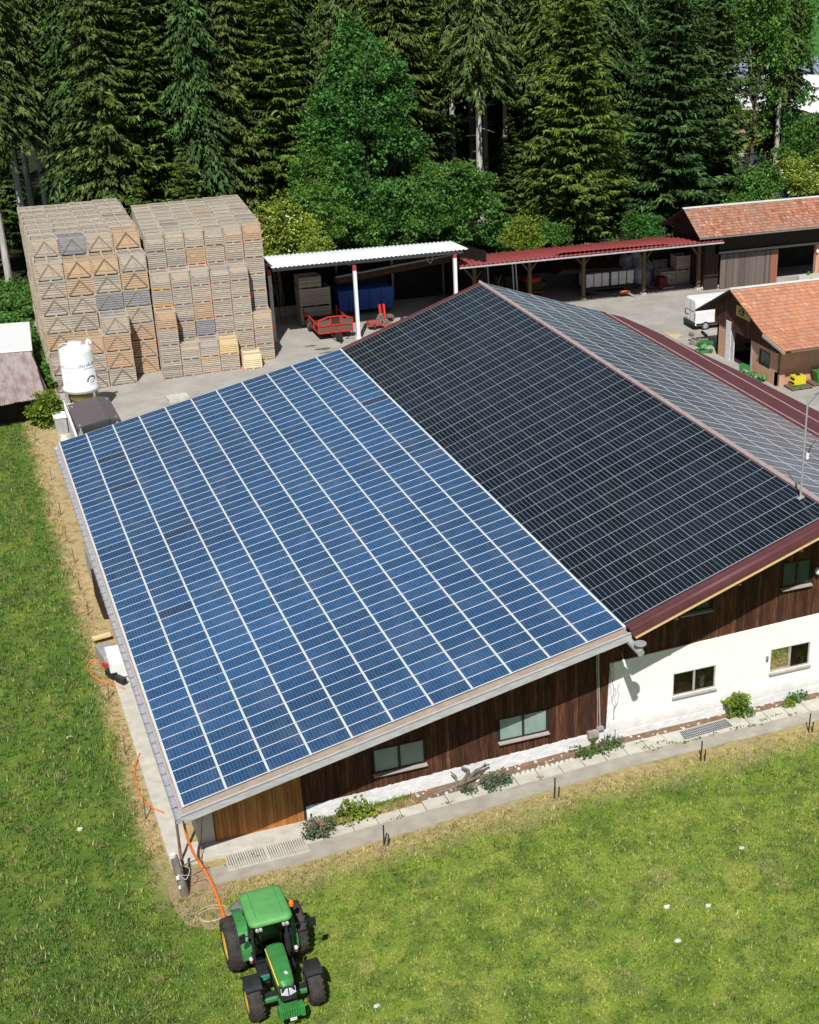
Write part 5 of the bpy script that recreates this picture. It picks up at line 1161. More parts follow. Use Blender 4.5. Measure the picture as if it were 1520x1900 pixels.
# ---------------------------------------------------------------- far houses and field
def simple_house(name, label, base, L_, W_, H_, Hr, rz, mw, mr):
    t_ = thing(name, label, 'building', base, rz=rz)
    b = MB(); b.box(-L_/2, L_/2, -W_/2, W_/2, 0, H_); b.poly([(-L_/2, -W_/2, H_), (-L_/2, W_/2, H_), (-L_/2, 0, Hr)]); b.poly([(L_/2, -W_/2, H_), (L_/2, W_/2, H_), (L_/2, 0, Hr)]); b.build('wall', mw, t_, local=True)
    b = MB(); e = 1.0; k = (Hr-H_)/(W_/2)
    for s_ in (-1, 1): b.hexa([(-L_/2-e, s_*(W_/2+e), H_-k*e), (L_/2+e, s_*(W_/2+e), H_-k*e), (L_/2+e, 0, Hr), (-L_/2-e, 0, Hr), (-L_/2-e, s_*(W_/2+e), H_-k*e+.25), (L_/2+e, s_*(W_/2+e), H_-k*e+.25), (L_/2+e, 0, Hr+.25), (-L_/2-e, 0, Hr+.25)])
    b.build('roof', mr, t_, local=True)
    for x in (-L_/4, L_/4): 
        f = MB().box(x-.8, x+.8, -W_/2-.06, -W_/2+.02, H_*.35, H_*.7).build('window', m_grey, t_, local=True); MB().quad((x-.7, -W_/2-.08, H_*.38), (x+.7, -W_/2-.08, H_*.38), (x+.7, -W_/2-.08, H_*.67), (x-.7, -W_/2-.08, H_*.67)).build('pane', m_milkyd, f, local=True)
    return t_
m_tanwall = M('tan_wall', (.42, .30, .2), (.36, .26, .18), 1); m_bluroof = M('slate_blue_roof', (.20, .26, .34), (.16, .2, .27), 1)
simple_house('farm_hall', 'large hall with bright white roof behind the trees at the right edge', (124, 137, G0), 36, 22, 4.6, 8.0, R(-58), m_tanwall, m_whitesheet)
simple_house('farmhouse', 'house with grey blue roof beyond the white roofed hall', (152, 176, G0), 24, 14, 3.2, 6.5, R(-25), m_tanwall, m_bluroof)
simple_house('cottage', 'pale blue-grey roofed house glimpsed between the trees left of the white hall', (128, 186, G0), 20, 12, 5, 9, R(10), m_plaster, m_bluroof)
b = MB(); b.quad((120, 190, .515), (900, 190, .515), (900, 700, .515), (120, 700, .515)); tag(b.build('far_field', M('far_crop', (.045, .16, .02), (.06, .19, .028), .05, world=True, rough=.95)), kind='structure')
# ---------------------------------------------------------------- tractor (front points towards -y)
def tractor():
    T = thing('tractor', 'green tractor with yellow rims standing on the grass in front of the barn corner', 'tractor', (1.55, -5.4, -.12))
    g0 = -.12; cx = 1.55
    def wheel(x0, x1, y, r, rimr, nl, outer, fender=False):
        xm = (x0+x1)/2; w = x1-x0; b = MB(); n = 40; z = g0+r
        prof = [(x0+.06, rimr), (x0, rimr+.10), (x0+.01, r-.16), (x0+.07, r-.06), (x0+.14, r-.035), (xm, r-.03), (x1-.14, r-.035), (x1-.07, r-.06), (x1-.01, r-.16), (x1, rimr+.10), (x1-.06, rimr)]
        vs = []
        for px, pr in prof:
            for i in range(n): a = 2*math.pi*i/n; vs.append((px, y+math.cos(a)*pr, z+math.sin(a)*pr))
        b.add(vs, [(k*n+i, k*n+(i+1) % n, (k+1)*n+(i+1) % n, (k+1)*n+i) for k in range(len(prof)-1) for i in range(n)])
        for i in range(nl):   # chevron lugs
            for s_ in (-1, 1):
                a = 2*math.pi*(i+(.5 if s_ > 0 else 0))/nl; m_ = []
                for (t_, da) in ((0.01, .0), (1.0, -.30)):
                    xx = xm+s_*t_*(w/2-.01); aa = a+da; wd = .034/r*1.1
                    for (q, rr_) in ((-wd, r-.05-.06*t_*t_), (wd, r-.05-.06*t_*t_), (wd, r+.012-.07*t_*t_), (-wd, r+.012-.07*t_*t_)): m_.append((xx, y+math.cos(aa+q)*rr_, z+math.sin(aa+q)*rr_))
                b.add(m_, [(0, 1, 2, 3), (7, 6, 5, 4), (0, 4, 5, 1), (1, 5, 6, 2), (2, 6, 7, 3), (3, 7, 4, 0)])
        root = b.build('wheel', m_tyre, T)
        xo = x0 if outer < 0 else x1; s_ = -outer
        d = MB(); n2 = 28
        pr = [(xo+s_*.04, rimr+.02), (xo+s_*.02, rimr), (xo+s_*.14, rimr-.06), (xo+s_*.16, rimr*.45), (xo+s_*.06, rimr*.38), (xo+s_*.05, .0)]
        vs = []
        for px, q in pr:
            for i in range(n2): a = 2*math.pi*i/n2; vs.append((px, y+math.cos(a)*q, z+math.sin(a)*q))
        d.add(vs, [(k*n2+i, k*n2+(i+1) % n2, (k+1)*n2+(i+1) % n2, (k+1)*n2+i) for k in range(len(pr)-1) for i in range(n2)])
        d.cyl((xo+s_*.16, y, z), (x0+.1 if outer > 0 else x1-.1, y, z), rimr+.01, n=n2)
        d.build('rim', m_rimy, root, smooth=True)
        for i in range(8): a = 2*math.pi*i/8; 
        return root
    wheel(.18, .78, -5.4, .95, .50, 22, -1); wheel(2.32, 2.92, -5.4, .95, .50, 22, 1)
    wheel(.30, .80, -8.2, .70, .36, 18, -1); wheel(2.30, 2.80, -8.2, .70, .36, 18, 1)
    # chassis, axles
    b = MB(); b.box(cx-.22, cx+.22, -8.7, -4.6, g0+.55, g0+1.05); b.box(cx-.75, cx+.75, -5.6, -5.2, g0+.75, g0+1.15); b.box(cx-.75, cx+.75, -8.35, -8.1, g0+.55, g0+.8); b.build('chassis', m_black, T)
    b = MB()
    for s_ in (-1, 1): b.cyl((cx+s_*.3, -8.35, g0+.68), (cx+s_*.72, -8.35, g0+.68), .11, n=10); b.cyl((cx+s_*.62, -8.35, g0+.68), (cx+s_*.62, -8.05, g0+.68), .12, n=10)
    b.box(cx-.3, cx+.3, -8.42, -8.28, g0+.6, g0+.76); b.build('front_axle', m_green, T)
    # hood: tapered, domed
    b = MB(); sec = []
    for (y, w, z, k) in ((-7.15, .27, 1.93, .45), (-7.3, .30, 2.0, .42), (-7.9, .285, 1.95, .42), (-8.5, .27, 1.84, .42), (-8.85, .245, 1.74, .4), (-9.0, .17, 1.64, .3)):
        row = []
        for i in range(9): a = math.pi*i/8; row.append((cx-math.cos(a)*w, y, g0+z-.10+.10*math.sin(a)**.7))
        row = [(cx-w-.02, y, g0+z-k-.1)]+row+[(cx+w+.02, y, g0+z-k-.1)]; sec.append(row)
    vs = [v for r_ in sec for v in r_]; m_ = 11
    b.add(vs, [(k*m_+i, k*m_+i+1, (k+1)*m_+i+1, (k+1)*m_+i) for k in range(len(sec)-1) for i in range(m_-1)]+[tuple(range(m_)), tuple(range(len(vs)-m_, len(vs)))])
    hood = b.build('hood', m_green, T, smooth=False)
    b = MB()
    for s_ in (-1,): 
        pts = [(cx+s_*.305, -7.25, g0+1.84), (cx+s_*.30, -7.9, g0+1.80), (cx+s_*.287, -8.5, g0+1.69), (cx+s_*.262, -8.86, g0+1.58)]
        for p, q in zip(pts[:-1], pts[1:]): b.bar(p, q, .035, .07)
    b.build('yellow_stripe', m_rimy, hood)
    b = MB(); b.rbox((cx+.06, -8.62, g0+1.83), (.09, .12, .02), .3, 0, .15); b.build('emblem', m_whiteitem, hood)
    b = MB(); b.hexa([(cx-.26, -9.12, g0+1.1), (cx+.26, -9.12, g0+1.1), (cx+.28, -8.6, g0+1.1), (cx-.28, -8.6, g0+1.1), (cx-.22, -9.08, g0+1.56), (cx+.22, -9.08, g0+1.56), (cx+.25, -8.75, g0+1.60), (cx-.25, -8.75, g0+1.60)]); b.build('grille', m_black, T, bevel=.03)
    for s_ in (-1, 1): MB().hexa([(cx+s_*.02, -9.15, g0+1.32), (cx+s_*.24, -9.10, g0+1.36), (cx+s_*.24, -9.05, g0+1.54), (cx+s_*.02, -9.10, g0+1.54), (cx+s_*.02, -9.12, g0+1.30), (cx+s_*.24, -9.07, g0+1.34), (cx+s_*.24, -9.02, g0+1.56), (cx+s_*.02, -9.07, g0+1.56)]).build('headlight', M('headlamp', (.6, .63, .66), rough=.15), T)
    b = MB(); b.box(cx-.24, cx+.24, -8.9, -7.2, g0+.95, g0+1.45); b.build('engine_block', m_black, T)
    b = MB()
    for k in range(10): b.box(cx-.38+k*.078, cx-.31+k*.078, -9.42, -9.12, g0+.62, g0+.98)
    b.box(cx-.41, cx+.41, -9.30, -9.12, g0+.72, g0+.9); b.box(cx-.3, cx+.3, -9.15, -8.6, g0+.6, g0+.85); b.box(cx-.42, cx-.30, -9.45, -9.1, g0+.6, g0+1.0); b.box(cx+.30, cx+.42, -9.45, -9.1, g0+.6, g0+1.0); b.build('front_weights', m_green, T, bevel=.015)
    b = MB(); b.box(cx-.1, cx+.12, -9.47, -9.45, g0+.55, g0+.66); b.build('number_plate', m_whiteitem, T)
    # front mudguards
    for s_ in (-1, 1):
        x0, x1 = (.28, .82) if s_ < 0 else (2.28, 2.82); b = MB(); seg = 8; y, z, r = -8.2, g0+.70, .80
        pts = [(y-math.cos(a)*r, z+math.sin(a)*r) for a in np.linspace(R(60), R(150), seg+1)]
        for (p, q) in zip(pts[:-1], pts[1:]): b.hexa([(x0, p[0], p[1]), (x1, p[0], p[1]), (x1, q[0], q[1]), (x0, q[0], q[1]), (x0, p[0], p[1]+.03), (x1, p[0], p[1]+.03), (x1, q[0], q[1]+.03), (x0, q[0], q[1]+.03)])
        b.build('front_mudguard', m_black, T)
    # rear fenders
    for s_ in (-1, 1):
        xi, xo = (cx+s_*.62, cx+s_*.96); x0, x1 = min(xi, xo), max(xi, xo); b = MB(); y, z, r = -5.4, g0+.95, 1.05
        pts = [(y-math.cos(a)*r*1.08, z+math.sin(a)*r) for a in np.linspace(R(2), R(128), 13)]
        for (p, q) in zip(pts[:-1], pts[1:]): b.hexa([(x0, p[0], p[1]), (x1, p[0], p[1]), (x1, q[0], q[1]), (x0, q[0], q[1]), (x0, p[0], p[1]+.04), (x1, p[0], p[1]+.04), (x1, q[0], q[1]+.04), (x0, q[0], q[1]+.04)])
        b.poly([(xi, p[0], p[1]) for p in pts]+[(xi, -4.8, g0+.95), (xi, -6.6, g0+.95)])
        b.build('rear_fender', m_green, T)
    # cab
    zr_ = 2.78; C0 = [(-.66, -7.02), (.66, -7.02), (.62, -5.42), (-.62, -5.42)]; C1 = [(-.62, -6.95), (.62, -6.95), (.60, -5.45), (-.60, -5.45)]
    b = MB()
    for (p, q) in zip(C0, C1): b.bar((cx+p[0], p[1], g0+1.25), (cx+q[0], q[1], g0+zr_), .07)
    for k in range(4): p, q = C0[k], C0[(k+1) % 4]; b.bar((cx+p[0], p[1], g0+1.25), (cx+q[0], q[1], g0+1.25), .06)
    b.bar((cx-.66, -6.3, g0+1.3), (cx-.62, -6.3, g0+zr_), .06); b.bar((cx+.66, -6.3, g0+1.3), (cx+.62, -6.3, g0+zr_), .06); b.build('cab_frame', m_black, T)
    for k in range(4):
        p, q, p1, q1 = C0[k], C0[(k+1) % 4], C1[k], C1[(k+1) % 4]
        MB().quad((cx+p[0], p[1], g0+1.25), (cx+q[0], q[1], g0+1.25), (cx+q1[0], q1[1], g0+zr_), (cx+p1[0], p1[1], g0+zr_)).build('cab_window', m_cabglass, T)
    b = MB(); b.box(cx-.62, cx+.62, -7.0, -5.0, g0+.75, g0+1.2); b.box(cx-.28, cx+.28, -6.1, -5.6, g0+1.2, g0+1.55); b.box(cx-.25, cx+.25, -5.7, -5.55, g0+1.5, g0+2.1); b.build('seat_and_floor', m_black, T)
    b = MB(); b.cyl((cx, -6.75, g0+1.2), (cx, -6.55, g0+1.85), .04, n=8); b.cyl((cx, -6.56, g0+1.85), (cx, -6.54, g0+1.88), .2, n=18); b.build('steering_wheel', m_black, T)
    # roof: rounded slab with dome and grooves
    b = MB(); 
    def rr_ring(hx, y0_, y1_, rad, z):
        out = []; 
        for (sx, sy, a0) in ((1, 1, 0), (-1, 1, 90), (-1, -1, 180), (1, -1, 270)):
            ccx = cx+sx*(hx-rad); ccy = (y1_-rad) if sy > 0 else (y0_+rad)
            for k in range(6): a = R(a0+18*k); out.append((ccx+rad*math.cos(a), ccy+rad*math.sin(a), z))
        return out
    rings = [rr_ring(.70, -7.22, -5.42, .22, g0+2.76), rr_ring(.73, -7.28, -5.38, .24, g0+2.84), rr_ring(.71, -7.24, -5.40, .24, g0+2.93), rr_ring(.62, -7.12, -5.50, .24, g0+2.985), rr_ring(.35, -6.9, -5.75, .2, g0+3.005)]
    vs = [v for r_ in rings for v in r_]; m_ = 24
    b.add(vs, [(k*m_+i, k*m_+(i+1) % m_, (k+1)*m_+(i+1) % m_, (k+1)*m_+i) for k in range(len(rings)-1) for i in range(m_)]+[tuple(range(m_)), tuple(range(len(vs)-m_, len(vs)))])
    ro = b.build('cab_roof', m_greenroof, T, smooth=True)
    b = MB()
    for x in (-.44, .44): b.bar((cx+x, -7.0, g0+2.995), (cx+x, -5.6, g0+2.995), .018, .012)
    b.build('roof_groove', m_green, ro)
    b = MB()
    for x in (-.5, -.38, .38, .5): b.cyl((cx+x, -7.24, g0+2.72), (cx+x, -7.32, g0+2.70), .055, n=10)
    b.build('work_lights', M('lamp_glass', (.55, .56, .56), rough=.2), T)
    b = MB(); b.lathe((cx+.86, -6.35, g0+2.66), [(0, 0), (.085, 0), (.085, .12), (.06, .19), (0, .2)], 12); b.bar((cx+.62, -6.35, g0+2.6), (cx+.86, -6.35, g0+2.66), .04); b.build('beacon', M('beacon_orange', (.95, .25, .02), rough=.3), T)
    for s_ in (-1, 1):
        b = MB(); xe_ = cx+s_*(1.42 if s_ > 0 else .95); b.bar((cx+s_*.64, -6.98, g0+2.35), (xe_, -6.9, g0+2.30), .03); b.rbox((xe_, -6.88, g0+2.20), (.20, .06, .36), s_*-.3, 0, .1); b.build('mirror', m_black, T)
    # exhaust, steps, tank, grass smear
    b = MB(); b.cyl((cx+.47, -7.2, g0+1.3), (cx+.47, -7.15, g0+2.75), .055, n=10); b.cyl((cx+.47, -7.2, g0+1.5), (cx+.47, -7.17, g0+2.2), .10, n=12); b.build('exhaust', m_black, T)
    b = MB(); b.box(cx-.62, cx-.28, -7.5, -6.9, g0+.6, g0+1.05); b.box(cx+.3, cx+.62, -7.4, -6.9, g0+.6, g0+1.05); b.box(cx-.3, cx+.32, -7.3, -7.0, g0+.62, g0+.8); b.build('fuel_tank', m_black, T, bevel=.04)
    b = MB(); b.box(cx-.70, cx-.30, -7.56, -7.5, g0+.95, g0+1.02); b.bar((cx-.68, -7.6, g0+.85), (cx-.3, -7.5, g0+.9), .05); b.build('step_rail', M('teal_pipe', (.04, .30, .22)), T)
    b = MB()
    for s_, x in ((-1, -.78), (1, .74)): b.cyl((cx+x, -7.08, g0+1.5), (cx+x, -7.16, g0+1.5), .06, n=8, m=0); b.cyl((cx+x, -7.08, g0+1.38), (cx+x, -7.16, g0+1.38), .05, n=8, m=1)
    b.build('indicator', [m_whiteitem, m_redpost], T)
    # rear linkage and hose pump
    b = MB(); b.bar((cx-.4, -4.8, g0+.7), (cx-.45, -4.0, g0+.7), .07); b.bar((cx+.4, -4.8, g0+.7), (cx+.45, -4.0, g0+.7), .07); b.cyl((cx-.5, -3.98, g0+.7), (cx+.5, -3.98, g0+.7), .05, n=8); b.build('rear_linkage', m_black, T)
    pu = thing('slurry_pump', 'grey pump unit behind the tractor cab with the orange hose plugged in', 'pump', (1.0, -3.9, g0))
    b = MB(); b.cyl((.9, -3.6, g0+1.0), (1.25, -3.95, g0+1.1), .20, n=14); b.cyl((.7, -3.75, g0+.95), (.95, -3.65, g0+1.0), .11, n=12); b.rbox((1.2, -4.0, g0+.8), (.5, .4, .4), .3); b.box(.95, 1.4, -4.15, -3.8, g0, g0+.6)
    b.build('pump_body', m_grey, pu, bevel=.02); b = MB(); b.cyl((.58, -3.85, g0+.88), (.74, -3.74, g0+.97), .09, n=12); b.cyl((1.0, -3.62, g0+1.2), (1.02, -3.6, g0+1.34), .05, n=8); b.build('coupling', M('chrome', (.7, .7, .72), rough=.25, metal=.8), pu)
tractor()
def curve_obj(name, pts, r, mat, label, cat, group=None):
    """smooth tube along points"""
    P = [Vector(p) for p in pts]; out = []
    for i in range(len(P)-1):
        p0, p1, p2, p3 = P[max(i-1, 0)], P[i], P[i+1], P[min(i+2, len(P)-1)]
        for k in range(8):
            t = k/8; out.append(.5*((2*p1)+(p2-p0)*t+(2*p0-5*p1+4*p2-p3)*t*t+(3*p1-p0-3*p2+p3)*t**3))
    out.append(P[-1]); n = 8; vs = []; o0 = P[0]
    for i, p in enumerate(out):
        d = (out[min(i+1, len(out)-1)]-out[max(i-1, 0)]).normalized(); q = d.to_track_quat('Z', 'Y')
        for k in range(n): a = 2*math.pi*k/n; vs.append(p-o0+q @ Vector((math.cos(a)*r, math.sin(a)*r, 0)))
    fs = [(i*n+k, i*n+(k+1) % n, (i+1)*n+(k+1) % n, (i+1)*n+k) for i in range(len(out)-1) for k in range(n)]
    o = link(name, meshed(name, vs, fs, [mat], smooth=True), None, o0); return tag(o, label, cat, group)
curve_obj('orange_hose', [(.2, .9, 2.9), (.02, .6, 2.0), (.15, .55, .9), (.42, .45, .12), (.55, -.2, -.02), (.62, -1.3, -.06), (.62, -2.4, -.06), (.60, -3.4, -.05), (.52, -4.15, -.03), (.58, -4.35, .08), (.62, -4.15, .5), (.64, -3.95, .8), (.62, -3.83, .9)], .052, m_orange, 'thick orange hose running from the barn corner down to the tractor', 'hose')
curve_obj('orange_cable', [(.95, 1.9, 1.9), (.8, 1.75, 1.2), (.62, 1.4, .5), (.5, .9, .08), (.44, .3, .03)], .016, M('cable_red', (.55, .08, .02)), 'thin red cable hanging against the shaded wall by the timber door', 'cable')
curve_obj('orange_hose', [(-.30, 4.7, .03), (-.66, 5.3, -.02), (-.93, 6.3, -.08), (-.98, 7.5, -.09), (-.84, 8.7, -.08), (-.50, 9.6, .02)], .03, m_orange, 'orange hose bowing out on the ground along the gutter wall near the corner', 'hose')
curve_obj('orange_hose', [(-.3, 15.6, .0), (-.75, 16.4, -.08), (-1.35, 17.3, -.08), (-1.62, 18.4, -.08), (-1.35, 19.2, -.08), (-.9, 18.9, -.06), (-.6, 18.2, .2)], .035, m_orange, 'orange hose curling on the dry strip around the grey pump box', 'hose')
# pump box by the left wall
pb = thing('pump_box', 'grey and white boxes with red cap against the left wall under the gutter', 'machine', (-.3, 17.8, -.1))
b = MB(); b.rbox((-.25, 17.6, .45), (.95, 1.9, .8), .0); b.build('white_box', m_white, pb, bevel=.05)
b = MB(); b.rbox((-.62, 18.3, .45), (.75, 1.5, .75), .15); b.build('grey_box', m_galv, pb, bevel=.06)
b = MB(); b.rbox((-.86, 17.35, .5), (.16, .3, .2), .5); b.build('red_cap', m_red, pb); b = MB(); b.rbox((-.68, 16.85, .25), (.28, .6, .25), .5); b.rbox((-.35, 16.2, .2), (.25, .6, .25), .5); b.build('motor', m_black, pb)
b = MB(); b.rbox((-.62, 21.0, .2), (.9, .3, .12), .2); tag(b.build('plank', m_cratenew, loc=(-.62, 21, .1)), 'pale short board sticking out under the gutter beside the boxes', 'plank')
b = MB(); b.rbox((-.06, 24.9, .75), (.4, 3.0, 1.5), .02); b.rbox((-.02, 28.5, .7), (.4, 2.6, 1.4), .02, 1); tag(b.build('wall_sheets', [m_darkwood, m_galv], loc=(-.25, 26, 0)), 'dark boards and grey sheets leaning against the left wall under the gutter', 'boards')
# ---------------------------------------------------------------- fence posts
lp = [(-.80, 52.6, .7), (-.55, 44.7, .85), (-.62, 38.6, .85), (-.75, 34.5, .6), (-.65, 31.1, .9), (-.8, 27.5, .6), (-.75, 24.3, .85), (-.9, 19.3, .95), (-.95, 15.1, .85), (-.95, 10.0, 1.0), (-.9, 4.7, 1.0)]
names_ = ['farthest', 'second farthest', 'third farthest', 'fourth farthest', 'fifth farthest', 'sixth farthest', 'seventh farthest', 'fourth nearest', 'third nearest', 'second nearest', 'nearest']
m_post = M('fence_post_wood', (.20, .17, .14), (.10, .08, .065), 5, (1, 1, .4), rnd=.3)
proto = None
for i, ((x, y, h), nm) in enumerate(zip(lp, names_)):
    b = MB(); b.cyl((0, 0, -.1), (.02, .01, h), .028, .022, n=6); o = b.build('fence_post', m_post, local=True); o.location = (x-.12, y, -.12); o.rotation_euler = (R(rc.uniform(-4, 4)), R(rc.uniform(-4, 4)), 0)
    tag(o, f"{nm} thin wooden fence post on the dry strip left of the barn", 'post', 'fence posts left of the barn')
for i, (x, y, nm) in enumerate(((7.15, -.95, 'first'), (14.3, -.98, 'second'), (20.9, -1.1, 'third'), (26.25, -.95, 'fourth'))):
    t_ = thing('fence_post', f"{nm} dark fence post from the left along the path before the gable", 'post', (x, y, gz(x)), 'fence posts along the path')
    b = MB(); b.cyl((x, y, gz(x)-.1), (x+.03, y, gz(x)+.95), .035, .03, n=7); b.build('stake', m_darkwood, t_)
    b = MB(); b.cyl((x+.12, y-.1, gz(x)-.1), (x+.2, y-.02, gz(x)+.5), .03, .03, n=7); b.build('short_stake', m_darkwood, t_)
op = thing('old_post', 'thick weathered wooden corner post wrapped with wire near the tractor', 'post', (-.5, -.75, -.12))
b = MB(); b.cyl((-.42, -.80, -.2), (-.62, -.55, 1.5), .17, .15, n=12); b.build('trunk', m_log, op)
b = MB(); b.cyl((-.25, -.5, -.2), (-.3, .4, 1.15), .06, .05, n=8); b.bar((-.5, -.7, 1.1), (.35, -.3, 1.0), .03); b.build('brace', m_timber, op)
b = MB(); b.cyl((-.66, -.55, 1.42), (-.66, -.55, 1.62), .12, n=10); b.rbox((-.62, -.85, .75), (.12, .1, .12)); b.rbox((-.6, -.9, .35), (.08, .08, .1)); b.build('insulator', m_whiteitem, op)
curve_obj('wire_coil', [(-.55, -.75, .8), (-.35, -.98, .7), (-.15, -.75, .95), (-.4, -.55, 1.0), (-.6, -.78, .85), (-.2, -.85, .75), (.3, -.5, .3), (.6, -.6, -.02)], .014, m_galv, 'loose grey wire wound round the old corner post', 'wire')
for i, (x, y, s) in enumerate(((.25, -2.3, .55), (.22, -2.4, .42))):
    pts = [(x+s*math.cos(a)*(1+.1*math.sin(3*a)), y+s*.85*math.sin(a), -.08+.02*i) for a in np.linspace(0, 6.0, 12)]
    curve_obj('straw_ring', pts, .018, M('straw', (.55, .45, .25)), ['larger', 'smaller'][i]+' ring of dry stalks on the bare soil beside the old post', 'stalks')
b = MB(); n = 18
pts = [(-.9+(1.75)*random.Random(i).random(), -3.4+3.0*random.Random(i+50).random()) for i in range(5)]
poly = [(-.95, .1), (-.3, .75), (.68, .8), (.72, -.6), (1.1, -.75), (.85, -2.0), (.9, -2.9), (.1, -3.2), (-.7, -2.6), (-1.0, -1.2)]
b.poly([(x, y, -.112) for x, y in poly]); tag(b.build('bare_soil', M('bare_soil', (.36, .26, .16), (.24, .185, .10), 5, bump=.03, world=True, lo=.35, hi=.65)), kind='structure')
# grating with frame, driftwood, small stones
gr = thing('light_well', 'grey metal grating with pale frame set in the path under the left clear window', 'grating', (22.2, .95, .58))
b = MB(); b.hexa([(20.9, .45, .575), (23.55, .62, .575), (23.5, 1.4, .575), (20.95, 1.24, .575), (20.9, .45, .60), (23.55, .62, .60), (23.5, 1.4, .60), (20.95, 1.24, .60)]); b.build('frame', m_slabc, gr)
b = MB(); b.hexa([(21.0, .52, .601), (23.42, .68, .601), (23.4, 1.33, .601), (21.05, 1.18, .601), (21.0, .52, .606), (23.42, .68, .606), (23.4, 1.33, .606), (21.05, 1.18, .606)]); b.build('pit_shade', m_blacks, gr)  # flat black plate painted in for the shade below the bars
b = MB()
for i in range(28): x = 21.06+i*.084; b.bar((x, .53+i*.0055, .615), (x, 1.17+i*.0055, .615), .03, .02)
for k in range(4): b.bar((21.05, .6+k*.17, .617), (23.4, .76+k*.17, .617), .02, .02)
b.build('bars', m_galv, gr)
dw = MB()
def limb(pts, r0, r1):
    for i, (p, q) in enumerate(zip(pts[:-1], pts[1:])):
        a = r0+(r1-r0)*i/(len(pts)-1); c_ = r0+(r1-r0)*(i+1)/(len(pts)-1); dw.cyl(p, q, a, c_, n=8)
limb([(9.9, 1.35, .22), (10.6, 1.4, .27), (11.1, 1.42, .34), (11.7, 1.4, .5), (12.0, 1.4, .62)], .06, .05)
limb([(11.1, 1.45, .32), (11.4, 1.5, .55), (11.6, 1.62, .8), (11.3, 1.7, 1.0)], .09, .04); limb([(11.4, 1.45, .45), (11.9, 1.6, .75), (12.5, 1.65, .85)], .07, .035); limb([(11.0, 1.45, .35), (11.0, 1.55, .7), (10.8, 1.6, .95)], .06, .03); limb([(11.6, 1.5, .6), (12.1, 1.45, .9), (12.3, 1.5, 1.05)], .05, .03)
tag(dw.build('driftwood', m_log, loc=(11, 1.45, .3)), 'gnarled brown root lying against the chalked wall', 'root')
rs_ = random.Random(77)
for i, (x, y, lab) in enumerate(((15.26, -9.08, 'white stone in the meadow, the middle one of three'), (16.62, -9.68, 'pale grey stone in the meadow right of the white one'), (4.35, -9.34, 'white stone in the meadow right of the tractor front'), (14.77, -10.87, 'small pale stone in the meadow below the white one'), (19.4, -7.18, 'round pale tuft in the meadow at the right'), (-3.1, 12.3, 'small white stone in the grass left of the barn'), (-3.5, 5.0, 'tiny white stone in the lower left grass'))):
    b = MB(); b.blob((x, y, gz(x)+.05), (.12, .09, .07), i, n=9, k=6, jag=.25); tag(b.build('field_stone', m_stone if i != 0 else m_whiteitem, loc=(x, y, gz(x))), lab, 'stone')
b = MB(); rr = random.Random(5)
for i in range(110):
    x = rr.choice([rr.uniform(9.3, 17.8), rr.uniform(18.2, 31)]); y = rr.uniform(1.15 if x < 18 else 1.35, 1.85); s = rr.uniform(.03, .09); b.blob((x, y, gz(x)+.05), (s, s, s*.6), i, n=6, k=4, jag=.2)
tag(b.build('bed_pebbles', m_stone), kind='stuff', label='pale pebbles scattered over the soil bed at the wall foot')
b = MB()
for i, x in enumerate(np.arange(12.9, 16.0, .22)): b.blob((x, 1.12, gz(x)+.1), (.1, .08, .08), i, n=8, k=5)
tag(b.build('edging_stones', m_stone), kind='stuff', label='row of white edging stones in front of the soil bed')
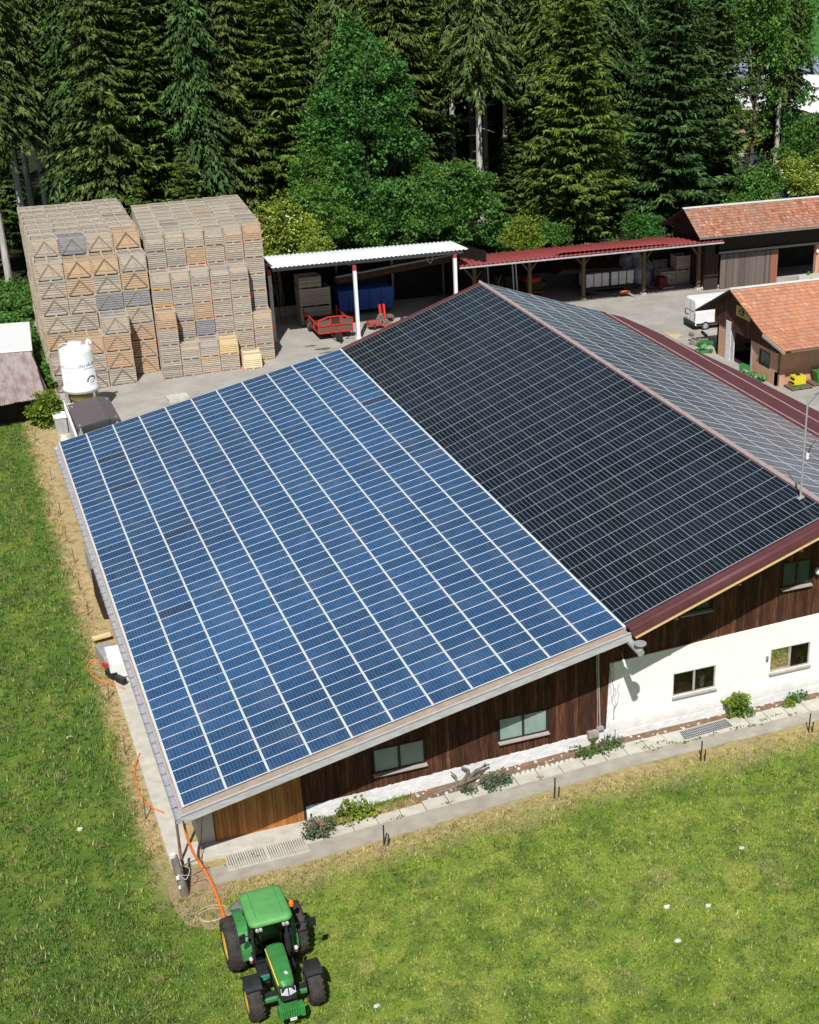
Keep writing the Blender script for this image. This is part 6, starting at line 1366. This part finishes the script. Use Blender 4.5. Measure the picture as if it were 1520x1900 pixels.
# ---------------------------------------------------------------- trees
def kites(P, D, L, W, droop, rg, roll=None):
    """flat kite shaped sprays: base P, direction D, length L, width W -> tris"""
    D = D/np.linalg.norm(D, axis=1, keepdims=True); up = np.zeros_like(D); up[:, 2] = 1
    S = np.cross(D, up); S /= np.linalg.norm(S, axis=1, keepdims=True)+1e-6
    N = np.cross(S, D); a = rg.normal(0, .45, len(P)) if roll is None else roll
    S = S*np.cos(a)[:, None]+N*np.sin(a)[:, None]
    M_ = P+D*(L*.45)[:, None]; T = P+D*L[:, None]; T[:, 2] -= droop*L; A = M_-S*W[:, None]/2; B = M_+S*W[:, None]/2
    V = np.stack([P, A, T, P, T, B], 1).reshape(-1, 3); return V
def conifer(seed, H, Rb, z0, step, nb, ns, style):
    rg = np.random.default_rng(seed); V = []; T = MB(); z = z0
    while z < H-.3:
        f = (z-z0)/(H-z0); R_ = Rb*((1-f)**.82)*(.8+.2*min(1, f*5+.3)); n = max(4, int(nb*(1-f*.5)))
        a0 = rg.uniform(0, 6.28)
        for k in range(n):
            a = a0+6.283*k/n+rg.normal(0, .22); r = R_*rg.uniform(.62, 1.15)*(1+.22*math.sin(3*a+seed+z*.35)+.16*math.sin(z*1.1+seed*2)); zz = z+rg.uniform(-.35, .35)*step*1.6
            if rg.random() < .07: continue
            S_ = max(4, int(ns*(.35+.65*r/Rb))); t = (np.arange(S_)+.6)/S_; t = np.clip(t+rg.normal(0, .02, S_), .06, 1)
            sag = {'fir': .10, 'spruce': .28, 'droop': .45}[style]; rise = {'fir': .12, 'spruce': .02, 'droop': -.08}[style]
            cx = np.cos(a)*r*t; cy = np.sin(a)*r*t; cz = zz+r*(rise*t-sag*t**2+(.10*t**4 if style != 'droop' else 0))
            P = np.stack([cx, cy, cz], 1); fw = np.array([np.cos(a), np.sin(a), rise-2*sag*.6]); sd_ = np.array([-np.sin(a), np.cos(a), 0])
            for s in (-1, 1):
                L = (.22+.34*r*(1-t*.75))*rg.uniform(.75, 1.25, S_); L = np.clip(L, .25, 1.35)
                D = fw[None]*.75+s*sd_[None]*rg.uniform(.6, 1.1, (S_, 1)); D[:, 2] += rg.normal(-.12, .14, S_)
                V.append(kites(P, D, L, L*rg.uniform(.26, .42, S_), rg.uniform(.05, .35, S_), rg))
                # hanging / secondary twigs
                P2 = P+D/np.linalg.norm(D, axis=1, keepdims=True)*(L*.5)[:, None]; D2 = fw[None]*.9+s*sd_[None]*.15+np.array([0, 0, -.35 if style != 'fir' else -.05])[None]+rg.normal(0, .15, (S_, 3))
                V.append(kites(P2, D2, L*.6, L*.24, rg.uniform(.1, .5, S_), rg))
            V.append(kites(P[-1:], fw[None], np.array([.5]), np.array([.2]), np.array([.2]), rg))
            if r > .8: T.cyl((0, 0, zz-.05), (cx[-1]*.75, cy[-1]*.75, cz[int(S_*.7)]), .05, .015, n=4, caps=False)
        z += step*(1-.35*f)
    V = np.concatenate(V); T.cyl((0, 0, -.3), (0, 0, H*.55), .36, .2, n=9); T.cyl((0, 0, H*.55), (0, 0, H-.2), .2, .02, n=7)
    # dead twigs below the crown
    rr = random.Random(seed)
    for k in range(int(z0*1.6)):
        zz = rr.uniform(2, z0+.5) if z0 > 2 else 1; a = rr.uniform(0, 6.28); l = rr.uniform(.5, 1.7); T.cyl((0, 0, zz), (math.cos(a)*l, math.sin(a)*l, zz-l*rr.uniform(-.1, .35)), .03, .008, n=3, caps=False)
    return V, T
def tri_mesh(name, V, mat): return meshed(name, V, np.arange(len(V)).reshape(-1, 3), [mat])
def broadleaf(seed, rx, ry, rz, zc, nclump, nleaf, ls, clump=1.1, trunk=(.3, 4), cone=0):
    rg = np.random.default_rng(seed); V = []; T = MB()
    C_ = []
    for k in range(nclump):
        d = rg.normal(0, 1, 3); d /= np.linalg.norm(d); d[2] = abs(d[2])*1.0 if rg.random() < .72 else d[2]
        q = rg.uniform(.62, 1.04)*(1+.14*math.sin(5*d[0]+3*d[1]+seed)+.1*math.sin(7*d[2]+4*d[0])); h_ = 1-cone*(d[2]*.5+.5); q2 = q*(h_ if cone else 1)*(1+.35*cone); C_.append([d[0]*rx*q2, d[1]*ry*q2, zc+d[2]*rz*q])
    for c_ in C_:
        n = int(nleaf*rg.uniform(.6, 1.3)); r = clump*rg.uniform(.6, 1.3)
        d = rg.normal(0, 1, (n, 3)); d /= np.linalg.norm(d, axis=1, keepdims=True); q = rg.uniform(.35, 1., (n, 1))**.5
        P = np.array(c_)[None]+d*q*np.array([r, r, r*.55])[None]; D = d*.6+rg.normal(0, .6, (n, 3)); D[:, 2] -= .15
        L = ls*rg.uniform(.7, 1.4, n); V.append(kites(P, D, L, L*.75, np.zeros(n), rg))
    T.cyl((0, 0, -.3), (0, 0, trunk[1]), trunk[0], trunk[0]*.7, n=9)
    for c_ in C_[::3]:
        T.cyl((0, 0, trunk[1]*.6), (c_[0]*.5, c_[1]*.5, (trunk[1]+c_[2])*.5), trunk[0]*.3, trunk[0]*.2, n=5, caps=False); T.cyl((c_[0]*.5, c_[1]*.5, (trunk[1]+c_[2])*.5), c_, trunk[0]*.2, .02, n=4, caps=False)
    return np.concatenate(V), T
def proto_tree(V, T, mat, bark=m_bark):
    cm = tri_mesh('crown', V, mat); o = T.build('trunk', bark, local=True); tm = o.data; bpy.data.objects.remove(o); return cm, tm
CON = {}
CON['fir1'] = proto_tree(*conifer(1, 36, 6.0, 1.0, .66, 10, 14, 'fir'), m_spruce_g)
CON['fir2'] = proto_tree(*conifer(2, 36, 5.8, .8, .68, 10, 13, 'fir'), m_spruce)
CON['spr1'] = proto_tree(*conifer(3, 40, 5.6, 1.0, .64, 9, 12, 'spruce'), m_spruce)
CON['spr2'] = proto_tree(*conifer(4, 40, 5.0, 2.0, .66, 9, 11, 'droop'), m_spruce)
CON['spr3'] = proto_tree(*conifer(5, 40, 5.8, 1.0, .66, 9, 12, 'fir'), m_spruce_g)
CON['tall1'] = proto_tree(*conifer(6, 38, 4.2, 14.5, .64, 8, 10, 'droop'), m_spruce, m_bark_lit)
CON['tall2'] = proto_tree(*conifer(7, 36, 3.4, 13.0, .66, 8, 9, 'droop'), m_spruce, m_bark_lit)
CON['young'] = proto_tree(*conifer(8, 13, 3.0, .5, .5, 9, 11, 'fir'), m_spruce_g)
CON['dead'] = proto_tree(*conifer(9, 27, 2.2, 17, .8, 6, 7, 'droop'), m_brownneedle)
BRD = {}
BRD['maple1'] = proto_tree(*broadleaf(11, 5.6, 4.4, 7.6, 8.0, 330, 115, .24, 1.0, (.3, 5), .66), m_maple)
BRD['maple2'] = proto_tree(*broadleaf(12, 4.8, 3.6, 3.7, 3.8, 170, 120, .23, .85, (.22, 2.5)), m_maple)
BRD['shrub'] = proto_tree(*broadleaf(13, 2.3, 2.1, 2.2, 2.0, 60, 110, .24, .8, (.12, 1.2)), m_maple)
BRD['elder'] = proto_tree(*broadleaf(14, 2.6, 2.2, 3.2, 3.0, 85, 110, .22, .85, (.12, 1.6)), m_lime)
BRD['ash'] = proto_tree(*broadleaf(15, 3.4, 3.0, 10.0, 13, 190, 75, .30, 1.25, (.25, 14)), m_maple)
rt = random.Random(99)
def tree(key, x, y, s=1., label=None, name=None, sz=None, group=None, cat='tree', rot=None):
    cm, tm = (CON.get(key) or BRD[key]); nm = name or ('spruce_tree' if key in CON else 'broadleaf_tree')
    o = thing(nm, label, cat, (x, y, gz(x)), group, rt.uniform(0, 6.28) if rot is None else rot)
    o.scale = (s, s, (sz or s)); link('trunk', tm, o); link('crown', cm, o); return o
# named ones
tree('fir1', 56.5, 92.5, .98, 'large bright green spruce behind the red roof, right of the bare pale trunk', sz=.98)
tree('fir2', 67.5, 93.0, 1.08, 'broad dark spruce behind the left end of the tiled barn', sz=1.05)
tree('fir2', 76.5, 99.5, .85, 'dark spruce at the right end of the wood beside the thin tree', sz=.98)
tree('tall1', 47.6, 97.0, 1.08, 'tall spruce with a bare pale trunk standing in the dark gap of the wood')
tree('tall2', 32.3, 113, 1.05, 'spruce with a thin bare grey trunk left of the big maple', sz=1.1)
tree('maple1', 34.6, 92.5, 1.32, 'large bright green maple in front of the wood behind the machine shed', sz=1.36)
tree('maple2', 30.0, 88.5, 1.0, 'low green maple bush spreading behind the left part of the white roof', 'broadleaf_bush', cat='bush')
tree('maple2', 42.0, 89.0, 1.2, 'rounded green bush hiding the foot of the bare pale trunk', 'broadleaf_bush', cat='bush')
tree('maple2', 36.5, 86.5, 1.1, 'green bush between the machine shed roof and the big maple', 'broadleaf_bush', cat='bush')
tree('shrub', 46.3, 86.5, .95, 'yellowish green shrub behind the left end of the red roof', 'shrub', cat='bush')
tree('shrub', 61.0, 86.5, .8, 'fresh green shrub behind the middle of the red roof', 'shrub', cat='bush')
tree('shrub', 52.0, 88.5, .7, 'small dark shrub behind the red roof below the bright spruce', 'shrub', cat='bush')
e1 = tree('elder', 24.2, 84.3, 1.08, 'flowering elder bush between the right crate pile and the machine shed', 'elder_bush', sz=1.2, cat='bush')
tree('elder', 26.0, 80.5, .8, 'yellow green elder bush low beside the left end of the white roof', 'elder_bush', cat='bush')
tree('elder', 46.8, 83.5, .75, 'pale green bush touching the far left end of the red roof', 'elder_bush', cat='bush')
for i, (x, y, s, l) in enumerate(((83.5, 94.5, 1.1, 'flowering yellow green bush above the tiled barn ridge, leftmost of the bright row'), (88.5, 95.5, 1.2, 'flowering yellow green bush above the tiled barn ridge, second of the bright row'), (93.5, 95, 1.2, 'flowering yellow green bush above the tiled barn ridge, third of the bright row'), (98, 94, 1.2, 'flowering yellow green bush at the right edge above the tiled barn'))):
    tree('elder', x, y, s, l, 'elder_bush', sz=.95, cat='bush')
tree('maple2', 90.5, 101.5, 1.0, 'dark green rounded bush behind the flowering row at the right', 'broadleaf_bush', sz=1.25, cat='bush')
tree('maple2', 97.5, 101.0, 1.05, 'dark green bush at the right edge under the white hall roof', 'broadleaf_bush', sz=1.1, cat='bush')
tree('ash', 84.0, 104.5, .95, 'thin light tree through which the pale houses show', sz=1.2)
tree('ash', 90.0, 107.5, .85, 'slender tree at the upper right next to the white hall roof', sz=1.15)
tree('tall2', 88.5, 106.5, 1.0, 'thin spruce between the slender trees at the upper right')
tree('spr2', 82.0, 112.0, 1.0, 'narrow spruce behind the thin light tree')
tree('spr1', 93.0, 113.0, .9, 'olive spruce nearest the right edge before the white hall')
tree('maple1', 29.6, 91.5, .8, 'smaller bright maple on the left side of the big one', sz=.72)
tree('maple1', 39.6, 91.0, .72, 'smaller bright maple on the right side of the big one', sz=.62)
# the left trunks
tree('tall2', .9, 98.5, .95, 'leftmost pine trunk rising behind the crates at the picture edge')
tree('tall2', 3.1, 100.5, 1.02, 'second bare trunk from the left behind the left pile')
tree('tall1', 5.6, 104.5, .92, 'third bare trunk from the left, close to the second')
tree('tall1', 7.2, 107.5, .95, 'fourth bare grey trunk from the left, standing free before dark shade')
tree('tall2', -2.2, 96.5, .9, 'drooping olive spruce at the left picture edge')
tree('dead', 40.3, 104.5, 1.0, 'spruce with dead reddish brown branches high above the maple')
tree('young', 24.5, 102, .95, 'young bright spruce above the gap between right pile and elder')
tree('young', 53.3, 103, .9, 'young dark spruce in the gap between the pale trunk and the big spruce')
tree('young', 12.5, 90.5, .82, 'low green spruce right behind the left pile')
tree('young', 17.0, 92.0, .95, 'young spruce right behind the gap between the two piles')
tree('shrub', 19.3, 91.0, 1.1, 'blue green round shrub behind the right pile', 'shrub', sz=1.5, cat='bush')
tree('young', -1.5, 112, 1.1, 'young spruce in the shade between the left trunks', group='young spruces in the shade')
tree('young', 3.4, 115, 1.1, 'young spruce in the shade between the left trunks', group='young spruces in the shade')
tree('young', 8.6, 113, 1.1, 'young spruce in the shade between the left trunks', group='young spruces in the shade')
tree('shrub', 8.0, 88.5, .95, 'green shrub behind the back left corner of the left pile', 'shrub', cat='bush')
tree('shrub', 14.6, 88.0, .8, 'low green shrub behind the left pile near its right corner', 'shrub', cat='bush')
tree('shrub', 60.5, 98.0, 1.3, 'light green shrub between the two large spruces', 'shrub', sz=2.6, cat='bush')
tree('shrub', 79.0, 94.0, 1.1, 'green shrub at the foot of the wood behind the tiled barn', 'shrub', sz=1.3, cat='bush')
tree('shrub', 72.3, 87.5, .9, 'dark shrub directly behind the tiled barn gable', 'shrub', cat='bush')
# front row and body of the wood
n_ = 0
FR = [('spr1', 11.2, 97.5, .95, 'tall spruce straight behind the middle of the left pile'), ('spr3', 15.5, 98.5, .9, 'tall spruce behind the gap between the two crate piles'), ('spr2', 19.8, 97.5, .95, 'drooping spruce behind the left half of the right pile'), ('spr1', 23.5, 99.5, .92, 'tall spruce behind the right half of the right pile'), ('spr3', 27.6, 98.8, .88, 'tall spruce above the elder, left of the thin grey trunk'), ('spr2', 9.0, 101.5, .95, 'drooping spruce right of the four bare left trunks'), ('spr3', 44.2, 107, 1., 'dark spruce just left of the bare pale trunk'), ('spr1', 40.4, 101.5, 1.02, 'dark spruce rising right behind the big maple'), ('spr2', 62.2, 101.0, 1., 'drooping spruce between the two broad spruces'), ('spr1', 72.5, 102.0, 1.0, 'dark spruce behind the broad spruce above the tiled barn')]
for k, x, y, s, lb_ in FR:
    tree(k, x, y, s, lb_, group='spruces of the dense wood')
rows_ = [(104.5, 5.2), (110, 5.4), (116, 5.6), (123, 6.), (131, 6.5)]
for j, (yy, dx) in enumerate(rows_):
    x = -8 + (j % 2)*2.5
    while x < 58+(yy-100)*.85+14:
        X, Y = x+rt.uniform(-1.4, 1.4), yy+rt.uniform(-1.6, 1.6); x += dx
        if 44.5 < X < 52.5 and Y < 108: continue
        if 29 < X < 34.5 and Y < 115: continue
        if X < 9.5 and Y < 109: continue
        if X > 78 and Y < 120: continue
        if X > 86: continue
        if any(abs(X-q[1]) < 2 and abs(Y-q[2]) < 2 for q in FR): continue
        key = rt.choice(['spr1', 'spr2', 'spr3', 'spr1', 'spr2', 'tall1'])
        if 37 < X < 57 and Y < 128 or X < 14 and Y < 128: key = rt.choice(['tall1', 'tall2'])
        s = rt.uniform(.9, 1.12); tree(key, X, Y, s, 'dark spruce standing deep inside the dense wood', sz=s*rt.uniform(.95, 1.12), group='spruces deep in the wood')
for i, (x, y) in enumerate(((128, 205), (140, 200), (152, 212), (170, 215), (185, 230), (205, 255), (230, 300), (250, 330))):
    tree('maple1', x, y, 1.1, 'far dark tree at the edge of the bright field', group='far field trees')
# elder blossoms
def blossoms(cx, cy, cz, rx, rz, n, s, label):
    rg = random.Random(s); b = MB()
    for i in range(n):
        a = rg.uniform(math.pi*.9, math.pi*2.1); ph = rg.uniform(-.2, 1.3); x = cx+math.cos(a)*math.cos(ph)*rx; y = cy+math.sin(a)*math.cos(ph)*rx; z = cz+math.sin(ph)*rz; r = rg.uniform(.07, .15)
        b.blob((x, y, z), (r, r, r*.5), i, n=6, k=3, jag=.25)
    o = b.build('blossom', m_blossom, loc=(cx, cy, gz(cx))); tag(o, label, kind='stuff')
blossoms(24.2, 84.3, 3.8, 3.0, 3.6, 50, 1, 'white elder umbels on the bush right of the crates')
blossoms(83.5, 94.5, 3.6, 3.0, 2.2, 60, 2, 'white umbels on the bright bushes'); blossoms(88.5, 95.5, 3.6, 3.2, 2.4, 70, 3, 'white umbels on the bright bushes'); blossoms(94.5, 95, 3.6, 3.4, 2.4, 80, 4, 'white umbels on the bright bushes')
# undergrowth at the left edge and along the wood
def undergrowth():
    rg = np.random.default_rng(31); V = []
    def patch(n, x0, x1, y0, y1, zmax, ls, keep=None):
        x = rg.uniform(x0, x1, n); y = rg.uniform(y0, y1, n); h = (.35+.65*np.abs(np.sin(x*1.3+y*.7)*np.cos(y*.9-x*.4)))*zmax; z = gz(0)+h*rg.uniform(.3, 1, n)**.5
        if keep is not None: k = keep(x, y); x, y, z = x[k], y[k], z[k]
        P = np.stack([x, y, z], 1); D = rg.normal(0, 1, P.shape); D[:, 2] = np.abs(D[:, 2])*.4; L = ls*rg.uniform(.6, 1.5, len(P)); V.append(kites(P, D, L, L*.7, np.zeros(len(P)), rg))
    patch(16000, -8, 1.0, 66, 84, 1.0, .24, lambda x, y: ~((y < 75) & (x < .9)))
    patch(3500, .95, 1.5, 62.5, 82, 1.1, .2)
    patch(2500, -.3, 1.2, 62.6, 67, .9, .2, lambda x, y: x > .45)
    patch(22000, -10, 84, 84, 90, 1.3, .28)
    patch(9000, -10, 9, 90, 98, 1.0, .28)
    tag(link('undergrowth', tri_mesh('undergrowth', np.concatenate(V), m_maple)), 'green nettles and brambles at the edge of the wood', kind='stuff')
undergrowth()
rb_ = tree('shrub', .25, 55.6, .52, 'small bright yellow green bush beside the silo at the edge of the meadow', 'round_bush', sz=.62, cat='bush')
[q for q in rb_.children if q.name.startswith('crown')][0].data = tri_mesh('crown', broadleaf(21, 1.9, 1.9, 1.9, 1.8, 55, 110, .34, .8, (.1, 1))[0], m_lime)
# small plants along the gable
def plant(name, x, y, rx, rz, n, ls, mat, label, cl=.3, seed=1, cat='plant', lift=.7):
    V, T = broadleaf(seed, rx, rx*.7, rz, rz*lift, max(8, n//22), 22, ls, cl, (.02, rz*.6))
    o = thing(name, label, cat, (x, y, gz(x)+.03)); link('foliage', tri_mesh('foliage', V, mat), o); tk = T.build('stem', m_bark, o, local=True); return o
p1 = plant('lavender_bush', 4.95, .75, .62, .42, 900, .10, m_sage, 'round lavender bush with dry brown flowers at the end of the timber door', .22, 3)
V, T = broadleaf(33, .48, .36, .30, .42, 24, 26, .08, .16, (.01, .1)); link('dry_flowers', tri_mesh('dry_flowers', V, m_dry), p1)
p2 = plant('lavender_bush', 12.35, .75, .58, .36, 800, .10, m_sage, 'lavender bush with a dry centre in front of the root on the path', .2, 4)
V, T = broadleaf(34, .34, .25, .22, .38, 16, 24, .08, .14, (.01, .1)); link('dry_flowers', tri_mesh('dry_flowers', V, m_dry), p2)
plant('grass_clump', 6.6, 1.35, .9, .35, 500, .13, m_lime, 'yellow green tuft of weeds right of the first lavender bush', .25, 6)
plant('pale_herb', 11.3, .9, .32, .22, 260, .08, m_sage, 'small pale sage plant left of the second lavender bush', .14, 7)
plant('leafy_bush', 24.0, 1.45, .5, .56, 800, .13, m_lime, 'bright green rounded bush at the wall between the two clear windows', .22, 8, lift=1.0)
plant('leafy_bush', 24.25, 1.2, .45, .38, 500, .10, m_maple, 'darker foliage at the foot of the bright bush by the wall', .2, 9)
plant('low_herb', 27.2, 1.55, .5, .2, 420, .10, m_maple, 'low green herb at the wall below the right clear window', .16, 10); plant('low_herb', 26.5, 1.15, .28, .22, 240, .09, m_lime, 'small light herb on the path edge left of the low herb', .14, 12)
plant('low_herb', 28.9, 1.5, .3, .2, 240, .09, m_maple, 'little green herb at the right picture edge by the wall', .14, 13)
def straggle(name, x, y, n, L_, mat, label, seed, up=.55):
    rg = random.Random(seed); T = MB(); V = []; g = np.random.default_rng(seed); z = gz(x)+.05
    for i in range(n):
        a = 6.283*i/n+rg.uniform(-.3, .3); l = L_*rg.uniform(.6, 1.1); pts = []
        for k in range(6): t_ = k/5; pts.append(Vector((x+math.cos(a)*l*t_, y+math.sin(a)*l*t_*.55, z+l*up*math.sin(t_*2.2)*.6)))
        for p, q in zip(pts[:-1], pts[1:]): T.cyl(p, q, .014, .01, n=4, caps=False)
        m_ = 55; tt = g.uniform(.12, 1, m_); idx = np.minimum((tt*5).astype(int), 4); P = np.array([list(pts[j].lerp(pts[j+1], float(tv*5-j))) for j, tv in zip(idx, tt)])
        D = g.normal(0, 1, (m_, 3)); LL = g.uniform(.07, .15, m_); V.append(kites(P, D, LL, LL*.6, np.zeros(m_), g))
    o = thing(name, label, 'shrub', (x, y, z)); W = np.concatenate(V)-np.array([x, y, z]); link('foliage', tri_mesh('foliage', W, mat), o); T.build('stem', m_bark, o)
straggle('rose_shrub', 17.0, 1.15, 11, 1.25, m_maple, 'straggling green shrub sprawling over the path at the corner of the white wall', 5)
plant('low_herb', 18.0, 1.3, .5, .2, 350, .08, m_sage, 'brownish green low plants right of the straggling shrub', .16, 15)
b = MB(); b.cyl((18.05, 1.3, .5), (18.07, 1.32, 1.35), .02, n=5); tag(b.build('plant_stick', m_timber, loc=(18.05, 1.3, .5)), 'thin upright stick beside the straggling shrub', 'stick')
b = MB(); b.cyl((4.93, 1.5, -.1), (4.95, 1.5, .55), .04, n=6); tag(b.build('short_stake', m_darkwood, loc=(4.93, 1.5, -.1)), 'short dark stake at the left end of the chalked wall', 'stake')
# bare ivy stems on the plastered wall
b = MB(); rr = random.Random(12)
for s in range(5):
    x, z = 18.12+rr.uniform(0, .2), .6+rr.uniform(0, 2.2); 
    for k in range(9):
        x2, z2 = x+rr.uniform(-.09, .13), z+rr.uniform(.08, .3); b.bar((x, 1.85, z), (x2, 1.85, z2), .012); x, z = max(18.1, x2), min(z2, 4.1)
tag(b.build('ivy_stems', m_bark, loc=(18.3, 1.85, .6)), 'dry climbing stems on the left edge of the white wall', 'climber')
# weeds in the joints of the slabs
rg = np.random.default_rng(8); V = []
for (x, y) in [(19.3, .6), (19.9, .75), (20.4, .5), (20.9, .35), (22.4, .42), (24.9, .6), (25.6, .75), (23.5, .5), (19.2, 1.1), (21.5, .4), (10.3, .5), (8.2, .45), (1.6, .3), (1.9, .5), (2.3, .6), (2.5, .35), (14.2, .5), (26.4, .5), (27.9, .55), (19.6, .35), (24.3, .4)]:
    n = 26; P = np.stack([x+rg.normal(0, .16, n), y+rg.normal(0, .05, n), np.full(n, gz(x)+.085)], 1); D = rg.normal(0, 1, (n, 3)); D[:, 2] = np.abs(D[:, 2]); L = rg.uniform(.05, .1, n); V.append(kites(P, D, L, L*.6, np.zeros(n), rg))
tag(link('joint_weeds', tri_mesh('joint_weeds', np.concatenate(V), m_maple)), 'little weeds growing in the joints of the path slabs', kind='stuff')

# weeds and taller clumps in the meadow
rg = np.random.default_rng(44); V = []; V2 = []
def clump(V, x, y, n, L0, L1, up, wd):
    P = np.stack([x+rg.normal(0, .06, n), y+rg.normal(0, .06, n), np.full(n, gz(x)+.01)], 1); a = rg.uniform(0, 6.28, n)
    D = np.stack([np.cos(a), np.sin(a), rg.uniform(up*.5, up*1.5, n)], 1); L = rg.uniform(L0, L1, n); V.append(kites(P, D, L, L*wd, rg.uniform(.1, .5, n), rg))
for i in range(330):
    x, y = rg.uniform(-8, 33), rg.uniform(-15, -2.6); 
    if -.2 < x < 3.3 and -9.8 < y < -3.4: continue
    clump(V, x, y, 10, .06, .16, .5, .38)
for i in range(420):
    y = rg.uniform(-14, 58); x = rg.uniform(-9, -1.7); clump(V, x, y, 14, .10, .30, 1.0, .22)
for i in range(260):
    y = rg.uniform(-14, 58); x = rg.uniform(-9, -1.4); clump(V2, x, y, 16, .12, .34, 1.2, .08)
for i in range(120):
    clump(V2, rg.uniform(3, 33), rg.uniform(-15, -2.), 14, .08, .2, 1.1, .09)
tag(link('meadow_weeds', tri_mesh('meadow_weeds', np.concatenate(V), m_maple)), 'broad leaved weeds scattered through the meadow', kind='stuff')
tag(link('dry_tufts', tri_mesh('dry_tufts', np.concatenate(V2), leafy('dry_grass', lambda t: t.ramp(t.island(), [(0, (.20, .20, .07)), (1, (.46, .40, .20))]), .2))), 'pale dry grass tufts in the meadow', kind='stuff')
